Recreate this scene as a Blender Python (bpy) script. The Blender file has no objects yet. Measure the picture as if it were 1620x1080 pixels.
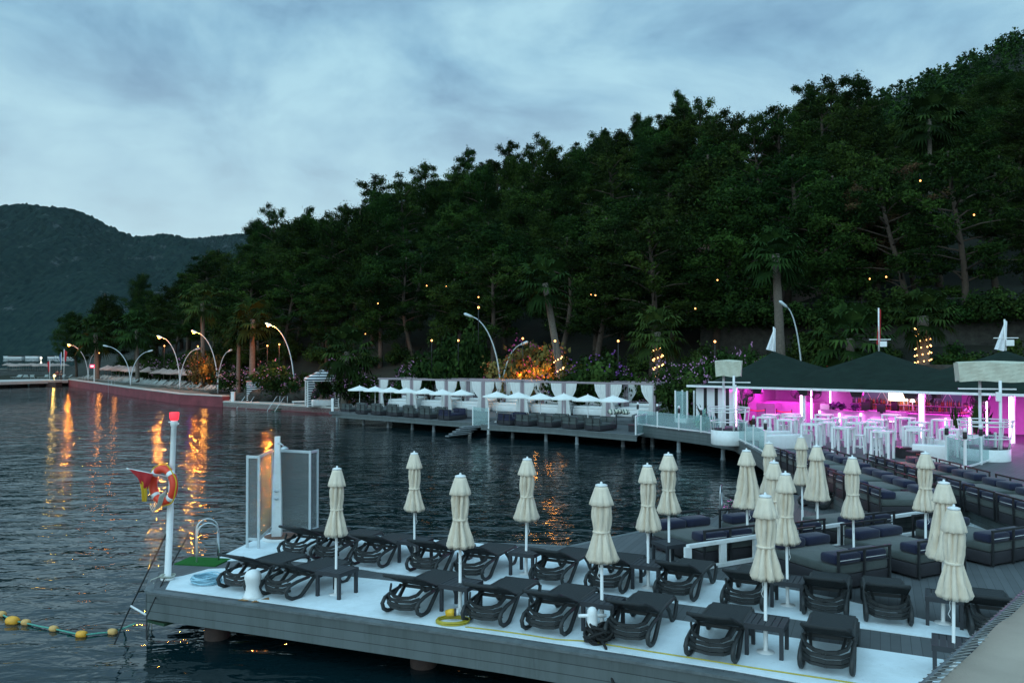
import bpy, math, random
from mathutils import Vector, Matrix
R = random.Random(7)
S = bpy.context.scene
COL = S.collection
PI = math.pi
rad = math.radians

# ------------------------------------------------------------------ camera
F = 1300.0                       # focal length in pixels of the 1620 px wide photograph
CZ = 5.25                        # eye height above the water
PITCH = math.atan(22 / F)
CP, SP = math.cos(PITCH), math.sin(PITCH)
ZL, ZU, ZM = 0.85, 1.25, 0.85    # lower deck, upper deck, platform in the middle distance
cam = bpy.data.cameras.new('camera'); camo = bpy.data.objects.new('camera', cam); COL.objects.link(camo)
cam.sensor_width = 36; cam.lens = 36 * F / 1620; cam.clip_start = 0.1; cam.clip_end = 12000
camo.location = (0, 0, CZ); camo.rotation_euler = (PI / 2 + PITCH, 0, 0)
S.camera = camo

def ray(px, py):
    u = (px - 810) / F; v = (540 - py) / F
    return u, CP - SP * v, SP + CP * v
def G(px, py, z=ZL):             # the point of a level plane seen at a pixel
    x, y, w = ray(px, py); t = (z - CZ) / w
    return Vector((x * t, y * t, z))
def A(px, py, Y):                # the point at a given distance
    x, y, w = ray(px, py); t = Y / y
    return Vector((x * t, Y, CZ + w * t))

# ------------------------------------------------------------------ materials
MATS = {}
def mat(name, col, rough=0.6, metal=0.0, var=0.12, scale=6.0, bump=0.0, bscale=None, emit=None, estr=0.0, spec=0.5, col2=None, sheen=0.0, alpha=1.0, trans=0.0):
    if name in MATS: return MATS[name]
    m = bpy.data.materials.new(name); m.use_nodes = True
    nt = m.node_tree; b = nt.nodes['Principled BSDF']
    b.inputs['Base Color'].default_value = (*col, 1); b.inputs['Roughness'].default_value = rough
    b.inputs['Metallic'].default_value = metal; b.inputs['Specular IOR Level'].default_value = spec
    if sheen: b.inputs['Sheen Weight'].default_value = sheen
    if alpha < 1: b.inputs['Alpha'].default_value = alpha
    if trans: b.inputs['Transmission Weight'].default_value = trans
    if emit:
        b.inputs['Emission Color'].default_value = (*emit, 1); b.inputs['Emission Strength'].default_value = estr
    if var or col2 or bump:
        tc = nt.nodes.new('ShaderNodeTexCoord')
        n = nt.nodes.new('ShaderNodeTexNoise'); n.inputs['Scale'].default_value = scale; n.inputs['Detail'].default_value = 6
        n.inputs['Roughness'].default_value = 0.65
        nt.links.new(tc.outputs['Object'], n.inputs['Vector'])
        cr = nt.nodes.new('ShaderNodeValToRGB'); cr.color_ramp.elements[0].position = 0.3; cr.color_ramp.elements[1].position = 0.7
        c2 = col2 or tuple(min(1, c * (1 + var)) for c in col)
        c1 = col if col2 else tuple(c * (1 - var) for c in col)
        cr.color_ramp.elements[0].color = (*c1, 1); cr.color_ramp.elements[1].color = (*c2, 1)
        nt.links.new(n.outputs['Fac'], cr.inputs['Fac']); nt.links.new(cr.outputs['Color'], b.inputs['Base Color'])
        if bump:
            n2 = nt.nodes.new('ShaderNodeTexNoise'); n2.inputs['Scale'].default_value = bscale or scale * 4; n2.inputs['Detail'].default_value = 4
            nt.links.new(tc.outputs['Object'], n2.inputs['Vector'])
            bp = nt.nodes.new('ShaderNodeBump'); bp.inputs['Strength'].default_value = bump; bp.inputs['Distance'].default_value = 0.02
            nt.links.new(n2.outputs['Fac'], bp.inputs['Height']); nt.links.new(bp.outputs['Normal'], b.inputs['Normal'])
    MATS[name] = m
    return m

def weather(m, amount=0.35, scale=1.3, stretch=(1, 1, 1), tint=(0.55, 0.5, 0.42), lo=0.52, hi=0.70):
    """grime with shapes of its own, mixed over whatever feeds the base colour"""
    nt = m.node_tree; b = nt.nodes['Principled BSDF']; tc = nt.nodes.new('ShaderNodeTexCoord'); mp = nt.nodes.new('ShaderNodeMapping'); mp.inputs['Scale'].default_value = stretch
    nt.links.new(tc.outputs['Object'], mp.inputs['Vector']); n = nt.nodes.new('ShaderNodeTexNoise'); n.inputs['Scale'].default_value = scale; n.inputs['Detail'].default_value = 8; n.inputs['Roughness'].default_value = 0.7
    nt.links.new(mp.outputs[0], n.inputs['Vector']); mr = nt.nodes.new('ShaderNodeMapRange'); mr.inputs['From Min'].default_value = lo; mr.inputs['From Max'].default_value = hi; mr.inputs['To Max'].default_value = amount
    nt.links.new(n.outputs['Fac'], mr.inputs[0]); mx = nt.nodes.new('ShaderNodeMix'); mx.data_type = 'RGBA'; mx.blend_type = 'MULTIPLY'; nt.links.new(mr.outputs[0], mx.inputs['Factor'])
    inp = b.inputs['Base Color']
    if inp.links: nt.links.new(inp.links[0].from_socket, mx.inputs['A'])
    else: mx.inputs['A'].default_value = inp.default_value
    mx.inputs['B'].default_value = (*tint, 1); nt.links.new(mx.outputs['Result'], inp)
    return m

def stripes(name, c1, c2, axis='Z', scale=5.0, duty=0.5, rough=0.7, bumpy=False, rot=0.0, noise=0.0):
    """hard stripes along one object axis; thin dark joints when duty is small"""
    m = bpy.data.materials.new(name); m.use_nodes = True; nt = m.node_tree; b = nt.nodes['Principled BSDF']
    tc = nt.nodes.new('ShaderNodeTexCoord'); mp = nt.nodes.new('ShaderNodeMapping'); mp.inputs['Rotation'].default_value = (0, 0, rot)
    nt.links.new(tc.outputs['Object'], mp.inputs['Vector'])
    sx = nt.nodes.new('ShaderNodeSeparateXYZ'); nt.links.new(mp.outputs['Vector'], sx.inputs[0])
    mu = nt.nodes.new('ShaderNodeMath'); mu.operation = 'MULTIPLY'; mu.inputs[1].default_value = scale
    nt.links.new(sx.outputs[axis], mu.inputs[0])
    fr = nt.nodes.new('ShaderNodeMath'); fr.operation = 'FRACT'; nt.links.new(mu.outputs[0], fr.inputs[0])
    lt = nt.nodes.new('ShaderNodeMath'); lt.operation = 'LESS_THAN'; lt.inputs[1].default_value = duty; nt.links.new(fr.outputs[0], lt.inputs[0])
    n = nt.nodes.new('ShaderNodeTexNoise'); n.inputs['Scale'].default_value = 3.0; n.inputs['Detail'].default_value = 8
    nt.links.new(tc.outputs['Object'], n.inputs['Vector'])
    fl = nt.nodes.new('ShaderNodeMath'); fl.operation = 'FLOOR'; nt.links.new(mu.outputs[0], fl.inputs[0])
    wn = nt.nodes.new('ShaderNodeTexWhiteNoise'); wn.noise_dimensions = '1D'; nt.links.new(fl.outputs[0], wn.inputs['W'])
    ad = nt.nodes.new('ShaderNodeMath'); ad.operation = 'ADD'; nt.links.new(n.outputs['Fac'], ad.inputs[0]); nt.links.new(wn.outputs['Value'], ad.inputs[1])
    mr = nt.nodes.new('ShaderNodeMapRange'); mr.inputs['From Min'].default_value = 0.3; mr.inputs['From Max'].default_value = 1.6
    mr.inputs['To Min'].default_value = 1 - noise; mr.inputs['To Max'].default_value = 1 + noise; nt.links.new(ad.outputs[0], mr.inputs[0])
    mx = nt.nodes.new('ShaderNodeMix'); mx.data_type = 'RGBA'; mx.inputs['A'].default_value = (*c1, 1); mx.inputs['B'].default_value = (*c2, 1)
    nt.links.new(lt.outputs[0], mx.inputs['Factor'])
    vm = nt.nodes.new('ShaderNodeVectorMath'); vm.operation = 'SCALE'; nt.links.new(mx.outputs['Result'], vm.inputs[0]); nt.links.new(mr.outputs[0], vm.inputs['Scale'])
    nt.links.new(vm.outputs[0], b.inputs['Base Color']); b.inputs['Roughness'].default_value = rough
    MATS[name] = m
    return m

def emis(name, col, strength):
    m = bpy.data.materials.new(name); m.use_nodes = True; nt = m.node_tree
    b = nt.nodes['Principled BSDF']; b.inputs['Base Color'].default_value = (*col, 1)
    b.inputs['Emission Color'].default_value = (*col, 1); b.inputs['Emission Strength'].default_value = strength
    MATS[name] = m
    return m

W_CARPET = mat('white_carpet', (0.74, 0.82, 0.85), 0.95, var=0.05, scale=2.0, bump=0.5, bscale=60, spec=0.1)
RESIN = mat('charcoal_resin', (0.022, 0.025, 0.026), 0.55, var=0.15, scale=8, bump=0.1, bscale=90)
SLING = mat('dark_sling', (0.028, 0.032, 0.034), 0.75, var=0.12, scale=20, bump=0.35, bscale=220, spec=0.3)
TABLEM = mat('dark_table_resin', (0.024, 0.028, 0.034), 0.6, var=0.15, scale=8)
CANVAS = mat('cream_canvas', (0.74, 0.63, 0.50), 0.9, var=0.09, scale=5, bump=0.25, bscale=70, spec=0.15, sheen=0.2)
TAN = mat('tan_canvas', (0.40, 0.33, 0.27), 0.9, var=0.08, scale=3, bump=0.2, bscale=90, spec=0.15)
WHITE = mat('white_paint', (0.78, 0.79, 0.78), 0.45, var=0.06, scale=4, bump=0.08, bscale=30)
WHITE2 = mat('white_plaster', (0.74, 0.75, 0.74), 0.7, var=0.07, scale=3)
DECK = stripes('deck_boards', (0.085, 0.095, 0.10), (0.03, 0.033, 0.035), 'X', 7.0, 0.06, 0.7, rot=rad(24), noise=0.16)
DECKU = stripes('deck_boards_upper', (0.085, 0.095, 0.10), (0.03, 0.033, 0.035), 'X', 7.0, 0.06, 0.7, rot=rad(42), noise=0.16)
FASC = stripes('fascia_boards', (0.098, 0.118, 0.12), (0.028, 0.033, 0.035), 'Z', 6.1, 0.07, 0.6, noise=0.14)
TRIM = mat('grey_edge_trim', (0.12, 0.14, 0.145), 0.6, var=0.2, scale=4)
BLACKM = mat('black_metal', (0.018, 0.019, 0.021), 0.45, var=0.1)
BASEM = mat('dark_woven_base', (0.022, 0.021, 0.026), 0.8, var=0.2, scale=30, bump=0.4, bscale=120)
GREYCU = mat('grey_cushion', (0.075, 0.088, 0.084), 0.95, var=0.1, scale=6, bump=0.25, bscale=60, spec=0.1, sheen=0.2)
NAVY = mat('navy_cushion', (0.020, 0.023, 0.048), 0.95, var=0.15, scale=6, bump=0.25, bscale=60, spec=0.1, sheen=0.2)
PIPE = mat('pale_piping', (0.6, 0.6, 0.6), 0.8, var=0)
STEEL = mat('brushed_steel', (0.55, 0.58, 0.6), 0.3, metal=0.9, var=0.05)
ALU = mat('pale_aluminium', (0.5, 0.56, 0.58), 0.45, metal=0.35, var=0.06)
RUSTP = mat('rusty_pile', (0.05, 0.03, 0.025), 0.85, var=0.35, scale=4, bump=0.4, bscale=20)
PILE = mat('grey_pile', (0.16, 0.18, 0.19), 0.6, var=0.25, scale=4)
GREEN = mat('green_turf', (0.03, 0.14, 0.035), 1.0, var=0.2, scale=40, bump=0.8, bscale=150, spec=0.05)
REDWALL = mat('red_painted_wall', (0.19, 0.035, 0.045), 0.8, var=0.22, scale=0.6)
STONE = mat('rubble_stone', (0.034, 0.034, 0.028), 0.9, var=0.6, scale=2.2, bump=0.6, bscale=4)
PAVE = mat('pale_paving', (0.42, 0.41, 0.38), 0.85, var=0.12, scale=1.2)
SAND = mat('sand', (0.15, 0.13, 0.10), 0.95, var=0.2, scale=0.5)
SOIL = mat('forest_floor', (0.012, 0.014, 0.008), 1.0, var=0.5, scale=0.4, bump=0.5, bscale=2)
STRAW = mat('weathered_straw', (0.33, 0.25, 0.22), 0.95, var=0.3, scale=5, bump=0.6, bscale=20)
BARK = mat('pine_bark', (0.06, 0.042, 0.03), 0.95, var=0.35, scale=4, bump=0.6, bscale=14)
PALMB = mat('palm_bark', (0.12, 0.10, 0.08), 0.95, var=0.4, scale=9, bump=0.8, bscale=12)
ORANGE = mat('orange_ring', (0.75, 0.055, 0.02), 0.5, var=0.1)
REDF = mat('red_flag_cloth', (0.42, 0.02, 0.025), 0.85, var=0.15, scale=4)
YELF = mat('yellow_cloth', (0.65, 0.42, 0.02), 0.85, var=0.1)
YHOSE = mat('yellow_hose', (0.42, 0.34, 0.03), 0.5, var=0.15)
BHOSE = mat('pale_blue_hose', (0.30, 0.52, 0.62), 0.5, var=0.1)
BUOY = mat('yellow_float', (0.75, 0.36, 0.03), 0.55, var=0.2, scale=8)
ROPEG = mat('teal_rope', (0.10, 0.36, 0.28), 0.9, var=0.2, scale=40, bump=0.8, bscale=80)
ROPEB = mat('black_rope', (0.012, 0.012, 0.012), 0.85, var=0.3, scale=40, bump=0.8, bscale=80)
ROPEW = mat('pale_rope', (0.4, 0.42, 0.36), 0.9, var=0.2, scale=40)
SLATE = mat('dark_roof_cloth', (0.009, 0.020, 0.015), 0.9, var=0.28, spec=0.15, scale=1.6, bump=0.3, bscale=9)
PINKLIT = mat('magenta_lit_white_wall', (0.50, 0.24, 0.48), 0.7, var=0.05)  # white walls, with the magenta lamplight partly mixed into their colour
TEAL = mat('teal_mirror', (0.12, 0.26, 0.26), 0.25, var=0.15, scale=2)
SPEAK = mat('speaker_black', (0.012, 0.012, 0.013), 0.6, var=0.1)
SKIN = mat('skin', (0.35, 0.2, 0.14), 0.6, var=0.05)
HAIR = mat('dark_hair', (0.012, 0.01, 0.01), 0.6, var=0.1)
SHIRT = mat('white_shirt', (0.7, 0.68, 0.7), 0.85, var=0.05)
TROUS = mat('dark_trousers', (0.02, 0.02, 0.025), 0.85, var=0.05)
BWSTR = stripes('navy_white_stripes', (0.68, 0.7, 0.7), (0.02, 0.025, 0.04), 'Z', 4.6, 0.5)
BWTOP = stripes('navy_white_awning_stripes', (0.68, 0.7, 0.7), (0.02, 0.025, 0.04), 'Z', 4.2, 0.5)
RWSTR = stripes('rose_white_stripes', (0.55, 0.42, 0.36), (0.32, 0.13, 0.11), 'Z', 5.0, 0.5)
WALLST = stripes('black_white_panel', (0.72, 0.74, 0.74), (0.012, 0.012, 0.014), 'X', 1.42, 0.30)
PURP = mat('mauve_timber', (0.30, 0.24, 0.26), 0.7, var=0.12)
FROND = mat('palm_leaf', (0.035, 0.075, 0.03), 0.6, var=0.3, scale=2)
LILAC = mat('pink_blossom', (0.42, 0.2, 0.36), 0.8, var=0.25, scale=3)
ROCKW = mat('lounge_plastic', (0.22, 0.25, 0.23), 0.6, var=0.2, scale=0.3)
PEBBLE = mat('house_plaster', (0.16, 0.12, 0.11), 0.9, var=0.1)
TILE = mat('roof_tile', (0.16, 0.07, 0.05), 0.9, var=0.2)
DARKWIN = mat('dark_window', (0.012, 0.014, 0.018), 0.15, var=0)

weather(W_CARPET, 0.5, 0.9, tint=(.62, .63, .60), lo=.45, hi=.72); weather(W_CARPET, 0.5, 7.0, tint=(.5, .48, .42), lo=.60, hi=.72)
weather(FASC, 0.6, 2.2, (2.2, 2.2, .25), tint=(.45, .5, .42), lo=.45, hi=.75); weather(FASC, 0.5, 14.0, (1, 1, .15), tint=(.5, .5, .5), lo=.60, hi=.72)
weather(DECK, 0.5, 0.8, tint=(.5, .5, .5)); weather(DECKU, 0.5, 0.8, tint=(.5, .5, .5)); weather(CANVAS, 0.5, 2.6, (1, 1, .5), tint=(.75, .68, .55), lo=.48, hi=.72)
weather(WHITE, 0.35, 3.0, tint=(.6, .58, .5)); weather(WHITE2, 0.35, 2.0, tint=(.65, .62, .56)); weather(TRIM, .6, 5, tint=(.4, .42, .42), lo=.45, hi=.7)
weather(SLATE, .5, 1.2, (1, 1, .3), tint=(.4, .45, .42)); weather(REDWALL, .6, .7, (1, 1, 2.5), tint=(.4, .5, .45), lo=.45, hi=.7); weather(TAN, .3, 1.1, tint=(.7, .66, .6)); weather(GREYCU, .4, 2.5, tint=(.6, .6, .6)); weather(ORANGE, .4, 6, tint=(.5, .5, .5))

def leafmat(name, c1, c2, c3):
    m = bpy.data.materials.new(name); m.use_nodes = True; nt = m.node_tree; b = nt.nodes['Principled BSDF']
    at = nt.nodes.new('ShaderNodeAttribute'); at.attribute_name = 'tone'
    oi = nt.nodes.new('ShaderNodeObjectInfo')
    cr = nt.nodes.new('ShaderNodeValToRGB'); e = cr.color_ramp.elements
    e[0].position = 0.1; e[0].color = (*c1, 1); e[1].position = 0.95; e[1].color = (*c3, 1)
    k = e.new(0.5); k.color = (*c2, 1)
    nt.links.new(at.outputs['Fac'], cr.inputs['Fac'])
    hs = nt.nodes.new('ShaderNodeHueSaturation')
    mr = nt.nodes.new('ShaderNodeMapRange'); mr.inputs['To Min'].default_value = 0.65; mr.inputs['To Max'].default_value = 1.35
    nt.links.new(oi.outputs['Random'], mr.inputs[0]); nt.links.new(mr.outputs[0], hs.inputs['Value'])
    mr2 = nt.nodes.new('ShaderNodeMapRange'); mr2.inputs['To Min'].default_value = 0.475; mr2.inputs['To Max'].default_value = 0.52
    mu = nt.nodes.new('ShaderNodeMath'); mu.operation = 'MULTIPLY'; mu.inputs[1].default_value = 7.31; nt.links.new(oi.outputs['Random'], mu.inputs[0])
    fr = nt.nodes.new('ShaderNodeMath'); fr.operation = 'FRACT'; nt.links.new(mu.outputs[0], fr.inputs[0])
    nt.links.new(fr.outputs[0], mr2.inputs[0]); nt.links.new(mr2.outputs[0], hs.inputs['Hue'])
    nt.links.new(cr.outputs['Color'], hs.inputs['Color']); nt.links.new(hs.outputs['Color'], b.inputs['Base Color'])
    b.inputs['Roughness'].default_value = 0.85; b.inputs['Specular IOR Level'].default_value = 0.04
    MATS[name] = m
    return m
PINE = leafmat('pine_needles', (0.006, 0.015, 0.004), (0.015, 0.032, 0.007), (0.036, 0.070, 0.013))
PINED = leafmat('dry_needles', (0.06, 0.035, 0.02), (0.10, 0.055, 0.03), (0.14, 0.08, 0.04))
BUSH = leafmat('shrub_leaves', (0.008, 0.019, 0.005), (0.017, 0.037, 0.009), (0.038, 0.072, 0.016))
MAQ = leafmat('uplit_shrub_leaves', (0.08, 0.07, 0.02), (0.16, 0.13, 0.04), (0.24, 0.18, 0.05))  # leaves of the uplit shrubs, lamp glow brightened into their colour

def glassmat(name, col, alpha, rough):
    """clear pane: part see-through, part glossy"""
    m = bpy.data.materials.new(name); m.use_nodes = True; nt = m.node_tree
    b = nt.nodes['Principled BSDF']; out = nt.nodes['Material Output']
    b.inputs['Base Color'].default_value = (*col, 1); b.inputs['Roughness'].default_value = rough
    tr = nt.nodes.new('ShaderNodeBsdfTransparent'); tr.inputs['Color'].default_value = (0.86, 0.94, 0.93, 1)
    mx = nt.nodes.new('ShaderNodeMixShader'); mx.inputs[0].default_value = alpha
    nt.links.new(tr.outputs[0], mx.inputs[1]); nt.links.new(b.outputs[0], mx.inputs[2]); nt.links.new(mx.outputs[0], out.inputs['Surface'])
    MATS[name] = m
    return m
GLASS = glassmat('rail_glass', (0.45, 0.6, 0.6), 0.28, 0.05)
def frosted():
    m = bpy.data.materials.new('frosted_sheet'); m.use_nodes = True; nt = m.node_tree; out = nt.nodes['Material Output']
    b = nt.nodes['Principled BSDF']; b.inputs['Base Color'].default_value = (0.42, 0.45, 0.45, 1); b.inputs['Roughness'].default_value = 0.3
    tl = nt.nodes.new('ShaderNodeBsdfTransparent'); tl.inputs['Color'].default_value = (0.8, 0.82, 0.82, 1)
    rf = nt.nodes.new('ShaderNodeBsdfRefraction'); rf.inputs['IOR'].default_value = 1.03; rf.inputs['Roughness'].default_value = 0.14
    m1 = nt.nodes.new('ShaderNodeMixShader'); m1.inputs[0].default_value = 0.45
    nt.links.new(tl.outputs[0], m1.inputs[1]); nt.links.new(rf.outputs[0], m1.inputs[2])
    mx = nt.nodes.new('ShaderNodeMixShader'); mx.inputs[0].default_value = 0.16
    nt.links.new(m1.outputs[0], mx.inputs[1]); nt.links.new(b.outputs[0], mx.inputs[2]); nt.links.new(mx.outputs[0], out.inputs['Surface'])
    MATS['frosted'] = m
    return m
FROST = frosted()

NEON = emis('pink_neon', (1.0, 0.45, 0.95), 9.0)
LAMP = emis('sodium_lamp', (1.0, 0.34, 0.06), 5.0)
LAMPS = emis('warm_bulb', (1.0, 0.42, 0.12), 5.0)
FAIRY = emis('fairy_light', (1.0, 0.50, 0.16), 7.0)
REDL = emis('red_beacon', (1.0, 0.03, 0.05), 1.6)
REDLED = emis('red_led', (1.0, 0.02, 0.05), 3.0)
WARMS = emis('warm_light_panel', (1.0, 0.72, 0.5), 5.0)
PALEL = emis('pale_lamp', (0.7, 0.95, 0.9), 2.5)

# ------------------------------------------------------------------ mesh builder
def orth(d):
    d = d.normalized(); a = Vector((0, 0, 1)) if abs(d.z) < 0.9 else Vector((1, 0, 0))
    u = d.cross(a).normalized(); return u, d.cross(u).normalized()
class MB:
    def __init__(s): s.v = []; s.f = []; s.mi = []; s.sm = []; s.tone = []
    def add(s, vs, fs, mi=0, sm=False, tone=0.5):
        o = len(s.v); s.v += [tuple(v) for v in vs]; s.f += [tuple(i + o for i in f) for f in fs]
        s.mi += [mi] * len(fs); s.sm += [sm] * len(fs); s.tone += [tone] * len(vs)
    def box(s, c, d, rz=0, mi=0, M=None):
        hx, hy, hz = d[0] / 2, d[1] / 2, d[2] / 2
        p = [Vector((x * hx, y * hy, z * hz)) for z in (-1, 1) for y in (-1, 1) for x in (-1, 1)]
        m = Matrix.Translation(Vector(c)) @ (M if M is not None else Matrix.Rotation(rz, 4, 'Z'))
        s.add([m @ q for q in p], [(0, 2, 3, 1), (4, 5, 7, 6), (0, 1, 5, 4), (2, 6, 7, 3), (0, 4, 6, 2), (1, 3, 7, 5)], mi)
    def rbox(s, c, d, r=0.04, rz=0, mi=0, puff=0.0, n=2):
        """a box with rounded edges, for cushions and furniture"""
        hx, hy, hz = d[0] / 2, d[1] / 2, d[2] / 2; r = min(r, hx * .98, hy * .98, hz * .98)
        m = Matrix.Translation(Vector(c)) @ Matrix.Rotation(rz, 4, 'Z')
        prof = []
        for k in range(n + 1):
            a = PI / 2 * k / n; prof.append((-hz + r - r * math.cos(a), -r + r * math.sin(a)))
        for k in range(n + 1):
            a = PI / 2 * k / n; prof.append((hz - r + r * math.sin(a), -r + r * math.cos(a)))
        def ring(off):
            pts = []
            for (sx, sy, a0) in ((1, 1, 0), (-1, 1, 90), (-1, -1, 180), (1, -1, 270)):
                for k in range(n + 1):
                    a = rad(a0 + 90 * k / n); rr = max(r + off, 0)
                    pts.append((sx * (hx - r) + rr * math.cos(a), sy * (hy - r) + rr * math.sin(a)))
            return pts
        vs = []; fs = []; N = 4 * (n + 1)
        for (z, off) in prof:
            for (x, y) in ring(off): vs.append(m @ Vector((x, y, z)))
        for j in range(len(prof) - 1):
            for i in range(N):
                a = j * N + i; b = j * N + (i + 1) % N; fs.append((a, b, b + N, a + N))
        vs.append(m @ Vector((0, 0, -hz))); vs.append(m @ Vector((0, 0, hz + puff)))
        L = len(prof) * N
        for i in range(N): fs.append((i, L, (i + 1) % N)); fs.append(((len(prof) - 1) * N + i, (len(prof) - 1) * N + (i + 1) % N, L + 1))
        s.add(vs, fs, mi, True)
    def tube(s, pts, r, n=8, mi=0, cap=True, closed=False):
        pts = [Vector(p) for p in pts]; k = len(pts); rs = r if isinstance(r, (list, tuple)) else [r] * k
        vs = []; fs = []; pu = None
        for i, p in enumerate(pts):
            if closed: d = pts[(i + 1) % k] - pts[i - 1]
            else: d = pts[min(i + 1, k - 1)] - pts[max(i - 1, 0)]
            if d.length < 1e-9: d = Vector((0, 0, 1))
            d.normalize()
            if pu is None: u, w = orth(d)
            else:
                u = pu - d * pu.dot(d)
                if u.length < 1e-6: u, w = orth(d)
                u.normalize(); w = d.cross(u)
            pu = u
            for j in range(n):
                a = 2 * PI * j / n; vs.append(p + (u * math.cos(a) + w * math.sin(a)) * rs[i])
        m = k if closed else k - 1
        for i in range(m):
            for j in range(n):
                a = i * n + j; b = i * n + (j + 1) % n; c = ((i + 1) % k) * n
                fs.append((a, b, c + (j + 1) % n, c + j))
        if cap and not closed: fs.append(tuple(range(n - 1, -1, -1))); fs.append(tuple((k - 1) * n + j for j in range(n)))
        s.add(vs, fs, mi, True)
    def bar(s, a, b, w, h=None, mi=0):
        """square bar between two points, w across, h upright"""
        a = Vector(a); b = Vector(b); d = (b - a); L = d.length; d.normalize(); h = h or w
        if abs(d.z) > 0.95: u = Vector((1, 0, 0)); v = d.cross(u).normalized(); u = v.cross(d)
        else: u = d.cross(Vector((0, 0, 1))).normalized(); v = u.cross(d)
        vs = [p + u * sx * w / 2 + v * sz * h / 2 for p in (a, b) for sx, sz in ((-1, -1), (1, -1), (1, 1), (-1, 1))]
        s.add(vs, [(0, 1, 2, 3), (7, 6, 5, 4), (0, 4, 5, 1), (1, 5, 6, 2), (2, 6, 7, 3), (3, 7, 4, 0)], mi)
    def lathe(s, c, prof, n=16, mi=0, sm=True, fn=None):
        """prof: (r, z) list from bottom to top; fn(angle, r, z) may alter r"""
        c = Vector(c); vs = []; fs = []
        for (r, z) in prof:
            for j in range(n):
                a = 2 * PI * j / n; rr = fn(a, r, z) if fn else r
                vs.append(c + Vector((rr * math.cos(a), rr * math.sin(a), z)))
        for i in range(len(prof) - 1):
            for j in range(n):
                a = i * n + j; b = i * n + (j + 1) % n; fs.append((a, b, b + n, a + n))
        fs.append(tuple(range(n - 1, -1, -1))); fs.append(tuple((len(prof) - 1) * n + j for j in range(n)))
        s.add(vs, fs, mi, sm)
    def prism(s, poly, z0, z1, mi=0, side_mi=None):
        n = len(poly)
        ar = sum(poly[i][0] * poly[(i + 1) % n][1] - poly[(i + 1) % n][0] * poly[i][1] for i in range(n))
        if ar < 0: poly = poly[::-1]
        vs = [(p[0], p[1], z0) for p in poly] + [(p[0], p[1], z1) for p in poly]
        s.add(vs, [tuple(range(n - 1, -1, -1)), tuple(range(n, 2 * n))], mi)
        o = len(s.v) - 2 * n
        for i in range(n):
            s.f.append((o + i, o + (i + 1) % n, o + n + (i + 1) % n, o + n + i)); s.mi.append(mi if side_mi is None else side_mi); s.sm.append(False)
    def ball(s, c, r, n=8, m=6, mi=0, sc=(1, 1, 1)):
        c = Vector(c); vs = [c + Vector((0, 0, -r * sc[2]))]; fs = []
        for i in range(1, m):
            t = PI * i / m
            for j in range(n):
                a = 2 * PI * j / n; vs.append(c + Vector((r * sc[0] * math.sin(t) * math.cos(a), r * sc[1] * math.sin(t) * math.sin(a), -r * sc[2] * math.cos(t))))
        vs.append(c + Vector((0, 0, r * sc[2])))
        for j in range(n): fs.append((0, 1 + (j + 1) % n, 1 + j))
        for i in range(m - 2):
            for j in range(n): a = 1 + i * n + j; b = 1 + i * n + (j + 1) % n; fs.append((a, b, b + n, a + n))
        L = len(vs) - 1
        for j in range(n): a = 1 + (m - 2) * n + j; b = 1 + (m - 2) * n + (j + 1) % n; fs.append((a, b, L))
        s.add(vs, fs, mi, True)
    def mesh(s, name, mats):
        me = bpy.data.meshes.new(name); me.from_pydata(s.v, [], s.f)
        for m in (mats if isinstance(mats, (list, tuple)) else [mats]): me.materials.append(m)
        me.polygons.foreach_set('material_index', s.mi); me.polygons.foreach_set('use_smooth', s.sm)
        if any(t != 0.5 for t in s.tone):
            a = me.attributes.new('tone', 'FLOAT', 'POINT'); a.data.foreach_set('value', s.tone)
        me.update(); return me
    def build(s, name, mats, parent=None, loc=(0, 0, 0), rz=0):
        o = bpy.data.objects.new(name, s.mesh(name, mats)); COL.objects.link(o)
        if parent: o.parent = parent; KIDS.setdefault(parent.name, []).append(o)
        o.location = loc; o.rotation_euler = (0, 0, rz)
        return o
def tag(o, label=None, cat=None, group=None, kind=None):
    if label: o['label'] = label
    if cat: o['category'] = cat
    if group: o['group'] = group
    if kind: o['kind'] = kind
    return o
def empty(name, loc, rz=0, label=None, cat=None, group=None):
    o = bpy.data.objects.new(name, None); COL.objects.link(o); o.location = loc; o.rotation_euler = (0, 0, rz); o.empty_display_size = 0.2
    return tag(o, label, cat, group)
def copy_tree(o, parent=None):
    c = o.copy(); COL.objects.link(c); c.parent = parent
    for ch in KIDS.get(o.name, []): copy_tree(ch, c)
    return c
KIDS = {}
class Proto:
    """builds the first one, then copies"""
    def __init__(s, fn): s.fn = fn; s.o = None
    def put(s, loc, rz=0, label=None, cat=None, group=None, scale=None):
        if s.o is None: s.o = s.fn(); o = s.o
        else: o = copy_tree(s.o)
        o.location = loc; o.rotation_euler = (0, 0, rz)
        if scale: o.scale = scale if isinstance(scale, (tuple, list)) else (scale,) * 3
        return tag(o, label, cat, group)
def part(mb, name, m, parent, label=None):
    o = mb.build(name, m, parent)
    if label: o['label'] = label
    return o
ORD = ['first', 'second', 'third', 'fourth', 'fifth', 'sixth', 'seventh', 'eighth', 'ninth', 'tenth', 'eleventh', 'twelfth', 'thirteenth', 'fourteenth', 'fifteenth', 'sixteenth', 'seventeenth', 'eighteenth', 'nineteenth', 'twentieth']
def smooth(a, b, x):
    t = max(0, min(1, (x - a) / (b - a))); return t * t * (3 - 2 * t)
def interp(pts, x):
    if x <= pts[0][0]: return pts[0][1]
    for (a, b), (c, d) in zip(pts, pts[1:]):
        if x <= c: return b + (d - b) * (x - a) / (c - a)
    return pts[-1][1]
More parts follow.
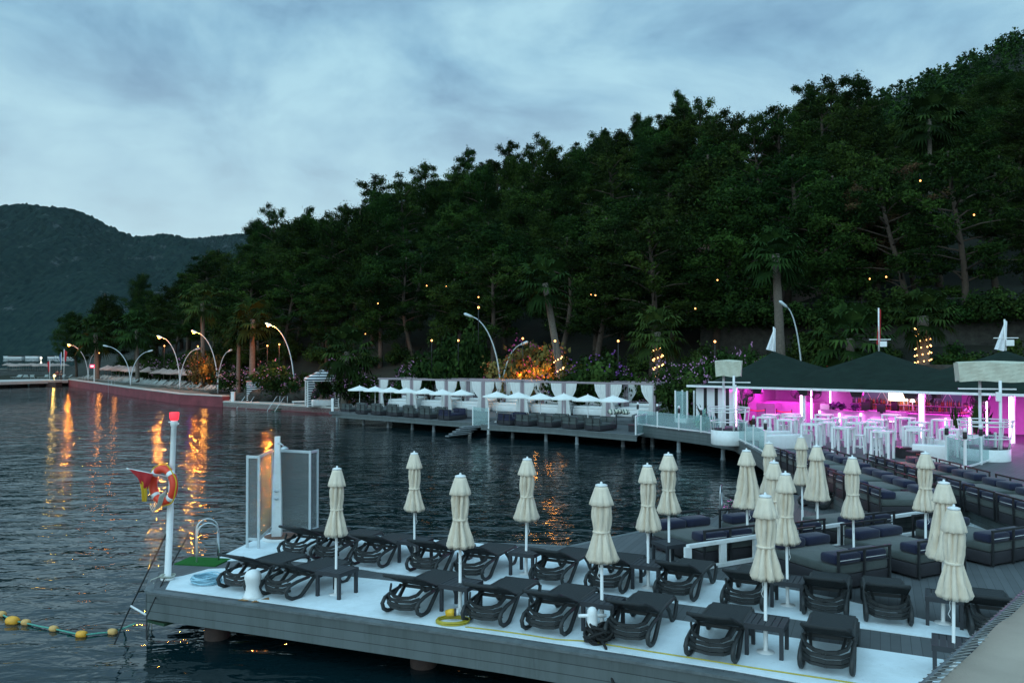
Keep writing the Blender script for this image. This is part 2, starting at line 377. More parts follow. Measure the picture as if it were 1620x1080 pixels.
def arc(c, r, a0, a1, n, axis='xz'):
    out = []
    for i in range(n + 1):
        a = rad(a0 + (a1 - a0) * i / n); p = (r * math.cos(a), r * math.sin(a))
        out.append(Vector((c[0] + p[0], c[1], c[2] + p[1])) if axis == 'xz' else Vector((c[0] + p[0], c[1] + p[1], c[2])) if axis == 'xy' else Vector((c[0], c[1] + p[0], c[2] + p[1])))
    return out
def point_light(name, loc, power, col, radius=0.1, label=None):
    l = bpy.data.lights.new(name, 'POINT'); l.energy = power; l.color = col; l.shadow_soft_size = radius
    o = bpy.data.objects.new(name, l); COL.objects.link(o); o.location = loc
    return o

# ------------------------------------------------------------------ sky and daylight
w = bpy.data.worlds.new('World'); S.world = w; w.use_nodes = True; nt = w.node_tree
bg = nt.nodes['Background']
tc = nt.nodes.new('ShaderNodeTexCoord')
sky = nt.nodes.new('ShaderNodeTexSky'); sky.sky_type = 'NISHITA'; sky.sun_disc = False
SUN_EL, SUN_AZ = rad(25), rad(215)      # low sun, behind the camera and to its left, wholly clouded
sky.sun_elevation = SUN_EL; sky.sun_rotation = SUN_AZ; sky.air_density = 1.5; sky.ozone_density = 3
def N(t, **k):
    n = nt.nodes.new(t)
    for a, b in k.items(): setattr(n, a, b)
    return n
def L(a, b): nt.links.new(a, b)
nrm = N('ShaderNodeVectorMath', operation='NORMALIZE'); L(tc.outputs['Generated'], nrm.inputs[0])
sep = N('ShaderNodeSeparateXYZ'); L(nrm.outputs[0], sep.inputs[0])
zc = N('ShaderNodeMath', operation='MAXIMUM'); zc.inputs[1].default_value = 0.0; L(sep.outputs['Z'], zc.inputs[0])
za = N('ShaderNodeMath', operation='ADD'); za.inputs[1].default_value = 0.30; L(zc.outputs[0], za.inputs[0])
dx = N('ShaderNodeMath', operation='DIVIDE'); L(sep.outputs['X'], dx.inputs[0]); L(za.outputs[0], dx.inputs[1])
dy = N('ShaderNodeMath', operation='DIVIDE'); L(sep.outputs['Y'], dy.inputs[0]); L(za.outputs[0], dy.inputs[1])
cmb = N('ShaderNodeCombineXYZ'); L(dx.outputs[0], cmb.inputs['X']); L(dy.outputs[0], cmb.inputs['Y'])
mp = N('ShaderNodeMapping'); mp.inputs['Rotation'].default_value = (0, 0, rad(-28)); mp.inputs['Scale'].default_value = (1.0, 1.0, 1); mp.inputs['Location'].default_value = (2.6, 1.3, 0.4)
L(cmb.outputs[0], mp.inputs['Vector'])
n1 = N('ShaderNodeTexNoise'); n1.inputs['Scale'].default_value = 2.6; n1.inputs['Detail'].default_value = 9; n1.inputs['Roughness'].default_value = 0.56; n1.inputs['Distortion'].default_value = 0.35
L(mp.outputs[0], n1.inputs['Vector'])
cr = N('ShaderNodeValToRGB'); e = cr.color_ramp.elements
e[0].position = 0.36; e[0].color = (1.85, 3.5, 5.3, 1); e[1].position = 0.62; e[1].color = (4.5, 7.4, 8.7, 1)
k = e.new(0.48); k.color = (3.0, 5.45, 7.2, 1)
L(n1.outputs['Fac'], cr.inputs['Fac'])
# paler band low over the hills
hz = N('ShaderNodeMapRange'); hz.inputs['From Min'].default_value = 0.34; hz.inputs['From Max'].default_value = 0.12; hz.inputs['To Min'].default_value = 0.0; hz.inputs['To Max'].default_value = 0.82
L(sep.outputs['Z'], hz.inputs[0])
mh = N('ShaderNodeMix', data_type='RGBA'); mh.inputs['B'].default_value = (6.0, 8.2, 9.0, 1)
L(hz.outputs[0], mh.inputs['Factor']); L(cr.outputs['Color'], mh.inputs['A'])
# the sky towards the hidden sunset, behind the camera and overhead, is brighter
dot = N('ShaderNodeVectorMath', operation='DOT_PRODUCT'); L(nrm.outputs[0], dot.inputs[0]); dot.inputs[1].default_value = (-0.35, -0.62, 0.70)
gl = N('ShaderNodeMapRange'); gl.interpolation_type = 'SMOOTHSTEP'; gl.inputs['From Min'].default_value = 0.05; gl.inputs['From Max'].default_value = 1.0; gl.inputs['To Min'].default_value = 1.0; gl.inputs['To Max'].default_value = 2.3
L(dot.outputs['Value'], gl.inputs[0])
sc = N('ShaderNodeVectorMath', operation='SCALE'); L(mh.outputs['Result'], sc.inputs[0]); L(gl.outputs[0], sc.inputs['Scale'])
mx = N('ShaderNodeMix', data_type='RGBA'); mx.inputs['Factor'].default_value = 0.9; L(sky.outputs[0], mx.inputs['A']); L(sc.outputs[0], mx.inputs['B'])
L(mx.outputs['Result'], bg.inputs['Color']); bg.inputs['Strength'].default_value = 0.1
sl = bpy.data.lights.new('sun', 'SUN'); so = bpy.data.objects.new('sun', sl); COL.objects.link(so)
sl.energy = 0.5; sl.angle = rad(40); sl.color = (0.72, 0.97, 1.0)
so.rotation_euler = (PI / 2 - SUN_EL, 0, rad(-35))
S.view_settings.view_transform = 'Standard'; S.view_settings.look = 'None'; S.view_settings.exposure = 0; S.view_settings.gamma = 1
S.cycles.use_denoising = True
S.cycles.max_bounces = 8; S.cycles.transparent_max_bounces = 12; S.cycles.diffuse_bounces = 3; S.cycles.glossy_bounces = 4
S.cycles.sample_clamp_indirect = 6.0; S.cycles.sample_clamp_direct = 0
# ------------------------------------------------------------------ water
wm = bpy.data.materials.new('sea_water'); wm.use_nodes = True; nt = wm.node_tree; b = nt.nodes['Principled BSDF']
b.inputs['Base Color'].default_value = (0.003, 0.013, 0.016, 1); b.inputs['Roughness'].default_value = 0.02; b.inputs['IOR'].default_value = 1.33; b.inputs['Specular IOR Level'].default_value = 0.44
tc = N('ShaderNodeTexCoord')
def wnoise(sx, sy, scale, det, rot, rough=0.5):
    m_ = N('ShaderNodeMapping'); m_.inputs['Scale'].default_value = (sx, sy, 1); m_.inputs['Rotation'].default_value = (0, 0, rad(rot)); L(tc.outputs['Object'], m_.inputs['Vector'])
    n_ = N('ShaderNodeTexNoise'); n_.inputs['Scale'].default_value = scale; n_.inputs['Detail'].default_value = det; n_.inputs['Roughness'].default_value = rough; n_.inputs['Distortion'].default_value = 0.6
    L(m_.outputs[0], n_.inputs['Vector']); return n_
a1 = wnoise(0.5, 1.0, 1.7, 3, 8, 0.5); a2 = wnoise(0.6, 1.0, 0.33, 2, -12); a3 = wnoise(0.7, 1.0, 4.2, 2, 14)
m1 = N('ShaderNodeMath', operation='MULTIPLY'); m1.inputs[1].default_value = 1.0; L(a1.outputs['Fac'], m1.inputs[0])
m2 = N('ShaderNodeMath', operation='MULTIPLY_ADD'); m2.inputs[1].default_value = 2.2; L(a2.outputs['Fac'], m2.inputs[0]); L(m1.outputs[0], m2.inputs[2])
m3 = N('ShaderNodeMath', operation='MULTIPLY_ADD'); m3.inputs[1].default_value = 0.16; L(a3.outputs['Fac'], m3.inputs[0]); L(m2.outputs[0], m3.inputs[2])
bp = N('ShaderNodeBump'); bp.inputs['Strength'].default_value = 1.0; bp.inputs['Distance'].default_value = 0.062
L(m3.outputs[0], bp.inputs['Height']); L(bp.outputs['Normal'], b.inputs['Normal'])
m = MB(); m.add([(-4000, -60, 0), (4000, -60, 0), (4000, 6000, 0), (-4000, 6000, 0)], [(0, 1, 2, 3)])
tag(m.build('water', wm), 'dark rippled sea water around the decks', kind='structure')

# ------------------------------------------------------------------ land
SHORE = [(-170, 150), (-76.7, 142), (-52, 110), (-30, 84), (-16, 74.5), (0, 66), (11, 57), (20, 52), (31, 43), (45, 33), (80, 22), (200, 0)]
def shore(x): return interp(SHORE, x)
def inland(x, y): return (y - shore(x)) * 0.78
def ground(x, y):
    d = inland(x, y); d = min(d, 88 + (d - 88) * .12)
    if d < 0: return 1.05
    s = interp([(-85, 0.22), (-66, 0.42), (-38, 0.60), (-15, 0.52), (5, 0.49), (20, 0.52), (40, 0.55), (70, 0.60)], x - 0.1 * d)
    # flat strand, then two low terraces, then the slope
    h = 1.05 + s * max(0, d - interp([(-45, 14), (-30, 10)], x)) * (1 - 0.25 * smooth(60, 140, d)) + 0.5 * math.sin(x * 0.19 + y * 0.11) * smooth(9, 25, d)
    # left headland falls away to the strait
    edge = (x + 0.535 * y); h = 1.05 + (h - 1.05) * smooth(-1, 16, edge)
    return h
m = MB(); nx, ny = 110, 110; xs = []; idx = {}
vs = []; fs = []
for j in range(ny + 1):
    for i in range(nx + 1):
        x = -150 + 300 * i / nx; d = 2.5 + 200 * (j / ny) ** 1.5; y = shore(x) + d / 0.78 
        z = ground(x, y) if d > 0 else -1.5
        if j < 1: z = -1.5
        if x + 0.56 * y < -26 and x < -60: z = -2.0
        elif x + 0.545 * y < -3 and y < 168: z = -1.0
        vs.append((x, y, z + (0.25 * math.sin(x * 1.3 + y * 0.7) if j > 14 else 0)))
for j in range(ny):
    for i in range(nx):
        a = j * (nx + 1) + i; fs.append((a, a + 1, a + nx + 2, a + nx + 1))
m.add(vs, fs, 0, True)
tag(m.build('hillside', SOIL), 'dark wooded slope rising from the shore', kind='structure')
# sandy strand seen behind the sea wall on the left
m = MB(); P = [(-82, 152), (-77, 143), (-52, 111), (-31, 85.5), (-36, 96), (-60, 128), (-74, 165), (-104, 240), (-170, 262), (-165, 215), (-98, 190)]
m.prism(P, 0.2, 1.12)
tag(m.build('beach', SAND), 'narrow sandy beach behind the red sea wall', kind='structure')

# ------------------------------------------------------------------ sea wall
pts = [G(108, 610, 0), G(200, 626, 0), G(284, 639, 0), G(352, 643.5, 0)]
m = MB(); mt = MB()
def wallseg(a, b, h, th, m, mt):
    d = (b - a); L_ = d.length; d.normalize(); n = Vector((-d.y, d.x, 0))
    q = [a, b, b + n * th, a + n * th]; m.prism([(p.x, p.y) for p in q], -0.5, h)
    q = [a - n * .05, b - n * .05, b + n * (th + .02), a + n * (th + .02)]; mt.prism([(p.x, p.y) for p in q], h, h + 0.1)
wr = empty('sea_wall', pts[0], 0, 'long dark red painted sea wall holding back the beach', 'wall')
wr.location = (0, 0, 0)
for a, b in zip(pts, pts[1:]): wallseg(a, b, 1.05, 0.8, m, mt)
part(m, 'wall_face', REDWALL, wr); part(mt, 'coping', PAVE, wr)
wr2 = empty('sea_wall', (0, 0, 0), 0, 'lower dark red quay wall in front of the striped cabana', 'wall')
m = MB(); mt = MB()
p2 = [G(353, 644, 0), G(440, 649, 0), G(536, 655.5, 0)]
for a, b in zip(p2, p2[1:]): wallseg(a, b, 0.5, 0.8, m, mt)
part(m, 'wall_face', REDWALL, wr2); part(mt, 'coping', PAVE, wr2)
m = MB(); m.prism([tuple(p2[0].xy), tuple(p2[1].xy), tuple(p2[2].xy), (-7, 77), (-19, 90), (-31, 97)], 0.05, 0.63)
tag(m.build('quay_terrace', PAVE), 'pale paved terrace behind the low red wall', kind='structure')
# rough stone bank left of the striped cabana
m = MB()
for k in range(60):
    t = R.random(); p = G(350 + 170 * t, 632 + 6 * t, 1.0); p.y += 4.5 + R.random() * 3
    m.ball((p.x, p.y, 0.7 + R.random() * 1.0), R.uniform(.5, 1.0), 7, 5, 0, (R.uniform(.8, 1.4), .8, R.uniform(.5, .8)))
tag(m.build('rock_bank', STONE), 'low bank of rough stones behind the quay terrace', kind='structure')

# ------------------------------------------------------------------ near deck
def poly(L_, z): return [tuple(G(x, y, z).xy) for x, y in L_]
LOW = [(237, 934), (430, 959.5), (620, 985.5), (800, 1011), (1000, 1042), (1160, 1068), (1420, 1116), (1800, 1195)]
low = poly(LOW, ZL)
back = poly([(1900, 960), (1700, 870), (1500, 800), (1383, 800), (1230, 778), (1150, 806), (1128, 819), (1085, 828), (1031, 836), (900, 864), (760, 858), (640, 849), (500, 840), (424, 840), (333, 888), (268, 893), (262, 905), (246, 905)], ZL)
DP = low + back
m = MB(); m.prism(DP, ZL - 0.10, ZL)
tag(m.build('lower_deck', DECK), 'grey boarded deck carrying the sun loungers', kind='structure')
def edging(name, pts, z, h, label, inset=0.03, trim=True, kind=None):
    """plank skirt hanging below a deck edge, with a thin edge board on top"""
    r = empty(name, (0, 0, 0)); tag(r, label, kind and None or 'deck skirt', kind=kind)
    m = MB(); t = MB(); n = len(pts)
    for a, b in zip(pts, pts[1:]):
        a = Vector((a[0], a[1], 0)); b = Vector((b[0], b[1], 0)); d = (b - a).normalized(); nn = Vector((d.y, -d.x, 0))
        q = [a + nn * .02, b + nn * .02, b + nn * .07, a + nn * .07]; m.prism([(p.x, p.y) for p in q], z - h, z - 0.035)
        q = [a - nn * .06, b - nn * .06, b + nn * .09, a + nn * .09]; t.prism([(p.x, p.y) for p in q], z - 0.034, z + 0.006)
    part(m, 'boards', FASC, r); part(t, 'edge_board', TRIM, r)
    return r
edging('deck_skirt', [back[-1]] + low, ZL, 0.50, 'grey plank skirt along the near edge of the lounger deck')
edging('deck_skirt', list(reversed([G(1128, 819).xy, G(1085, 828).xy, G(1031, 836).xy, G(900, 864).xy, G(760, 858).xy])), ZL, 0.3, 'grey plank skirt along the seaward back edge of the lounger deck')
# under the deck: cross beams in shadow
m = MB()
for k in range(10):
    a = Vector((low[0][0] + 1.0 + k * 1.5, low[0][1] - 0.5 - k * 0.62, ZL - 0.28)); m.bar(a + Vector((0, 0.6, 0)), a + Vector((1.6, 3.6, 0)), 0.14, 0.30)
tag(m.build('deck_beams', RUSTP), 'dark cross beams under the near deck', 'beams')
for (px, py) in ((343, 1008), (670, 1052), (1010, 1100)):
    p = G(px, py, 0.0); mm = MB(); mm.lathe((0, 0, 0), [(0.22, -1.5), (0.22, 0.0), (0.23, 0.05), (0.21, 0.3), (0.21, 0.72)], 18)
    lab = {343: 'thick rusty pile under the seaward corner of the near deck', 670: 'thick rusty pile under the middle of the near deck', 1010: 'rusty pile in deep shade under the right of the near deck'}[px]
    tag(mm.build('deck_pile', RUSTP, None, (p.x, p.y, 0)), lab, 'pile')
# carpets: two long white strips
F_edge = [(262, 932), (430, 954), (620, 981), (800, 1006), (1000, 1036), (1160, 1061), (1420, 1108), (1800, 1180)]
F_back = [(1800, 1100), (1530, 1049), (1240, 1007), (1000, 970), (820, 943), (600, 917), (540, 911), (420, 897), (330, 900), (290, 911), (272, 914)]
m = MB(); m.prism(poly(F_edge, ZL) + poly(F_back, ZL), ZL + 0.001, ZL + 0.012)
tag(m.build('carpet', W_CARPET), 'long white carpet strip under the front row of loungers', 'carpet')
B_edge = [(333, 889), (420, 884), (520, 892), (600, 905), (820, 929), (1000, 945), (1240, 977), (1480, 1010), (1700, 1040)]
B_back = [(1700, 1012), (1537, 998), (1440, 975), (1330, 948), (1230, 929), (1130, 917), (1010, 898), (900, 881), (840, 868), (760, 860), (640, 851), (500, 843), (426, 843)]
m = MB(); m.prism(poly(B_edge, ZL) + poly(B_back, ZL), ZL + 0.001, ZL + 0.014)
tag(m.build('carpet', W_CARPET), 'white carpet strip under the back row of loungers and the shower', 'carpet')
m = MB(); m.prism(poly([(1385, 813), (1505, 813), (1500, 822), (1380, 822)], ZL), ZL + 0.001, ZL + 0.012)
tag(m.build('carpet', W_CARPET), 'narrow white carpet behind the daybeds at the foot of the upper deck', 'carpet')
m = MB(); m.prism(poly([(1520, 812), (1640, 870), (1600, 872), (1555, 840), (1527, 838)], ZL), ZL + 0.001, ZL + 0.012)
tag(m.build('carpet', W_CARPET), 'white carpet corner beside the cream umbrellas at the step', 'carpet')

# ------------------------------------------------------------------ upper deck
UP = [(1009, 672), (1060, 677.5), (1120, 685), (1165, 693), (1205, 716), (1240, 738), (1275, 757), (1312, 777), (1333, 787), (1383, 812), (1478, 806), (1508, 791), (1560, 811), (1620, 834), (1760, 892)]
up = [Vector(p_) for p_ in poly(UP, ZU)]
bk = [(45, 30), (40, 42), (30, 52), (20, 58), (9.5, 60), (8, 55)]
m = MB(); m.prism([tuple(p) for p in up] + bk, ZU - 0.1, ZU)
tag(m.build('upper_deck', DECKU), 'grey boarded upper deck in front of the bar', kind='structure')
def ext(a, b, t): a = Vector(a); b = Vector(b); return a + (b - a) * t
edging('deck_skirt', up[:10], ZU, 0.62, 'tall grey plank skirt curving round the inlet below the bar deck')
edging('deck_skirt', up[9:], ZU, 0.405, 'grey plank step between the lower and upper decks')
for i, (px, py) in enumerate([(1018, 700), (1032, 706), (1074, 715), (1144, 727)]):
    q = G(px, py, 0); mm = MB(); mm.lathe((0, 0, 0), [(0.13, -1.2), (0.13, 0.0), (0.14, 0.06), (0.11, 0.08), (0.11, 0.9)], 12)
    tag(mm.build('pier_post', PILE, None, (q.x, q.y, 0)), '%s grey post from the left under the bar walkway' % ORD[i], 'pile', 'posts under the walkway')

# ------------------------------------------------------------------ platform in the middle distance
MP1 = [(526, 652.5), (640, 660.5), (748, 668.5)]; MP2 = [(762, 671), (880, 677.5), (1008, 688)]
q1 = [Vector(p_) for p_ in poly(MP1, ZM)]; q2 = [Vector(p_) for p_ in poly(MP2, ZM)]
m = MB(); m.prism([tuple(p) for p in q1] + [(q1[-1][0] + 2.5, q1[-1][1] + 7), (q1[0][0] + 2.5, q1[0][1] + 9)], ZM - .12, ZM)
m.prism([tuple(p) for p in q2] + [(q2[-1][0] + 2.2, q2[-1][1] + 8), (q2[0][0] + 1.6, q2[0][1] + 8)], ZM - .12, ZM - 0.004)
m.prism([(-14, 63), (11, 50), (12, 60), (-8, 76)], ZM - .10, ZM + 0.12)
tag(m.build('sea_platform', DECKU), 'long grey platform on posts carrying sofas and open parasols', kind='structure')
edging('platform_skirt', q1, ZM, 0.34, 'plank skirt of the left half of the far platform')
edging('platform_skirt', q2, ZM, 0.34, 'plank skirt of the right half of the far platform')
for i, (px, py) in enumerate([(533, 667), (575, 672), (614, 676), (652, 679), (686, 683), (743, 686), (773, 687), (811, 692.5), (864, 698), (913, 703), (986, 706)]):
    q = G(px, py, 0); mm = MB(); mm.lathe((0, 0, 0), [(0.12, -1.2), (0.12, 0.0), (0.13, 0.06), (0.10, 0.08), (0.10, 0.8)], 10)
    tag(mm.build('platform_post', WHITE2 if px in (743, 773) else PILE, None, (q.x, q.y + .1, 0)), '%s post from the left under the far platform' % ORD[i], 'pile', 'posts under the far platform')
# far left pier
m = MB(); m.prism(poly([(-60, 606), (0, 604), (108, 601), (108, 598), (0, 600.5), (-60, 601)], 1.0), 0.55, 1.0)
tag(m.build('pier', PAVE), 'pale concrete pier running out from the beach on the left', kind='structure')
for i, px in enumerate((-4, 14, 43, 70)):
    q = G(px, 612, 0); mm = MB(); mm.box((0, 0, 0), (1.6, 2, 1.4)); tag(mm.build('pier_pile', RUSTP, None, (q.x, q.y + 3, 0)), 'dark square support under the far pier, %s from the left' % ORD[i], 'pile', 'supports of the far pier')

# ------------------------------------------------------------------ far mountains and strait shore
def mountain(name, prof, Y0, Y1, mt, label, seed):
    rr = random.Random(seed); ph = [rr.uniform(0, 7) for _ in range(8)]
    m = MB(); nx, ny = 460, 60; vs = []; fs = []
    x0, x1 = prof[0][0], prof[-1][0]
    for j in range(ny + 1):
        t = j / ny; Y = Y0 + (Y1 - Y0) * t
        for i in range(nx + 1):
            px = x0 + (x1 - x0) * i / nx; py = interp(prof, px)
            X = (px - 810) / F * Y1
            top = CZ + (562 - py) * Y1 / F
            g = t ** 0.8
            z = top * g + (1 - abs(2 * t - 1)) * top * 0.09 * (math.sin(X * 0.013 + ph[0] + t * 3 + 2 * math.sin(t * 4 + X * .004)) + 0.5 * math.sin(X * 0.031 + ph[1] - t * 6 + 2 * math.sin(X * .011)))
            z += rr.uniform(-1, 1) * 4.5 * (0.3 + t * (1 if t < 1 else 0.7))
            Yw = Y + 40 * math.sin(X * 0.01 + ph[3]) * (1 - t)
            vs.append((X, Yw, z if t > 0 else -2))
    for j in range(ny):
        for i in range(nx):
            a = j * (nx + 1) + i; fs.append((a, a + 1, a + nx + 2, a + nx + 1))
    m.add(vs, fs, 0, False)
    tag(m.build(name, mt), label, kind='structure')
mm_ = mat('mountain_forest', (0.016, 0.036, 0.026), 1.0, var=0, scale=0.012, col2=(0.035, 0.062, 0.040), bump=0.0, spec=0.0)
nt = mm_.node_tree; b = nt.nodes['Principled BSDF']; tc = N('ShaderNodeTexCoord')
v = N('ShaderNodeTexNoise'); v.inputs['Scale'].default_value = 0.018; v.inputs['Detail'].default_value = 9; v.inputs['Roughness'].default_value = 0.7; L(tc.outputs['Object'], v.inputs['Vector'])
cr = N('ShaderNodeValToRGB'); cr.color_ramp.elements[0].position = 0.59; cr.color_ramp.elements[0].color = (0, 0, 0, 1); cr.color_ramp.elements[1].position = 0.64; cr.color_ramp.elements[1].color = (1, 1, 1, 1); L(v.outputs['Fac'], cr.inputs['Fac'])
v2 = N('ShaderNodeTexNoise'); v2.inputs['Scale'].default_value = 0.08; v2.inputs['Detail'].default_value = 6; L(tc.outputs['Object'], v2.inputs['Vector'])
c2 = N('ShaderNodeValToRGB'); c2.color_ramp.elements[0].position = 0.35; c2.color_ramp.elements[0].color = (0.009, 0.022, 0.022, 1); c2.color_ramp.elements[1].position = 0.7; c2.color_ramp.elements[1].color = (0.02, 0.038, 0.032, 1); L(v2.outputs['Fac'], c2.inputs['Fac'])
mx = N('ShaderNodeMix', data_type='RGBA'); L(cr.outputs['Color'], mx.inputs['Factor']); L(c2.outputs['Color'], mx.inputs['A']); mx.inputs['B'].default_value = (0.06, 0.07, 0.072, 1)
L(mx.outputs['Result'], b.inputs['Base Color'])
MTOP = [(-900, 330), (-300, 300), (-120, 335), (0, 325), (40, 322), (100, 328), (140, 340), (180, 360), (210, 374), (235, 374), (262, 369), (300, 378), (360, 400), (500, 470)]
MBK = [(100, 430), (190, 385), (225, 374), (262, 370), (300, 377), (330, 374), (360, 371), (420, 366), (520, 362), (700, 380)]
mountain('mountain', MTOP, 1380, 2100, mm_, 'tall dark wooded mountain across the strait on the left', 3)
mountain('mountain', MBK, 2300, 3000, mm_, 'lower blue ridge behind the big mountain', 5)
# steep wooded hill above the bar on the right
RTOP = [(1180, 330), (1290, 215), (1375, 165), (1440, 140), (1500, 112), (1560, 84), (1620, 56), (1760, 0), (2100, -140)]
def rhill(px, t):
    Y = 120 + 150 * t; return None
m = MB(); nx, ny = 90, 40; vs = []; fs = []
HB = {}
def hillpt(u, t):
    px = 1180 + 920 * u; Y = 105 + 175 * t; py = interp(RTOP, px)
    top = CZ + (562 - py - 4) * 280 / F
    X = (px - 810) / F * (150 + 130 * t)
    base = 24.0
    z = base + (top - base) * (t ** 1.15) + 1.5 * math.sin(u * 40 + t * 9) * (1 - t) * t * 4
    return Vector((X, Y, z))
for j in range(ny + 1):
    for i in range(nx + 1): vs.append(hillpt(i / nx, j / ny))
for j in range(ny):
    for i in range(nx): a = j * (nx + 1) + i; fs.append((a, a + 1, a + nx + 2, a + nx + 1))
m.add(vs, fs, 0, True)
tag(m.build('steep_hill', SOIL), 'steep dark hill behind the bar on the right', kind='structure')
# air
hm = bpy.data.materials.new('haze'); hm.use_nodes = True; nt = hm.node_tree
nt.nodes.remove(nt.nodes['Principled BSDF']); pv = N('ShaderNodeVolumePrincipled'); pv.inputs['Color'].default_value = (0.75, 0.9, 1.0, 1); pv.inputs['Density'].default_value = 0.000014
L(pv.outputs[0], nt.nodes['Material Output'].inputs['Volume'])
USE_HAZE = True
if USE_HAZE:
    m = MB(); m.box((0, 1700, 300), (7000, 4200, 610)); tag(m.build('haze', hm), 'thin evening haze over the bay', kind='stuff')
# ------------------------------------------------------------------ sun loungers
def make_lounger():
    r = empty('sun_lounger', (0, 0, 0))
    f = MB(); HZ = 0.36; hy = 0.80; ang = rad(23); hl = 0.80
    for s in (-1, 1):
        x = s * 0.325
        f.tube([(x, hy - .1, HZ - .01), (x, 1.2, HZ), (x, 1.62, HZ - .005), (x, 1.78, HZ - .03), (x, 1.84, HZ - .09)], [.026, .028, .028, .027, .024], 8)
    f.bar((-.33, 1.80, HZ - .03), (.33, 1.80, HZ - .03), .05, .04); f.bar((-.33, hy, HZ - .04), (.33, hy, HZ - .04), .04, .05)
    f.bar((-.33, 1.3, HZ - .04), (.33, 1.3, HZ - .04), .04, .04)
    part(f, 'frame', RESIN, r)
    def sheet(y0, y1, z0, z1, w, n=6, sag=0.015):
        m = MB(); vs = []; fs = []
        for i in range(n + 1):
            t = i / n; y = y0 + (y1 - y0) * t; z = z0 + (z1 - z0) * t - sag * math.sin(PI * t)
            for x in (-w, -w * .5, 0, w * .5, w): vs.append((x, y, z - 0.008 * (1 - (x / w) ** 2)))
        q = len(vs); vs += [(a, b_, c - .022) for a, b_, c in vs]
        for i in range(n):
            for j in range(4):
                a = i * 5 + j; fs += [(a, a + 1, a + 6, a + 5), (q + a, q + a + 5, q + a + 6, q + a + 1)]
            fs += [(i * 5, i * 5 + 5, q + i * 5 + 5, q + i * 5), (i * 5 + 4, q + i * 5 + 4, q + i * 5 + 9, i * 5 + 9)]
        fs += [tuple([0, q, q + 4, 4]), (n * 5, n * 5 + 4, q + n * 5 + 4, q + n * 5)]
        m.add(vs, fs, 0, False); return m
    part(sheet(hy + .01, 1.80, HZ + .028, HZ + .02, .315), 'seat', SLING, r)
    hz = HZ + hl * math.sin(ang); h0 = hy - hl * math.cos(ang)
    m = sheet(h0, hy - .01, hz + .028, HZ + .026, .31, sag=0.0)
    for s in (-1, 1): m.tube([(s * .318, hy, HZ + .01), (s * .322, h0 + .25, HZ + .01 + (hz - HZ) * .7), (s * .31, h0 + .03, hz)], .024, 8)
    m.tube([(-.31, h0 + .03, hz), (-.24, h0 - .02, hz + .01), (0, h0 - .035, hz + .012), (.24, h0 - .02, hz + .01), (.31, h0 + .03, hz)], .03, 8)
    part(m, 'backrest', SLING, r)
    for s in (-1, 1):
        x = s * 0.335
        m = MB(); P_ = [(.66, .335), (.36, .315), (.16, .275), (.08, .20), (.12, .10), (.24, .035), (.38, .022), (.48, .05), (.58, .13), (.74, .26), (.86, .35)]
        m.tube([(x, a, c) for a, c in P_], [.03, .032, .034, .036, .036, .036, .036, .036, .036, .034, .03], 8); part(m, 'leg', RESIN, r)
        m = MB(); P_ = [(1.22, .345), (1.36, .23), (1.48, .08), (1.55, .022), (1.66, .022), (1.74, .07), (1.82, .17), (1.85, .28)]
        m.tube([(x, a, c) for a, c in P_], .034, 8); part(m, 'leg', RESIN, r)
    m = MB()
    for (z, y, hh) in ((.145, .12, .045), (.205, .11, .05), (.27, .12, .05)):
        P_ = [(-.32, y + .10, z + .04), (-.2, y + .02, z), (0, y - .01, z - .012), (.2, y + .02, z), (.32, y + .10, z + .04)]
        for a_, b_ in zip(P_, P_[1:]): m.bar(a_, b_, .025, hh)
    P_ = [(-.32, .34, .46), (-.27, .22, .37), (-.15, .15, .325), (0, .13, .31), (.15, .15, .325), (.27, .22, .37), (.32, .34, .46)]
    for a_, b_ in zip(P_, P_[1:]): m.bar(a_, b_, .03, .05)
    for s in (-1, 1): m.bar((s * .2, .24, .32), (s * .24, .52, .42), .04, .03)
    part(m, 'recline_rack', RESIN, r)
    return r
LG = Proto(make_lounger)
front = [((358, 928), (410, 933)), ((427, 939), (472, 946)), ((620, 965), (673, 972)), ((743, 981), (802, 987)), ((836, 993), (898, 1001)), ((966, 1010), (1031, 1018)), ((1092, 1034), (1163, 1043)), ((1268, 1053), (1348, 1063))]
backr = [((453, 877), (494, 881)), ((503, 883), (546, 888)), ((567, 892), (610, 896)), ((654, 902), (700, 906)), ((724, 911), (773, 916)), ((847, 918), (899, 925)), ((935, 930), (987, 936)), ((1043, 941), (1098, 948)), ((1148, 956), (1207, 963)), ((1271, 969), (1338, 975)), ((1371, 980), (1440, 986)), ((1536, 1002), (1612, 1010))]
flab = ['front-row sun lounger nearest the seaward corner, behind the white mushroom bollard', 'front-row sun lounger tucked against the first side table from the left', 'front-row sun lounger behind the coiled yellow hose', 'front-row sun lounger right of the second front umbrella', 'front-row sun lounger directly behind the cross bollard with black rope', 'front-row sun lounger just right of the cross bollard', 'front-row sun lounger left of the fourth front umbrella', 'front-row sun lounger seen end-on at the right of the front row']
blab = ['back-row sun lounger beside the round base of the shower', 'second back-row sun lounger from the shower, behind the first front umbrella', 'third back-row sun lounger counting from the shower', 'back-row sun lounger just right of the first back-row side table', 'back-row sun lounger partly behind the second front umbrella', 'back-row sun lounger right of the second back-row umbrella', 'back-row sun lounger seen behind the third front umbrella', 'back-row sun lounger below the left end of the white rail', 'back-row sun lounger half hidden by the fourth front umbrella pole', 'back-row sun lounger seen end-on below the near daybed', 'back-row sun lounger seen end-on with bare carpet on its right', 'sun lounger at the right end of the back row, cut by the tan awning']
AX = {}
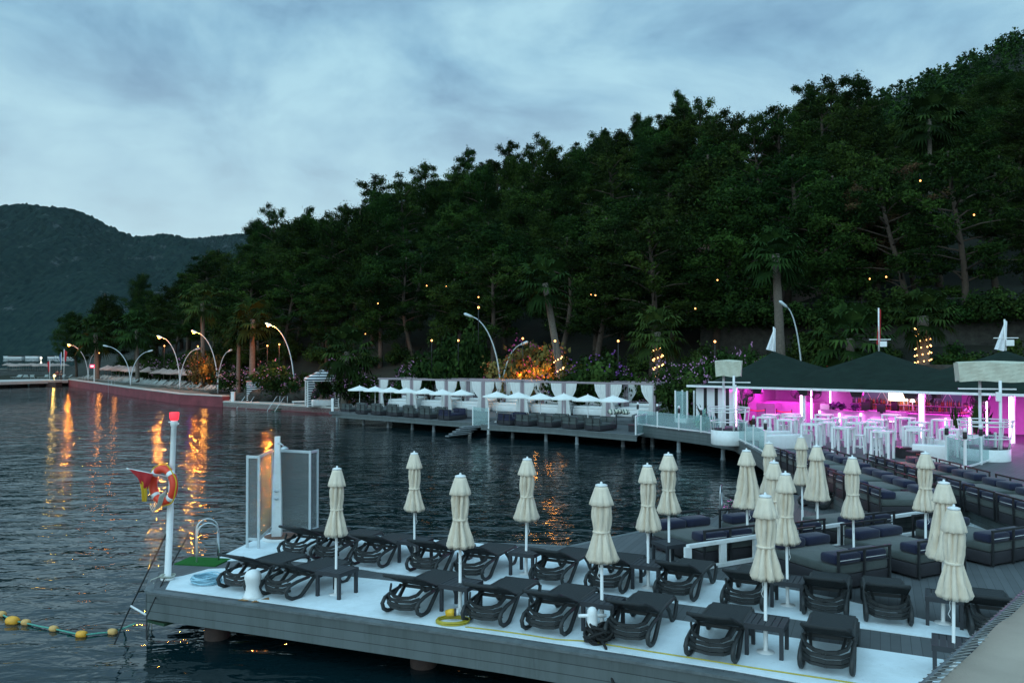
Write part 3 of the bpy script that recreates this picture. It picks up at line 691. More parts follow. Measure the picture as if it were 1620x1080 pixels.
for row, labs, grp, zc in ((front, flab, 'loungers in the front row', .014), (backr, blab, 'loungers in the back row', .016)):
    for k, ((l, r_), lb) in enumerate(zip(row, labs)):
        a = G(*l, ZL); b_ = G(*r_, ZL); d = (b_ - a); pr = Vector((-d.y, d.x, 0)).normalized()
        gen = Vector((0.44, 0.9, 0)).normalized(); ax = (pr * 0.45 + gen * 0.55).normalized()
        if k < 2 and row is front: ax = (pr * .3 + Vector((.5, .86, 0)) * .7).normalized()
        mid = (a + b_) / 2; o = mid - ax * 0.38
        LG.put((o.x, o.y, ZL + zc - .012), math.atan2(-ax.x, ax.y) + rad(R.uniform(-2.5, 2.5)), lb, 'sun lounger', grp)
# ladder lounger at the water in the middle distance, and one behind
for (l, r_, lb) in (((1146, 828), (1168, 826), 'single dark sun lounger beside the steel ladder near the daybeds'), ((1262, 806), (1288, 803), 'dark sun lounger half hidden behind the umbrellas below the red light strip')):
    a = G(*l, ZL); b_ = G(*r_, ZL); o = (a + b_) / 2
    LG.put((o.x, o.y, ZL), rad(-60), lb, 'sun lounger')

# ------------------------------------------------------------------ side tables
def make_side_table():
    r = empty('side_table', (0, 0, 0)); m = MB()
    for k in range(6): m.box((-.235 + k * .094, 0, .455), (.084, .56, .03))
    for s in (-1, 1): m.box((s * .27, 0, .44), (.025, .565, .075)); m.box((0, s * .275, .44), (.515, .02, .075))
    part(m, 'table_top', TABLEM, r)
    for sx in (-1, 1):
        for sy in (-1, 1): m = MB(); m.box((sx * .245, sy * .245, .20), (.055, .055, .405)); part(m, 'leg', TABLEM, r)
    return r
ST = Proto(make_side_table)
# ------------------------------------------------------------------ closed umbrellas
def canopy_mesh(seed, tied=True):
    rr = random.Random(seed); m = MB(); nf = 8; ph = rr.uniform(0, 6); n = 64
    if tied: prof = [(.06, 1.15), (.21, 1.08), (.245, 1.14), (.205, 1.27), (.165, 1.40), (.135, 1.50), (.118, 1.555), (.122, 1.60), (.135, 1.68), (.145, 1.80), (.145, 1.90), (.132, 2.0), (.12, 2.08), (.10, 2.15), (.06, 2.2)]
    else: prof = [(.08, 1.10), (.27, 1.07), (.29, 1.11), (.275, 1.2), (.245, 1.35), (.215, 1.5), (.19, 1.65), (.165, 1.8), (.145, 1.92), (.125, 2.05), (.10, 2.15), (.06, 2.2)]
    dep = [rr.uniform(.5, 1.2) for _ in range(nf * 2)]; wob = [rr.uniform(-.1, .1) for _ in range(nf * 2)]
    lean = rr.uniform(-1, 1) * .025; ld = rr.uniform(0, 6)
    def fn(a, r, z):
        t = (a + ph + 0.12 * math.sin(z * 5 + ph)) / (2 * PI) * nf
        k = int(t) % (2 * nf); fr = t - math.floor(t)
        fold = abs(math.sin(PI * fr)) ** .85
        amp = 0.68 * dep[k] * (0.45 if abs(z - 1.56) < .05 and tied else 1) * smooth(2.2, 2.0, z) if z > 1.11 else .25
        fine = .07 * math.sin(a * 23 + z * 9 + ph) + .05 * math.sin(a * 37 - z * 13)
        return r * (1 - amp * (1 - fold) + fine * .8 + wob[k] * .6) * (1 + .05 * math.sin(a - ld))
    m.lathe((0, 0, 0), prof, n, 0, True, fn)
    if tied: m.lathe((0, 0, 0), [(.118, 1.545), (.128, 1.55), (.128, 1.575), (.118, 1.58)], 24, 0, True, lambda a, r, z: r * (1 + .04 * math.sin(8 * a + ph)))
    return m
def vent_mesh(seed):
    rr = random.Random(seed); ph = rr.uniform(0, 6); m = MB()
    def fn(a, r, z):
        t = (a + ph) / (2 * PI) * 8; fr = t - math.floor(t); fold = abs(math.sin(PI * fr)) ** .8
        k = smooth(2.27, 2.02, z); return r * (1 - .22 * k * (1 - fold) + .03 * k * math.sin(19 * a + ph))
    m.lathe((0, 0, 0), [(.12, 2.02), (.172, 1.99), (.185, 2.0), (.165, 2.07), (.135, 2.16), (.105, 2.25), (.09, 2.285), (.05, 2.30)], 64, 0, True, fn)
    return m
UM = [(532, 737, 1, 'closed cream umbrella rising through the first table of the front row'), (728, 748, 1, 'closed cream umbrella left of the coiled yellow hose'),
      (952, 762, 1, 'closed cream umbrella behind the cross bollard'), (1210, 779, 1, 'closed cream umbrella in the front row left of the end-on lounger'),
      (1506, 797, 1, 'closed cream umbrella at the right end of the front row'), (656, 713, 1, 'closed cream umbrella standing highest and farthest left over the water, back row'),
      (832, 722, 1, 'closed cream umbrella of the back row standing before the open water'), (1025, 732, 1, 'closed cream umbrella of the back row, left of the daybeds'),
      (1058, 715, 1, 'closed cream umbrella tied narrow beside the outermost daybed'), (1182, 709, 0, 'loosely closed cream umbrella by the steel ladder, cone-shaped'),
      (1216, 697, 1, 'closed cream umbrella with a swinging skirt before the inlet, mostly hidden'), (1223, 727, 1, 'closed cream umbrella hidden in the middle of the cluster of four'),
      (1245, 745, 1, 'closed cream umbrella of the back row right of the fourth front umbrella'), (1269, 688, 1, 'small closed cream umbrella in front of the white low wall'),
      (1293, 702, 0, 'loosely closed cream umbrella, cone-shaped, beside the upper daybeds'), (1350, 720, 1, 'closed cream umbrella standing among the lower daybeds'),
      (1463, 713, 1, 'closed cream umbrella in front of the glass rail and white walls'), (1490, 758, 0, 'half-open cream umbrella just behind the right front umbrella')]
UMX = {}
for i, (px, py, tied, lb) in enumerate(UM):
    p = G(px, py, ZL + 2.36); rz = R.uniform(0, 6)
    r = empty('closed_umbrella', (p.x, p.y, ZL), rz, lb, 'umbrella', 'closed cream umbrellas on the deck')
    UMX[px] = p; r.rotation_euler = (R.uniform(-.012, .012), R.uniform(-.012, .012), rz); r.scale = (R.uniform(.9, 1.1),) * 2 + (1,)
    if i == 0: tm = [canopy_mesh(s, True).mesh('canopy', CANVAS) for s in (1, 2, 3, 4)]; um_ = [canopy_mesh(s, False).mesh('canopy', CANVAS) for s in (11, 12)]; vm_ = [vent_mesh(s).mesh('vent', CANVAS) for s in (1, 2, 3)]
    def lk(name, me):
        o = bpy.data.objects.new(name, me); COL.objects.link(o); o.parent = r; return o
    lk('canopy', tm[i % 4] if tied else um_[i % 2]); lk('vent', vm_[i % 3])
    if i == 0:
        m = MB(); m.lathe((0, 0, 0), [(.13, 0.01), (.13, .02), (.04, .03), (.032, .05), (.032, .45), (.024, .46), (.024, 1.2)], 14); pole_me = m.mesh('pole', WHITE)
        m = MB(); m.lathe((0, 0, 0), [(.03, 2.285), (.088, 2.29), (.09, 2.315), (.06, 2.325), (.02, 2.33), (.016, 2.36), (.006, 2.365)], 16); cap_me = m.mesh('finial', WHITE)
        m = MB(); m.tube([(.03, 0, 1.12), (.05, .01, 1.0), (.045, .0, .92), (.07, .01, .85), (.04, 0, .8)], .006, 5); cord_me = m.mesh('cord', WHITE2)
    lk('pole', pole_me); lk('finial', cap_me)
    if px not in (1216, 1223, 1269): lk('cord', cord_me)
tabs = {532: 'first side table of the front row, near the mushroom bollard', 728: 'side table behind the coiled yellow hose', 952: 'side table behind the cross bollard', 1210: 'slatted side table round the fourth front umbrella', 1506: 'side table cut by the tan awning edge, front row', 656: 'side table round the leftmost back-row umbrella', 832: 'side table round the back-row umbrella before the open water', 1025: 'side table of the back row left of the white rail end', 1058: 'larger dark table beside the outermost daybed', 1245: 'side table below the near daybeds, back row', 1490: 'side table of the back row near the awning', 1350: 'dark low table between the lower daybeds'}
for px, lb in tabs.items():
    p = UMX[px]; sx = 1.0
    ST.put((p.x + .02, p.y, ZL + .004), rad(-27) if px not in (1350, 1058) else rad(26), lb, 'side table', 'dark square side tables')
q = G(1246, 893, ZL); ST.put((q.x, q.y, ZL), rad(26), 'low dark table in front of the white rail between two daybeds', 'side table', 'dark square side tables')

# ------------------------------------------------------------------ daybeds with a rail at both ends
def make_daybed(col=NAVY, W=1.40, Ln=1.82, rails=2):
    r = empty('daybed', (0, 0, 0)); h = W / 2
    m = MB(); m.rbox((0, Ln / 2, .165), (W, Ln, .25), .02); part(m, 'base', BASEM, r)
    m = MB(); m.rbox((0, Ln / 2, .385), (W - .02, Ln - .02, .18), .045, n=2, puff=.01); part(m, 'mattress', GREYCU, r)
    for e, (y, sgn) in enumerate(((0, 1), (Ln, -1))[:rails]):
        for s in (-1, 1):
            m = MB(); m.rbox((s * h / 2, y + sgn * .22, .575), (h - .025, .40, .19), .05, puff=.012); c = part(m, 'bolster_cushion', col, r)
            if e == 0:
                m = MB(); m.tube([(s * h / 2 - h * .42, y + .02, .56), (s * h / 2 + h * .42, y + .02, .56)], .009, 5); part(m, 'piping', PIPE, c)
        m = MB(); yy = y - sgn * .035
        for x in (-h + .02, 0, h - .02): m.box((x, yy, .38), (.045, .035, .72))
        m.box((0, yy, .745), (W + .01, .045, .04)); m.box((0, yy, .50), (W - .08, .018, .018))
        part(m, 'back_rail', BLACKM, r)
    return r
DB = Proto(make_daybed)
def rail_end(pl, pr, zt, axis=None):
    a = G(*pl, zt); b_ = G(*pr, zt); return a, b_
nearA = [((1324, 872), (1405, 860), 'near daybed of the lower deck right of the fourth front umbrella'), ((1447, 857), (1527, 844), 'near daybed behind the two overlapping right-hand umbrellas'), ((1560, 840), (1640, 829), 'near daybed at the right edge above the tan awning'),
         ((1134, 846), (1215, 834), 'outermost daybed, seen through the white rail'), ((1250, 834), (1328, 825), 'daybed behind the white rail in the middle'), ((1368, 820), (1440, 812), 'daybed behind the white rail beside the step')]
for l, r_, lb in nearA:
    a, b_ = rail_end(l, r_, ZL + .76); mid = (a + b_) / 2
    if l[0] == 1368: continue
    if py_ := (l[0] in (1134, 1250)): mid = mid + Vector((-.447, .894, 0)) * .42
    DB.put((mid.x, mid.y, ZL + .002), rad(26), lb, 'daybed', 'grey daybeds with navy bolsters, lower deck')
# the sofa end behind the white rail next to the step, a single-ended bench
def make_bench(): return make_daybed(rails=1, Ln=1.5)
BN = Proto(make_bench)
a, b_ = rail_end((1368, 820), (1440, 812), ZL + .76); mid = (a + b_) / 2
mid = mid + Vector((-.447, .894, 0)) * .42; BN.put((mid.x, mid.y, ZL + .002), rad(26), 'shorter daybed behind the right end of the white rail', 'daybed')
# upper deck, two columns, rails facing the water
ZT = ZU + .76
col1 = [(1236, 708), (1256, 715), (1281, 724), (1309, 737), (1336, 749), (1375, 764)]
col2 = [(1387, 719), (1417, 728), (1451, 739), (1500, 752.5), (1550, 768.5), (1605, 784)]
for ci, colm in enumerate((col1, col2)):
    for k, (px, py) in enumerate(colm):
        p = G(px, py, ZT)
        wh = 'left' if ci == 0 else 'right'
        DB.put((p.x, p.y, ZU + .002), rad(-88 + R.uniform(-2, 2)), '%s daybed from the front in the %s column of the upper deck' % (ORD[5 - k], wh), 'daybed', 'daybeds on the upper deck', scale=(.90, R.uniform(.88, .95), .95))
def make_lowtable():
    r = empty('low_table', (0, 0, 0)); m = MB(); m.box((0, 0, .40), (.5, .5, .05)); part(m, 'table_top', mat('plum_table_top', (0.07, 0.02, 0.035), 0.4, var=.1), r)
    m = MB(); m.box((0, 0, .19), (.44, .44, .36)); part(m, 'base', BASEM, r); return r
LT = Proto(make_lowtable)
for ci, colm in enumerate((col1, col2)):
    for k in range(5):
        p = G(*colm[k], ZT); q = G(*colm[k + 1], ZT); mm = (p + q) / 2
        if (p - q).length < 1.72: continue
        LT.put((mm.x + .9, mm.y, ZU), rad(2), 'plum-topped low table between the %s and %s daybeds from the front, %s column' % (ORD[4 - k], ORD[5 - k], 'left' if ci == 0 else 'right'), 'low table', 'plum low tables between daybeds')
for (px, py, lb) in ((1440, 806, 'plum-topped table standing at the corner of the upper deck'), (1262, 705, 'plum-topped table beside the farthest daybeds'), (1425, 726, 'red-lit table behind the upper daybeds left of the white wall'), (1444, 733, 'red-lit table between the right-hand upper daybeds')):
    p = G(px, py, ZU); LT.put((p.x + .3, p.y + .4, ZU), 0, lb, 'low table')
# ------------------------------------------------------------------ white rail across the lower deck
r = empty('white_rail', (0, 0, 0), 0, 'low white plank rail dividing the two groups of daybeds', 'railing')
tp = [G(1088, 864, ZL + .53), G(1196, 848, ZL + .53), G(1330, 829, ZL + .53), G(1482, 806.5, ZL + .53)]
m = MB(); g = MB()
for a, b_ in zip(tp, tp[1:]):
    m.bar(a, b_, .10, .07); c = a.copy(); c.z = ZL + .05; d = b_.copy(); d.z = ZL + .05; m.bar(c, d, .10, .07)
part(m, 'rail_bar', WHITE, r)
for i in range(7):
    t = i / 6 * 3; k = min(int(t), 2); q = tp[k].lerp(tp[k + 1], t - k)
    m = MB(); m.box((q.x, q.y, ZL + .27), (.16, .06, .50), rad(26)); part(m, 'post', WHITE, r)

# ------------------------------------------------------------------ shower with screens
p = G(445, 853, ZL)
r = empty('beach_shower', (p.x, p.y, ZL), rad(8), 'tall tapered white shower column on a round rust-brown base', 'shower')
m = MB(); m.lathe((0, 0, .012), [(.44, 0), (.44, .05), (.43, .07), (.41, .075)], 32); part(m, 'base_rim', WHITE, r)
m = MB(); m.lathe((0, 0, .06), [(.40, 0), (.40, .03), (.1, .035)], 32); part(m, 'base_tray', mat('rust_tray', (0.16, 0.085, 0.06), .8, var=.3, scale=5), r)
m = MB(); vs = []
for (z, w_, d_) in ((.09, .15, .13), (1.0, .135, .12), (2.2, .085, .09), (2.46, .08, .085)):
    vs += [(-w_ / 1, -d_, z), (w_ / 1, -d_, z), (w_, d_, z), (-w_, d_, z)]
vs = [(x * .75 - .10, y * .8, z) for x, y, z in vs]
m.add(vs, [(a + i, a + (i + 1) % 4, a + 4 + (i + 1) % 4, a + 4 + i) for a in (0, 4, 8) for i in range(4)] + [(12, 13, 14, 15)], 0)
part(m, 'column', WHITE, r)
m = MB(); m.tube([(-.08, -.06, 2.30), (-.02, -.12, 2.31), (.06, -.15, 2.25)], .018, 8); m.lathe((.08, -.16, 2.17), [(.10, 0), (.09, .03), (.03, .07)], 16); part(m, 'shower_head', STEEL, r)
for z in (1.18, 1.0):
    m = MB(); m.tube([(-.1, -.10, z), (-.1, -.135, z)], .04, 12); m.tube([(-.16, -.14, z), (-.04, -.14, z)], .012, 6); part(m, 'tap', STEEL, r)
def screen(pts, lb, z0=.22, z1=2.10):
    r = empty('shower_screen', (0, 0, 0), 0, lb, 'screen')
    fr = MB()
    for i, p_ in enumerate(pts):
        fr.bar((p_.x, p_.y, ZL + .01), (p_.x, p_.y, ZL + z1 + .02), .05)
    for a, b_ in zip(pts, pts[1:]):
        d = (b_ - a).normalized(); a2 = a + d * .028; b2 = b_ - d * .028
        for z in (z0, z1 - .015): fr.bar((a2.x, a2.y, ZL + z), (b2.x, b2.y, ZL + z), .04, .06)
    part(fr, 'frame', ALU, r)
    for a, b_ in zip(pts, pts[1:]):
        d = (b_ - a).normalized(); n = Vector((-d.y, d.x, 0)); a2 = a + d * .03; b2 = b_ - d * .03
        g = MB(); q = [a2 - n * .006, b2 - n * .006, b2 + n * .006, a2 + n * .006]; g.prism([(v_.x, v_.y) for v_ in q], ZL + z0 + .03, ZL + z1 - .045); part(g, 'pane', FROST, r)
s0 = [G(391, 867, ZL), G(409, 868, ZL), G(430, 848, ZL)]
s1 = [G(437, 848, ZL), G(490, 853, ZL), G(502, 849, ZL)]
screen(s0, 'frosted folding shower screen left of the column, orange lamp glow behind'); screen(s1, 'wide frosted shower screen right of the column')

# ------------------------------------------------------------------ life ring post
p = G(265, 917, ZL); r = empty('life_ring_post', (p.x, p.y, ZL), 0, 'slim white post with a red beacon on top at the deck corner', 'post')
m = MB(); m.lathe((0, 0, 0), [(.13, 0.01), (.13, .05), (.064, .07), (.062, 1.4), (.054, 1.42), (.050, 3.0), (.064, 3.02), (.068, 3.10), (.06, 3.12)], 18)
for q in range(len(m.v)): x, y, z = m.v[q]; m.v[q] = (x + .035 * z, y, z)
part(m, 'pole', WHITE, r)
m = MB(); m.bar((.04, 0, 3.06), (.2, 0, 3.06), .03); m.bar((0, 0, 3.09), (.13, 0, 3.09), .02); part(m, 'bracket', WHITE, r)
m = MB(); m.lathe((.112, 0, 3.13), [(.07, 0), (.082, .03), (.09, .14), (.085, .15), (.03, .152)], 16); part(m, 'beacon', REDL, r)
m = MB(); m.ball((.118, 0.0, 3.225), .028, 10, 8); part(m, 'beacon_bulb', emis('beacon_core', (1, .28, .05), 6), r)
def disp(px, py): q = A(px, py, p.y); return Vector((q.x - p.x, q.y - p.y, q.z - ZL))
rc = disp(264, 765); rc.y = -.17
ring = empty('life_ring', (p.x + rc.x, p.y - .16, ZL + rc.z), rad(-30), 'orange life ring with white bands hung on the corner post', 'life ring')
m = MB(); m.tube([(0.31 * math.cos(a), 0, .315 * math.sin(a)) for a in [2 * PI * k / 40 for k in range(40)]], .078, 14, closed=True); part(m, 'ring_body', ORANGE, ring)
for a0 in (45, 135, 225, 315):
    m = MB(); m.tube([(0.31 * math.cos(rad(a0 + t)), 0, .315 * math.sin(rad(a0 + t))) for t in (-7, -3, 0, 3, 7)], .083, 14); part(m, 'white_band', WHITE, ring)
m = MB(); m.tube([((.40 + .015 * math.sin(6 * a)) * math.cos(a), -.02, (.405 + .015 * math.sin(6 * a)) * math.sin(a)) for a in [2 * PI * k / 48 for k in range(48)]], .012, 6, closed=True); part(m, 'grab_line', YELF, ring)
m = MB()
for k in range(5): m.tube([(-.12 + .3 * t - .02 * k, -.09 - .015 * k, -.08 - .34 * math.sin(PI * (1 - t) * .75) - .02 * k) for t in [i / 12 for i in range(13)]], .010, 5)
part(m, 'throw_rope', ROPEW, ring)
fl = empty('rescue_flag', (p.x, p.y - .1, ZL), 0, 'furled red and yellow flag on a stick tucked into the life ring', 'flag')
a = disp(209, 739); b_ = disp(268, 752)
m = MB(); m.tube([(a.x, -.1, a.z), (b_.x, .0, b_.z)], .012, 8); m.ball((a.x, -.1, a.z), .022, 8, 6); part(m, 'stick', WHITE2, fl)
def cloth(pts_top, pts_bot, name, mt, parent, n=10, amp=.03, th=.012):
    m = MB(); vs = []; 
    for side in (0, 1):
        for i in range(n + 1):
            t = i / n; T_ = Vector(pts_top[0]).lerp(Vector(pts_top[1]), t); B_ = Vector(pts_bot[0]).lerp(Vector(pts_bot[1]), t)
            for j in range(n + 1):
                s_ = j / n; q = T_.lerp(B_, s_); q.y += amp * math.sin(t * 13 + s_ * 2) * (.3 + s_) + side * th; vs.append(q)
    K = (n + 1) ** 2; fs = []
    for i in range(n):
        for j in range(n):
            a = i * (n + 1) + j; fs += [(a, a + n + 1, a + n + 2, a + 1), (K + a, K + a + 1, K + a + n + 2, K + a + n + 1)]
    m.add(vs, fs, 0, True); return part(m, name, mt, parent)
t0, t1, b0, b1 = disp(213, 739), disp(250, 747), disp(230, 758), disp(240, 772)
for q in (t0, t1, b0, b1): q.y = -.14
cloth((t0, t1), (b0, b1), 'red_cloth', REDF, fl)
t0, t1, b0, b1 = disp(228, 753), disp(240, 766), disp(233, 789), disp(239, 790)
for q in (t0, t1, b0, b1): q.y = -.125
cloth((t0, t1), (b0, b1), 'yellow_cloth', YELF, fl)
# mooring and ladder lines at the corner
m = MB(); e = Vector((p.x, p.y, ZL))
m.tube([(p.x + .03, p.y, ZL + .15), (p.x - .1, p.y - .12, ZL + .1), (p.x - .28, p.y - .1, ZL + .03), (p.x - .33, p.y - .12, ZL - .3), (p.x - .30, p.y - .12, -.1)], .012, 6)
m.tube([(p.x - .16, p.y - .25, ZL + .02), (p.x - .17, p.y - .34, ZL - .3), (p.x - .15, p.y - .34, -.15)], .010, 6)
for k in range(3): m.tube([(p.x + (.1 + .02 * k) * math.cos(t), p.y + (.1 + .02 * k) * math.sin(t), ZL + .05 + .02 * k + .01 * math.sin(3 * t)) for t in [2 * PI * i / 16 for i in range(16)]], .013, 6, closed=True)
tag(m.build('mooring_rope', ROPEW), 'pale rope knotted round the foot of the corner post and hanging to the water', 'rope')
def line3(name, pts, r_, mt, lb, cat, n=6):
    m = MB(); m.tube(pts, r_, n); return tag(m.build(name, mt), lb, cat)
a = A(266, 838, p.y); 
line3('guy_line', [a, A(200, 973, p.y - .6), A(181, 1018, p.y - 2.2)], .014, ROPEB, 'dark slanting line from the corner post down to the sea, outermost', 'rope')
line3('guy_line', [A(300, 842, 16.9), A(262, 910, 16.2), A(232, 975, 14.6), A(232, 1010, 13.7)], .014, ROPEB, 'dark slanting line from the ladder top down past the deck corner', 'rope')
line3('boat_hook', [A(207, 958, 14.9), A(231, 972, 14.7)], .018, WHITE, 'short pale stick lashed between the two dark lines', 'stick')
q = G(400, 951, ZL); m = MB()
for dx_, dy_, a_ in ((-.17, -.02, .09), (.20, .03, .07), (.05, -.13, .06)): m.lathe((dx_, dy_, 0), [(a_, .013), (a_ * .9, .0145), (a_ * .2, .015)], 9, 0, False, lambda a, r_, z: r_ * (1 + .4 * math.sin(3 * a + dx_ * 50)))
tag(m.build('rust_stain', mat('rust_stain', (.30, .15, .05), .9, var=.4, scale=12), None, (q.x, q.y + .1, ZL)), 'orange rust stains on the carpet round the foot of the mushroom bollard', 'stain')
# ladder with green mat
q = G(300, 899, ZL - .08)
r = empty('swim_platform', (q.x, q.y, 0), rad(-10), 'small platform with bright green turf beside the corner post', 'platform')
m = MB(); m.box((.15, .25, ZL - .10), (1.1, .75, .16)); part(m, 'frame', TRIM, r)
m = MB(); m.box((.15, .25, ZL + .005), (.95, .62, .04)); part(m, 'turf_mat', GREEN, r)
def ladder(name, base, rz, lb, h=1.0, w=.5, dn=1.3):
    r = empty(name, base, rz, lb, 'ladder')
    for s in (-1, 1):
        m = MB(); x = s * w / 2
        m.tube([(x, .35, 0), (x, .35, h * .55)] + arc((x, .35 - .22, h * .55), .22, 0, 180, 8, 'yz') + [(x, -.09, h * .3), (x, -.09, -dn)], .017, 8); part(m, 'handrail', STEEL, r)
    for k in range(4): m = MB(); m.box((0, -.09, -.15 - k * .28), (w, .08, .03)); part(m, 'rung', STEEL, r)
    return r
ladder('swim_ladder', (q.x + .08, q.y + .42, ZL), rad(-68), 'steel swim ladder with two curved handrails by the green turf', 1.1)
q = G(1152, 818, ZL); ladder('swim_ladder', (q.x, q.y - .1, ZL), rad(-20), 'steel swim ladder at the inlet left of the cone-shaped umbrella', 1.15, .45)
# green underwater step and rope floats
m = MB(); q = G(268, 985, .25); m.box((0, 0, 0), (.5, .9, .05)); tag(m.build('swim_step', mat('mossy_step', (.02, .06, .03), .9), None, (q.x, q.y + .3, .28), rad(-30)), 'mossy green step hanging under the deck corner', 'step')
FL = [(3, 971, 1.0), (20, 982, 1.5), (41, 984, 1.0), (85, 994, .95), (129, 1003, 1.1), (178, 999, 1.0)]
pts = [G(x, y, .03) for x, y in [(-40, 955), (3, 971), (20, 981), (41, 985), (62, 990), (85, 994), (107, 999), (129, 1004), (155, 1001), (178, 999), (196, 993)]] + [A(213, 986, 14.7)]
line3('float_line', pts, .016, ROPEG, 'teal rope strung with yellow floats, tied to the deck corner', 'rope')
for i, (x, y, s) in enumerate(FL):
    q = G(x, y, .03); m = MB(); w_ = .085 * s
    m.lathe((0, 0, 0), [(.03, -w_), (.052 * s, -w_ * .92), (.066 * s, -w_ * .4), (.066 * s, w_ * .4), (.052 * s, w_ * .92), (.03, w_)], 14)
    o = m.build('float', BUOY if i in (1, 4) else mat('faded_float', (.62, .36, .12), .7, var=.2, scale=8)); o.location = q; o.rotation_euler = (rad(90), 0, rad(70 if i != 4 else 90))
    tag(o, ['small faded float at the left edge of the rope', 'biggest bright yellow float on the rope', 'small pale float just right of the biggest one', 'fourth float from the left on the teal rope', 'bright yellow float where the teal rope bends', 'float nearest the deck corner on the teal rope'][i], 'float', 'floats on the teal rope')
# coils, bollards, hoses
q = G(327, 919, ZL + .04); m = MB()
for k in range(11):
    rr_ = .21 + .012 * (k % 4) + .01 * R.random(); ox, oy = R.uniform(-.03, .03), R.uniform(-.02, .02)
    m.tube([(ox + rr_ * 1.1 * math.cos(t), oy + rr_ * math.sin(t), .012 * k + .012 * math.sin(3 * t + k)) for t in [2 * PI * i / 28 for i in range(28)]], .013, 6, closed=True)
m.tube([(.22, .0, .02), (.33, -.06, .01), (.42, .02, .01), (.38, .1, .01)], .013, 6)
tag(m.build('hose_coil', BHOSE, None, (q.x, q.y, ZL + .03)), 'pale blue hose coiled on the deck beside the corner post', 'hose')
q = G(400, 945, ZL); m = MB(); m.lathe((0, 0, 0), [(.19, .012), (.16, .05), (.125, .15), (.12, .22), (.135, .30), (.15, .36), (.148, .42), (.11, .48), (.05, .505), (.01, .51)], 24)
tag(m.build('mushroom_bollard', WHITE, None, (q.x, q.y, ZL)), 'plump white mooring bollard with rust at its foot', 'bollard')
q = G(937, 1012, ZL); r = empty('cross_bollard', (q.x, q.y, ZL), rad(8), 'white mooring bollard with a cross bar, wrapped in black rope', 'bollard')
m = MB(); m.lathe((0, 0, 0), [(.15, .012), (.15, .03), (.085, .05), (.08, .40), (.075, .46), (.05, .50), (.01, .515)], 20); part(m, 'post', WHITE, r)
m = MB(); m.tube([(-.22, 0, .385), (.22, 0, .37)], .027, 10); part(m, 'cross_bar', WHITE, r)
rr = random.Random(4); m = MB()
for k in range(16):
    cx, cy = rr.uniform(-.02, .16), rr.uniform(-.16, .02); ra = rr.uniform(.10, .19)
    m.tube([(cx + ra * math.cos(t) * 1.1, cy + ra * math.sin(t) * .9, max(.02, .05 + .012 * k + .05 * math.sin(t * 2 + k))) for t in [2 * PI * i / 20 for i in range(20)]], .021, 6, closed=True)
m.tube([(.25, -.1, .1), (.27, -.05, .25), (.24, 0, .34)], .02, 6)
m.tube([(.1, -.22, .12), (.16, -.40, .03), (.18, -.56, -.1), (.3, -1.1, -.75), (.38, -1.5, -1.2)], .024, 8)
tag(m.build('black_rope', ROPEB, None, (q.x, q.y, ZL)), 'tangled black mooring rope heaped at the cross bollard and falling over the edge', 'rope')
q = G(716, 985, ZL); m = MB()
for k in range(7):
    ra = .22 + .012 * (k % 3); ox = R.uniform(-.02, .02)
    m.tube([(ox + ra * 1.1 * math.cos(t), ra * .85 * math.sin(t), .012 * k * .8 + .01) for t in [2 * PI * i / 26 for i in range(26)]], .011, 6, closed=True)
tail = [G(x, y, ZL + .02) - q for x, y in ((736, 991), (780, 996), (830, 1003), (880, 1011), (920, 1013), (960, 1019), (1010, 1027), (1100, 1041), (1200, 1057), (1320, 1075), (1400, 1088))]
for t_ in tail: t_.z = .022
m.tube(tail, .010, 6)
hz_ = tag(m.build('yellow_hose', YHOSE, None, (q.x, q.y, ZL)), 'yellow electric cable coiled by the second umbrella and trailing along the deck edge', 'cable')
m = MB(); m.tube([(-.12, .13, .12), (-.02, .12, .14), (.02, .12, .14)], [.05, .065, .06], 12); part(m, 'plug', mat('yellow_plug', (.75, .42, .02), .4), hz_)
m = MB(); m.tube([(.02, .12, .14), (.05, .12, .14)], .066, 12); part(m, 'collar', BLACKM, hz_)
m = MB(); m.tube([(.05, .12, .14), (.10, .12, .14)], .05, 12); part(m, 'socket', WHITE, hz_)

# ------------------------------------------------------------------ tan awning near the camera
zA = 3.62
a = G(1440, 1112, zA); b_ = G(1640, 927, zA); d = (b_ - a).normalized(); n = Vector((d.y, -d.x, 0))
r = empty('awning', (0, 0, 0), 0, 'tan canvas awning corner with a laced edge close to the viewer', 'awning')
m = MB(); vs = []; fs = []; NX, NY = 40, 16; Ld = (b_ - a).length + 1.4
for j in range(NY + 1):
    for i in range(NX + 1):
        t = i / NX; s_ = j / NY; P_ = a - d * .4 + d * (Ld * t) + n * (.02 + 3.0 * s_)
        z = zA + .03 * math.sin(t * 17) * (1 - s_) ** 2 * .3 + .10 * s_ - .03 * math.sin(PI * s_ * 3) * .3 + .03 * math.exp(-((s_ - .12 - .25 * t) * 16) ** 2) + .006 * math.sin(t * 31 + s_ * 9)
        vs.append((P_.x, P_.y, z))
for j in range(NY):
    for i in range(NX): q = j * (NX + 1) + i; fs.append((q, q + 1, q + NX + 2, q + NX + 1))
K = len(vs); vs += [(x, y, z - .006) for x, y, z in vs]; fs += [tuple(K + c for c in reversed(f_)) for f_ in fs[:NX * NY]]
fs += [(i, K + i, K + i + 1, i + 1) for i in range(NX)]
m.add(vs, fs, 0, True); part(m, 'canvas', TAN, r)
m = MB(); m.tube([(a - d * .4 - n * .05 + Vector((0, 0, -.03))), (b_ + d * 1.0 - n * .05 + Vector((0, 0, -.03)))], .016, 8); part(m, 'edge_pipe', mat('grey_pipe', (.10, .11, .12), .5), r)
m = MB(); k = 0; pts = []
for i in range(int(Ld / .035)):
    P_ = a - d * .4 + d * (.035 * i); pts.append(P_ + (n * .03 if i % 2 else -n * .075) + Vector((0, 0, .008 if i % 2 else -.028)))
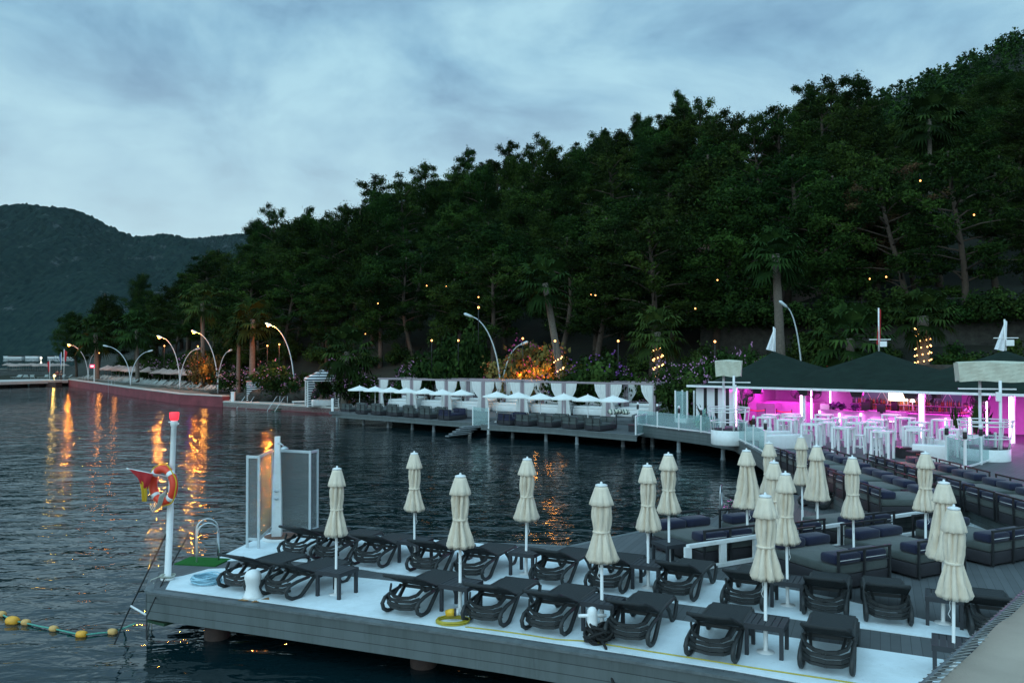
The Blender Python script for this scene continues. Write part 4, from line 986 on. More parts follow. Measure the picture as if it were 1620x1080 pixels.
m.tube(pts, .0035, 5); part(m, 'lacing', mat('lacing_cord', (.34, .34, .32), .8), r)
m = MB(); c0 = a + n * .55 + d * .15; m.tube([(c0 + d * t + n * (.0 + .55 * t) + Vector((0, 0, .055 + .1 * (.55 + .55 * t) / 3))) for t in (0, .5, 1.0, 1.6)], .004, 5); part(m, 'seam', TAN, r)
# ------------------------------------------------------------------ open parasols and sofas on the far platform
def make_parasol():
    r = empty('open_parasol', (0, 0, 0)); m = MB(); a = .92
    vs = [(a * math.cos(rad(k * 45 + 22.5)) , a * math.sin(rad(k * 45 + 22.5)), 1.86) for k in range(8)]
    vs2 = [(a * .5 * math.cos(rad(k * 45 + 22.5)), a * .5 * math.sin(rad(k * 45 + 22.5)), 2.03) for k in range(8)]
    lo = [(x, y, z - .07) for x, y, z in vs]
    m.add(vs + vs2 + [(0, 0, 2.22)] + lo, [(k, (k + 1) % 8, 8 + (k + 1) % 8, 8 + k) for k in range(8)] + [(8 + k, 8 + (k + 1) % 8, 16) for k in range(8)] + [(17 + k, 17 + (k + 1) % 8, (k + 1) % 8, k) for k in range(8)])
    part(m, 'canopy', mat('white_canvas', (.78, .78, .74), .9, var=.05), r)
    m = MB(); m.lathe((0, 0, 0), [(.16, 0), (.16, .04), (.025, .06), (.022, 2.22), (.03, 2.24), (.01, 2.28)], 8); part(m, 'pole', WHITE, r)
    m = MB()
    for k in range(8): m.bar((0, 0, 2.12), (a * .95 * math.cos(rad(k * 45 + 22.5)), a * .95 * math.sin(rad(k * 45 + 22.5)), 1.86), .02)
    part(m, 'ribs', WHITE, r)
    return r
PP = Proto(make_parasol)
pa = [(569, 609), (593.5, 610), (618, 611), (643, 612), (672, 613), (700, 614.5), (730, 615), (786, 618), (820, 619), (855, 620.5), (892, 621), (930, 623), (970, 624)]
for i, (px, py) in enumerate(pa):
    half, k = ('left', i) if i < 7 else ('right', i - 7)
    q = G(px, py, ZM + 2.06); PP.put((q.x, q.y, ZM), rad(-30), '%s open white parasol from the left on the %s half of the far platform' % (ORD[k], half), 'parasol', 'open white parasols on the far platform', scale=(1.05, 1.05, 2.06 / 2.26))
def make_sofa(cu, nm):
    def f():
        r = empty('platform_sofa', (0, 0, 0))
        m = MB(); m.rbox((0, .85, .17), (1.1, 1.7, .26), .02); part(m, 'base', BASEM, r)
        m = MB(); m.rbox((0, .85, .37), (1.08, 1.66, .15), .04); part(m, 'mattress', cu, r)
        for y, sg in ((0, 1), (1.7, -1)):
            for s in (-1, 1): m = MB(); m.rbox((s * .27, y + sg * .14, .58), (.51, .22, .30), .05); part(m, 'back_cushion', cu, r)
            m = MB()
            for x in (-.53, 0, .53): m.box((x, y - sg * .03, .42), (.04, .03, .62))
            m.box((0, y - sg * .03, .74), (1.1, .04, .035)); part(m, 'back_rail', BLACKM, r)
        return r
    return f
GC2 = mat('dark_grey_cushion', (0.075, 0.09, 0.088), .95, var=.15, bump=.2)
SG = Proto(make_sofa(GC2, 'grey')); SN = Proto(make_sofa(mat('deep_navy_cushion', (.02, .022, .05), .95, var=.15), 'navy'))
e1 = (q1[-1] if False else None)
def along(pts, px):  # point on a platform edge under a pixel column
    for a, b in zip(pts, pts[1:]):
        for i in range(60):
            p = a.lerp(b, i / 60); x = 810 + F * p.x / p.y
            if x >= px: return p
    return pts[-1]
dr = (q2[-1] - q1[0]).normalized(); ang = math.atan2(dr.y, dr.x); nb = Vector((-dr.y, dr.x))
for i, px in enumerate((543, 567, 591, 616, 642, 669, 698)):
    p = along(q1, px) + nb * .15; pr = SN if i == 6 else SG
    pr.put((p.x, p.y, ZM), ang, '%s %s sofa from the left on the left half of the far platform' % (ORD[i], 'navy' if i == 6 else 'dark grey'), 'sofa', 'sofas on the far platform')
for i, px in enumerate((793, 822, 858, 896, 934)):
    p = along(q2, px) + nb * .15; pr = SN if i == 0 else SG
    pr.put((p.x, p.y, ZM), ang, '%s %s sofa from the left on the right half of the far platform' % (ORD[i], 'navy' if i == 0 else 'dark grey'), 'sofa', 'sofas on the far platform')
p = along(q2, 978) + nb * 1.6; LT.put((p.x, p.y, ZM), ang, 'small dark table at the right end of the far platform', 'low table')
# railing gates at the platform ends
def rail(name, pts, h, lb, posts=None, caps=(), glass=True, z=ZU, lowbar=True, topbar=False, mt=WHITE):
    r = empty(name, (0, 0, 0), 0, lb, 'railing')
    for p in (posts or pts):
        m = MB(); m.box((p[0], p[1], z + h / 2 + .005), (.075, .075, h)); part(m, 'post', mt, r)
    m = MB()
    for a, b in zip(pts, pts[1:]):
        if lowbar: m.bar((a[0], a[1], z + .07), (b[0], b[1], z + .07), .05, .06)
        if topbar: m.bar((a[0], a[1], z + h), (b[0], b[1], z + h), .05, .05)
    if m.v: part(m, 'bottom_bar', mt, r)
    if glass:
        for a, b in zip(pts, pts[1:]):
            a = Vector((a[0], a[1])); b = Vector((b[0], b[1])); d = (b - a).normalized(); n = Vector((-d.y, d.x)); a2 = a + d * .05; b2 = b - d * .05
            g = MB(); g.prism([tuple(a2 - n * .006), tuple(b2 - n * .006), tuple(b2 + n * .006), tuple(a2 + n * .006)], z + .12, z + h - .05); part(g, 'glass_pane', GLASS, r)
    return r
def cap_lamp(p, z, lb):
    r = empty('deck_lamp', (p[0], p[1], z), 0, lb, 'lamp'); m = MB(); m.lathe((0, 0, 0), [(.06, 0), (.07, .02), (.07, .24), (.06, .25)], 10); part(m, 'body', SPEAK, r)
    m = MB(); m.lathe((0, 0, .25), [(.065, 0), (.07, .06), (.05, .13), (.02, .15)], 10); part(m, 'globe', WHITE2, r)
g1 = [G(1009, 672, ZU).xy, G(1040, 676, ZU).xy, G(1074, 680, ZU).xy, G(1109, 684, ZU).xy, G(1140, 689, ZU).xy]
rail('glass_railing', g1, .90, 'glass railing on white posts along the bar walkway')
for i, p in enumerate(g1[:4]): cap_lamp(p, ZU + .91, '%s black lamp with white cap from the left on the walkway railing' % ORD[i])
g2 = [G(1168, 696, ZU).xy, G(1180, 702, ZU).xy, G(1192.5, 708, ZU).xy, G(1211, 719, ZU).xy]
rail('glass_railing', g2, 1.0, 'glass railing between the left balcony pod and the white low walls')
cap_lamp(g2[2], ZU + 1.01, 'black lamp with white cap beside the left balcony pod'); cap_lamp(g2[3], ZU + 1.01, 'black lamp at the corner of the white low wall')
g3 = [G(1498, 733, ZU).xy, G(1527, 742, ZU).xy, G(1552, 735, ZU).xy, G(1575, 727, ZU).xy]
rail('glass_railing', g3, 1.05, 'glass railing in front of the right balcony pod')
for i, p in enumerate(g3[:3]): cap_lamp(p, ZU + 1.06, '%s black lamp from the left on the right-hand glass railing' % ORD[i])
e_ = [q1[-1] + nb * .2, q1[-1] + nb * .2 + dr * 1.6]
rail('gate_railing', [q1[-1], q1[-1] + (q2[0] - q1[-1]) * 1.0 + dr * .6], 1.35, 'tall white railing at the steps in the middle of the far platform', z=ZM - .25, glass=True)
rail('gate_railing', [q2[-1] - dr * .1, q2[-1] - dr * .1 + Vector((.9, 1.9))], 1.15, 'white gate railing at the right end of the far platform', z=ZM - .1, topbar=True)
m = MB(); m.bar((q1[0].x, q1[0].y, ZM), (q1[0].x, q1[0].y, ZM + 1.1), .18); tag(m.build('rail_post', WHITE), 'white end post at the left end of the far platform', 'post')
sp = q2[0]; m = MB()
for k in range(5): m.box((sp.x - .9 + dr.x * .32 * k * -1 + .3, sp.y - .0 - dr.y * .3 * k, ZM - .16 * k - .12), (.34, 2.0, .07), ang)
tag(m.build('water_steps', PILE), 'grey steps going down to the water between the two platform halves', 'steps')

# ------------------------------------------------------------------ curtained cabanas
def curtain(m, x, y, w, h, gather=.35, z0=0.0, seed=0, dirx=1):
    """curtain hanging from a post, drawn and tied half way"""
    n = 18; vs = []; rows = [(h, 1.0), (h * .8, .92), (h * .62, .66), (h * .50, gather * 1.0), (h * .44, gather * .8), (h * .38, gather * .9), (h * .2, gather * 1.1), (.04, gather * 1.25)]
    for (z, k) in rows:
        for i in range(n + 1):
            t = i / n; vs.append((x + dirx * (t * w * k), y + .05 * math.sin(t * 30 + seed) * (.6 + k), z0 + z))
    fs = [(r_ * (n + 1) + i, r_ * (n + 1) + i + 1, (r_ + 1) * (n + 1) + i + 1, (r_ + 1) * (n + 1) + i) for r_ in range(len(rows) - 1) for i in range(n)]
    K = len(vs); vs += [(a, b + .02, c) for a, b, c in vs]; fs += [tuple(K + c for c in reversed(f_)) for f_ in fs]
    m.add(vs, fs, 0, True)
CURT = mat('white_curtain', (.72, .72, .70), .95, var=.06, scale=4)
def make_cabana():
    r = empty('curtained_cabana', (0, 0, 0)); W, D, H = 3.05, 3.0, 2.32
    for x in (0.06, W - .06):
        for y in (0.06, D - .06): m = MB(); m.box((x, y, H / 2), (.13, .13, H)); part(m, 'post', PURP, r)
    m = MB()
    for y in (.06, D - .06): m.box((W / 2, y, H + .055), (W + .22, .13, .13))
    for x in (.06, W - .06): m.box((x, D / 2, H + .05), (.12, D, .11))
    part(m, 'top_frame', PURP, r)
    for i, (x, y, w_, d_) in enumerate(((.14, .0, .80, 1), (W - .14, .0, .80, -1), (.14, D, .6, 1), (W - .14, D, .6, -1))):
        m = MB(); curtain(m, x, y, w_, H - .02, .36, 0, i * 2, d_); part(m, 'curtain', CURT, r)
    m = MB(); m.rbox((W / 2, 1.75, .24), (W - .45, 1.9, .44), .04); part(m, 'daybed_base', WHITE2, r)
    m = MB(); m.rbox((W / 2, 1.75, .54), (W - .5, 1.85, .20), .07); part(m, 'mattress', CURT, r)
    m = MB(); m.tube([(.4, 2.55, .76), (W - .4, 2.55, .76)], .13, 12); part(m, 'bolster', CURT, r)
    m = MB(); m.tube([(W - .35, 1.1, .74), (W - .35, 2.3, .74)], .11, 12); part(m, 'bolster', CURT, r)
    m = MB(); y = D - .12
    for k in range(2):
        x0 = .2 + k * (W - .4) / 2; x1 = x0 + (W - .4) / 2
        m.bar((x0, y, .1), (x1, y, .95), .05); m.bar((x0, y, .95), (x1, y, .1), .05); m.bar((x0, y, .97), (x1, y, .97), .06); m.bar((x0, y, .08), (x1, y, .08), .06); m.bar((x0, y, .08), (x0, y, .97), .05)
    part(m, 'lattice_back', PURP, r)
    return r
CB = Proto(make_cabana)
c0 = Vector((-11.0, 68.0)); c1 = Vector((9.6, 54.9)); cd = (c1 - c0).normalized(); step = (c1 - c0).length / 7; ca = math.atan2(cd.y, cd.x)
for i in range(7):
    p = c0 + cd * step * i; CB.put((p.x, p.y, .98), ca, '%s white curtained cabana from the left behind the far parasols' % ORD[i], 'cabana', 'row of white curtained cabanas', scale=(step / 3.09, 1, .99))
p = along(q2, 898) + nb * 5.2; m = MB()
for k in range(9): m.ball(((k % 3) * .42 - .3, (k // 3) * .35, .12 + .09 * (k % 2)), .26, 8, 5, 0, (1.1, .9, .5))
o = m.build('cushion_pile', stripes('patterned_cloth', (.55, .56, .45), (.04, .07, .07), 'X', 5, .35), None, (p.x, p.y, ZM + .6)); tag(o, 'pile of cushions with a dark and pale pattern in the fifth cabana', 'cushions')

# ------------------------------------------------------------------ striped gazebo corner on the quay
q = G(509, 642, .63); r = empty('striped_gazebo', (q.x, q.y, .63), rad(18), 'navy and white striped gazebo on the quay terrace', 'gazebo'); W = 2.7
for sx in (-1, 1):
    for sy in (-1, 1):
        m = MB(); m.box((sx * W / 2, sy * W / 2, 1.15), (.12, .12, 2.3)); part(m, 'post', WHITE, r)
        m = MB(); curtain(m, sx * (W / 2 - .02), sy * (W / 2 + .03), .62, 2.25, .42, 0, sx + sy, -sx); part(m, 'curtain', BWSTR, r)
m = MB(); h = W / 2 + .15; m.add([(-h, -h, 2.3), (h, -h, 2.3), (h, h, 2.3), (-h, h, 2.3), (0, 0, 3.35), (-h, -h, 2.52), (h, -h, 2.52), (h, h, 2.52), (-h, h, 2.52)], [(0, 1, 6, 5), (1, 2, 7, 6), (2, 3, 8, 7), (3, 0, 5, 8), (5, 6, 4), (6, 7, 4), (7, 8, 4), (8, 5, 4)]); part(m, 'roof', BWTOP, r)
m = MB(); m.rbox((.1, .2, .3), (1.9, 1.8, .5), .05); part(m, 'daybed', WHITE2, r)
q = G(397, 635, .63); r = empty('changing_cubicle', (q.x, q.y + .8, .63), rad(20), 'navy and white striped changing cubicle on the quay', 'cubicle')
m = MB(); m.box((0, 0, .98), (1.35, 1.35, 1.9)); part(m, 'cloth_wall', BWSTR, r); m = MB(); m.rbox((0, 0, 2.0), (1.45, 1.45, .12), .05, puff=.12); part(m, 'roof', RWSTR, r)
q = G(409.5, 630, .63); r = empty('striped_parasol', (q.x, q.y + 1.2, .63), 0, 'closed rose and white striped parasol behind the changing cubicle', 'parasol')
m = MB(); m.lathe((0, 0, 0), [(.42, .1), (.46, .16), (.38, .7), (.28, 1.4), (.16, 2.1), (.06, 2.62), (.02, 2.66)], 24, 0, True, lambda a, r_, z: r_ * (1 - .14 * abs(math.sin(4 * a)))); part(m, 'canopy', RWSTR, r); m = MB(); m.tube([(0, 0, 0), (0, 0, 2.85)], .03, 6); part(m, 'pole', WHITE, r)
m = MB(); q = G(368.5, 634.5, .63); m.box((0, 0, .45), (.34, .3, .9)); m.box((0, 0, .92), (.40, .36, .06)); tag(m.build('white_pillar', WHITE2, None, (q.x, q.y, .63)), 'short white pillar left of the striped cubicle', 'pillar')
def make_wlounger():
    r = empty('white_deckchair', (0, 0, 0))
    m = MB()
    for k in range(9): m.box((0, .12 + k * .13, .32), (.62, .09, .03))
    for s in (-1, 1): m.box((s * .3, .65, .28), (.04, 1.3, .08)); [m.box((s * .28, y, .14), (.05, .05, .28)) for y in (.1, 1.2)]
    part(m, 'frame', WHITE, r); m = MB()
    for k in range(6): m.box((0, 1.28 + k * .09, .38 + k * .11), (.62, .03, .08), M=Matrix.Rotation(rad(40), 4, 'X'))
    part(m, 'backrest', WHITE, r); return r
WL = Proto(make_wlounger)
for k, (px, py) in enumerate(((462, 640), (470, 637))): q = G(px, py, .63); WL.put((q.x, q.y, .63), rad(-72), 'white slatted deckchair with raised back on the quay, %s one' % ('nearer' if k == 0 else 'farther'), 'deckchair', 'white deckchairs on the quay')
q = G(496, 637, .63); r = empty('closed_umbrella', (q.x, q.y, .63), 0, 'small cream closed umbrella inside the striped gazebo', 'umbrella')
m = MB(); m.lathe((0, 0, 0), [(.05, .7), (.26, .68), (.28, .76), (.2, 1.3), (.1, 2.0), (.02, 2.15)], 16); part(m, 'canopy', CANVAS, r); m = MB(); m.tube([(0, 0, 0), (0, 0, .8)], .03, 6); part(m, 'pole', WHITE, r)
m = MB(); q = G(500, 645, .5); m.box((0, 0, .2), (1.7, .9, .45)); tag(m.build('white_bench', WHITE2, None, (q.x, q.y + .6, .63)), 'low white bench block in front of the gazebo', 'bench')
def steps(px, py, n, lb, mt, w=1.3, rz=-30):
    q = G(px, py, .0); r = empty('quay_steps', (q.x, q.y, 0), rad(rz), lb, 'steps'); m = MB()
    for k in range(n): m.box((0, -.28 * k + .5, .5 - .17 * k), (w, .30, .08))
    part(m, 'treads', mt, r)
    for s in (-1, 1): m = MB(); m.tube([(s * w / 2, .7, .5), (s * w / 2, .7, 1.35), (s * w / 2, .3, 1.30), (s * w / 2, -.28 * n + .4, .75 - .17 * n)], .03, 6); part(m, 'handrail', STEEL, r)
steps(393, 645, 5, 'pale steps with thin rails going down into the water from the quay, left one', PILE)
steps(440, 649, 5, 'mossy steps with steel rails going down into the water from the quay, right one', mat('mossy_tread', (.03, .07, .045), .9), 1.0)
for i, px in enumerate((134, 176)):
    q = G(px, 612 if i == 0 else 621, 0); ladder('wall_ladder', (q.x, q.y - .2, 1.15), rad(-35), '%s steel ladder on the far part of the red wall' % ('farther' if i == 0 else 'nearer'), .8, .9, 1.6)

# ------------------------------------------------------------------ lamp posts
def lamp_post(base, heads, lb, lit=(), rad_=.07, power=900):
    r = empty('lamp_post', base, 0, lb, 'lamp post', 'curved white lamp posts'); b = Vector(base)
    for i, h in enumerate(heads):
        h = Vector(h) - b; m = MB(); pts = []
        for k in range(17):
            t = k / 16; pts.append(Vector((h.x * t ** 2.1, h.y * t ** 2.1, h.z * (1 - (1 - t) ** 1.5))))
        m.tube(pts, [rad_ * (1.1 - .55 * k / 16) for k in range(17)], 8); part(m, 'arm', ALU, r)
        d = (pts[-1] - pts[-2]).normalized(); m = MB(); m.tube([h - d * .1, h + d * .15, h + d * .6, h + d * .72], [.05, .11, .12, .04], 8); hd = part(m, 'lamp_head', ALU, r)
        if i in lit:
            m = MB(); m.ball(h + d * .4 - Vector((0, 0, .12)), .16, 10, 6); part(m, 'bulb', LAMP, hd)
            w_ = b + h + d * .4 - Vector((0, .25, .30)); point_light('street_lamp_light', w_, power, (1, .25, .03), .10)
def gz(x, y): return ground(x, y)
def based(px, Y): p = A(px, 560, Y); return (p.x, Y, max(1.1, gz(p.x, Y)) - .05)
lamp_post(based(793, 66), [A(747, 501, 66), A(824, 545, 65)], 'tall double-armed curved lamp post behind the cabanas')
lamp_post(based(1270, 58), [A(1245, 486, 58)], 'single curved lamp post behind the first bar roof')
lamp_post(based(285, 99), [A(257, 534, 99), A(309, 553, 98)], 'curved lamp post with a lit orange head, second lit one from the left', lit=(0,), power=750)
lamp_post(based(345, 91), [A(312, 526, 91), A(361, 556, 90)], 'curved lamp post with a lit orange head above the pink blossom', lit=(0,), power=650)
lamp_post(based(140, 134), [A(113, 546, 134), A(148, 561, 133)], 'curved lamp post with a lit orange head, leftmost near the pier', lit=(0,), power=650)
lamp_post(based(207, 112), [A(171, 548, 112), A(234, 556, 112)], 'unlit curved double lamp post on the left promenade')
lamp_post(based(466, 82), [A(430, 515, 82)], 'lamp post with the brightest orange head among the trees', lit=(0,), power=2000)
def make_glamp():
    r = empty('garden_lamp', (0, 0, 0)); m = MB(); m.tube([(0, 0, -2.6), (0, 0, 0)], .035, 6); part(m, 'post', SPEAK, r)
    m = MB(); m.ball((0, 0, .08), .08, 8, 6); part(m, 'globe', LAMPS, r); return r
GL = Proto(make_glamp)
gl_ = [(683, 540, 68, 'left of the tall double lamp post'), (725, 540, 68, 'just left of the tall double lamp post'), (827, 537, 64, 'above the orange-lit bush'), (978, 541, 60, 'left of the fairy-lit palm'), (1131, 542, 57, 'above the pink oleander left of the bar'),
       (442, 546, 82, 'below the brightest street lamp'), (423, 548, 84, 'left of the lamp below the brightest street lamp'), (260, 548, 99, 'under the second lit street lamp'), (313, 549, 92, 'under the third lit street lamp'), (560, 528, 76, 'among the pines over the striped gazebo'),
       (157, 559, 133, 'beside the lit palm trunk on the far left'), (757, 488, 60, 'just above the head of the tall lamp post'), (878, 541, 60, 'beside the leaning palm trunk')]
for px, py, Y, lb in gl_: p = A(px, py, Y); GL.put(p, 0, 'small warm garden lamp ' + lb, 'garden lamp', 'small warm garden lamps')
# pier figures, flags, signs
def person(name, loc, rz, lb, J, cloth, trous=TROUS, hair=HAIR):
    """J: joint positions; body grown with a Skin modifier"""
    r = empty(name, loc, rz, lb, 'person')
    def skin(nm, chain, radii, mt, sub=1):
        vs = []; es = []; names = {}
        for ch in chain:
            for k, j in enumerate(ch):
                if j not in names: names[j] = len(vs); vs.append(J[j])
                if k: es.append((names[ch[k - 1]], names[j]))
        me = bpy.data.meshes.new(nm); me.from_pydata(vs, es, []); o = bpy.data.objects.new(nm, me); COL.objects.link(o); o.parent = r
        md = o.modifiers.new('Skin', 'SKIN'); 
        for j, i in names.items():
            q = radii.get(j, .05); q = q if isinstance(q, tuple) else (q, q); me.skin_vertices[0].data[i].radius = q
        me.skin_vertices[0].data[0].use_root = True
        s_ = o.modifiers.new('Sub', 'SUBSURF'); s_.levels = sub; s_.render_levels = sub; md.use_smooth_shade = True
        me.materials.append(mt); return o
    rd = dict(pel=(.14, .10), belly=(.125, .095), chest=(.155, .10), neck=.055, head0=.075, head=.098, top=.06, ls=.06, rs=.06, le=.042, re=.042, lw=.03, rw=.03, lh=.035, rh=.035, lhip=.085, rhip=.085, lk=.06, rk=.06, la=.042, ra=.042, lt=.04, rt=.04)
    body = [('pel', 'belly', 'chest', 'neck', 'head0', 'head', 'top'), ('chest', 'ls', 'le', 'lw', 'lh'), ('chest', 'rs', 're', 'rw', 'rh'), ('pel', 'lhip', 'lk', 'la', 'lt'), ('pel', 'rhip', 'rk', 'ra', 'rt')]
    skin('body', body, rd, SKIN, 2)
    r2 = {k: (tuple(c * 1.12 + .006 for c in v) if isinstance(v, tuple) else v * 1.12 + .008) for k, v in rd.items()}
    skin('shirt', [('pel', 'belly', 'chest'), ('chest', 'ls', 'le'), ('chest', 'rs', 're')], r2, cloth, 2)
    skin('trousers', [('pel', 'lhip', 'lk', 'la'), ('pel', 'rhip', 'rk', 'ra')], r2, trous, 2)
    h = Vector(J['head']); m = MB(); m.ball(h + Vector((0, .018, .035)), .105, 12, 8, 0, (.92, 1.0, .85)); part(m, 'hair', hair, r)
    m = MB()
    for s in (-1, 1): m.ball(h + Vector((s * .035, -.092, .0)), .012, 6, 5)
    m.ball(h + Vector((0, -.105, -.03)), .016, 6, 5, 0, (.8, 1.2, 1.3)); part(m, 'face', mat('face_tone', (.25, .13, .09), .6), r)
    return r
STAND = dict(pel=(0, 0, .95), belly=(0, 0, 1.12), chest=(0, 0, 1.35), neck=(0, -.01, 1.5), head0=(0, -.02, 1.57), head=(0, -.02, 1.64), top=(0, -.01, 1.72), ls=(-.19, 0, 1.42), rs=(.19, 0, 1.42), le=(-.25, .02, 1.14), re=(.25, .02, 1.14), lw=(-.24, -.10, .92), rw=(.24, -.10, .92), lh=(-.24, -.14, .85), rh=(.24, -.14, .85), lhip=(-.09, 0, .88), rhip=(.09, 0, .88), lk=(-.10, -.02, .48), rk=(.10, -.02, .48), la=(-.11, .02, .08), ra=(.11, .02, .08), lt=(-.11, -.12, .04), rt=(.11, -.12, .04))
q = G(83, 602, 1.0); person('person', (q.x, q.y + 1.5, 1.0), rad(20), 'person in dark clothes standing on the pier, left of the flagpoles', STAND, mat('red_shirt', (.2, .03, .02), .9), TROUS)
q = G(89, 601.5, 1.0); person('person', (q.x, q.y + 1.5, 1.0), rad(-30), 'person in a dark top standing on the pier, nearest the flagpoles', STAND, mat('dark_top', (.03, .035, .05), .9), TROUS)
def flagpole(px, py0, py1, Y, z0, lb, cl=None, mt=REDF):
    p = A(px, py0, Y); r = empty('flagpole', (p.x, Y, z0), 0, lb, 'flagpole'); m = MB(); m.tube([(0, 0, 0), (0, 0, p.z - z0)], .05, 8); part(m, 'pole', WHITE, r)
    if cl:
        h = p.z - z0; cloth(((.03, 0, h - .1), (.55 * cl, 0, h - .5)), ((.03, 0, h - 1.9), (.30 * cl, 0, h - 2.3)), 'flag_cloth', mt, r, amp=.06)
    return r
BLUEF = mat('blue_flag_cloth', (.03, .08, .25), .9)
flagpole(97, 557, 600, 146, 1.0, 'left flagpole on the pier with a blue flag', -.6, BLUEF); flagpole(101.5, 552, 600, 146, 1.0, 'right flagpole on the pier with a red flag', 1, REDF)
flagpole(79, 569, 600, 148, 1.0, 'short pole with a small red flag on the pier', -.9, REDF)
q = A(146, 579, 128); r = empty('lit_sign', (q.x, 128, 1.1), 0, 'small glowing red sign on a white post behind the red wall', 'sign')
m = MB(); m.box((0, 0, q.z - 1.1), (.65, .12, .48)); part(m, 'sign_box', emis('red_sign', (1, .05, .12), 2.2), r); m = MB(); m.box((.28, .05, (q.z - 1.1) / 2), (.09, .09, q.z - 1.1)); part(m, 'post', WHITE, r)
m = MB(); m.bar((-.2, -.065, q.z - 1.1), (-.05, -.065, q.z - 1.1), .02, .2); m.bar((.02, -.065, q.z - 1.1), (.2, -.065, q.z - 1.1), .02, .2); part(m, 'lettering', emis('sign_text', (1, .6, .6), 3), r)
q = A(86, 594, 140); p_ = empty('pier_lamp', (q.x, 140, 1.0), 0, 'small yellow lamp low on the pier', 'lamp'); m = MB(); m.ball((0, 0, q.z - 1), .16, 8, 6); part(m, 'globe', emis('yellow_lamp', (1, .7, .15), 14), p_); m = MB(); m.tube([(0, 0, 0), (0, 0, q.z - 1.1)], .05, 6); part(m, 'post', WHITE, p_)
point_light('pier_lamp_light', (q.x, 139.6, q.z), 90, (1, .6, .12), .15)
# straw parasols and loungers on the beach
def make_straw():
    m = MB(); rr = random.Random(3)
    m.lathe((0, 0, 0), [(.04, 0), (.04, 2.0), (1.25, 1.85), (1.35, 1.92), (.9, 2.25), (.4, 2.55), (.05, 2.75)], 14, 0, True, lambda a, r_, z: r_ * (1 + .08 * math.sin(a * 7) + .04 * math.sin(a * 13)))
    return m.build('straw_parasol', STRAW)
def make_blounger():
    m = MB(); m.box((0, .6, .32), (.62, 1.3, .06)); m.box((0, 1.45, .52), (.62, .7, .05), M=Matrix.Rotation(rad(38), 4, 'X'))
    for s in (-1, 1): m.tube([(s * .28, .05, .3), (s * .28, .15, .02), (s * .28, .45, .02), (s * .28, .7, .3)], .03, 4); m.tube([(s * .28, 1.2, .3), (s * .28, 1.35, .02), (s * .28, .95, .02)], .03, 4)
    return m.build('beach_lounger', ROCKW)
SP_ = Proto(make_straw); BL = Proto(make_blounger)
wl = [Vector((-77, 142)), Vector((-52, 111)), Vector((-31, 85.5))]
tot = [(wl[i + 1] - wl[i]).length for i in range(2)]
def wp(s_, off):
    i = 0 if s_ < tot[0] else 1; t = (s_ - (tot[0] if i else 0)) / tot[i]; d = (wl[i + 1] - wl[i]).normalized(); n = Vector((-d.y, d.x)); return wl[i].lerp(wl[i + 1], t) + n * off, math.atan2(d.y, d.x)
s_ = 2.0; TL = sum(tot)
while s_ < TL - 3:
    for k, off in enumerate((5.6, 8.0, 10.6, 13.2)):
        if s_ > TL - 9 and k: continue
        p, a = wp(min(s_ + R.uniform(-.3, .3), TL - .5), off); SP_.put((p.x, p.y, 1.12), R.uniform(0, 6), 'weathered straw parasol in the rows on the left beach', 'straw parasol', 'straw parasols on the beach', scale=(1, 1, R.uniform(.8, .9)))
    s_ += 2.7
s_ = 1.5
while s_ < TL - 6:
    for off in (1.3, 3.3, 5.3):
        if R.random() < .12: continue
        p, a = wp(min(s_ + R.uniform(-.15, .15), TL - .5), off); BL.put((p.x, p.y, 1.12), a + rad(R.uniform(-8, 8)), 'pale beach lounger in the dense rows behind the red wall', 'beach lounger', 'beach loungers behind the red wall')
    s_ += 1.05
for k in range(26):
    px = 12 + k * 3.6 + R.uniform(-1, 1); p = A(px, 590, 205 + R.uniform(0, 25)); SP_.put((p.x, p.y, .95), R.uniform(0, 6), 'weathered straw parasol on the far sand spit beyond the pier', 'straw parasol', 'straw parasols on the sand spit')
m = MB(); m.prism([A(-10, 590, 195).xy[:], A(112, 590, 195).xy[:], A(130, 590, 250).xy[:], A(-30, 590, 250).xy[:]], -.5, .95)
tag(m.build('sand_spit', SAND), 'low sand spit beyond the pier', kind='structure')
for k in range(12):
    px = 2 + k * 7.5 + R.uniform(-1, 1); q = G(px, 600, 1.0); BL.put((q.x, q.y + 2.2 + R.random(), 1.0), rad(R.uniform(-60, 60)), 'white curved lounger standing on the pier', 'beach lounger', 'loungers on the pier')
# far shore buildings and boats, small and pale
for k, (px, w_) in enumerate([(12, 9), (22, 14), (31, 12), (50, 16), (58, 10), (83, 12), (94, 10), (104, 14), (113, 10), (150, 18), (166, 16)]):
    p = A(px, 566, 1360); r = empty('shore_house', (p.x, 1360, .5), rad(R.uniform(-8, 8)), '%s low pale building from the left on the shore across the strait' % ORD[k], 'building', 'buildings across the strait')
    m = MB(); hh = R.uniform(2.2, 3.8); m.box((0, 0, hh / 2), (w_, 8, hh)); part(m, 'wall', WHITE2, r); m = MB(); m.prism([(-w_ / 2 - .5, -4.5), (w_ / 2 + .5, -4.5), (w_ / 2 + .5, 4.5), (-w_ / 2 - .5, 4.5)], hh, hh + .8); part(m, 'roof', TILE if k % 3 else WHITE2, r)
for k, (px, py) in enumerate([(41, 543), (57, 544)]):
    p = A(px, py, 1460); r = empty('hillside_house', (p.x, 1460, p.z - 4), 0, 'white house low on the mountain, %s of two' % ('left' if k == 0 else 'right'), 'building'); m = MB(); m.box((0, 0, 2.5), (9, 8, 7)); part(m, 'wall', WHITE2, r)
p = A(65, 565, 900); r = empty('harbour_light', (p.x, 900, .2), 0, 'bright pale harbour light across the strait', 'lamp'); m = MB(); m.ball((0, 0, 2.5), .8, 8, 6); part(m, 'globe', emis('harbour_lamp', (1, .9, .7), 12), r); m = MB(); m.tube([(0, 0, -1), (0, 0, 2)], .2, 6); part(m, 'post', WHITE, r)
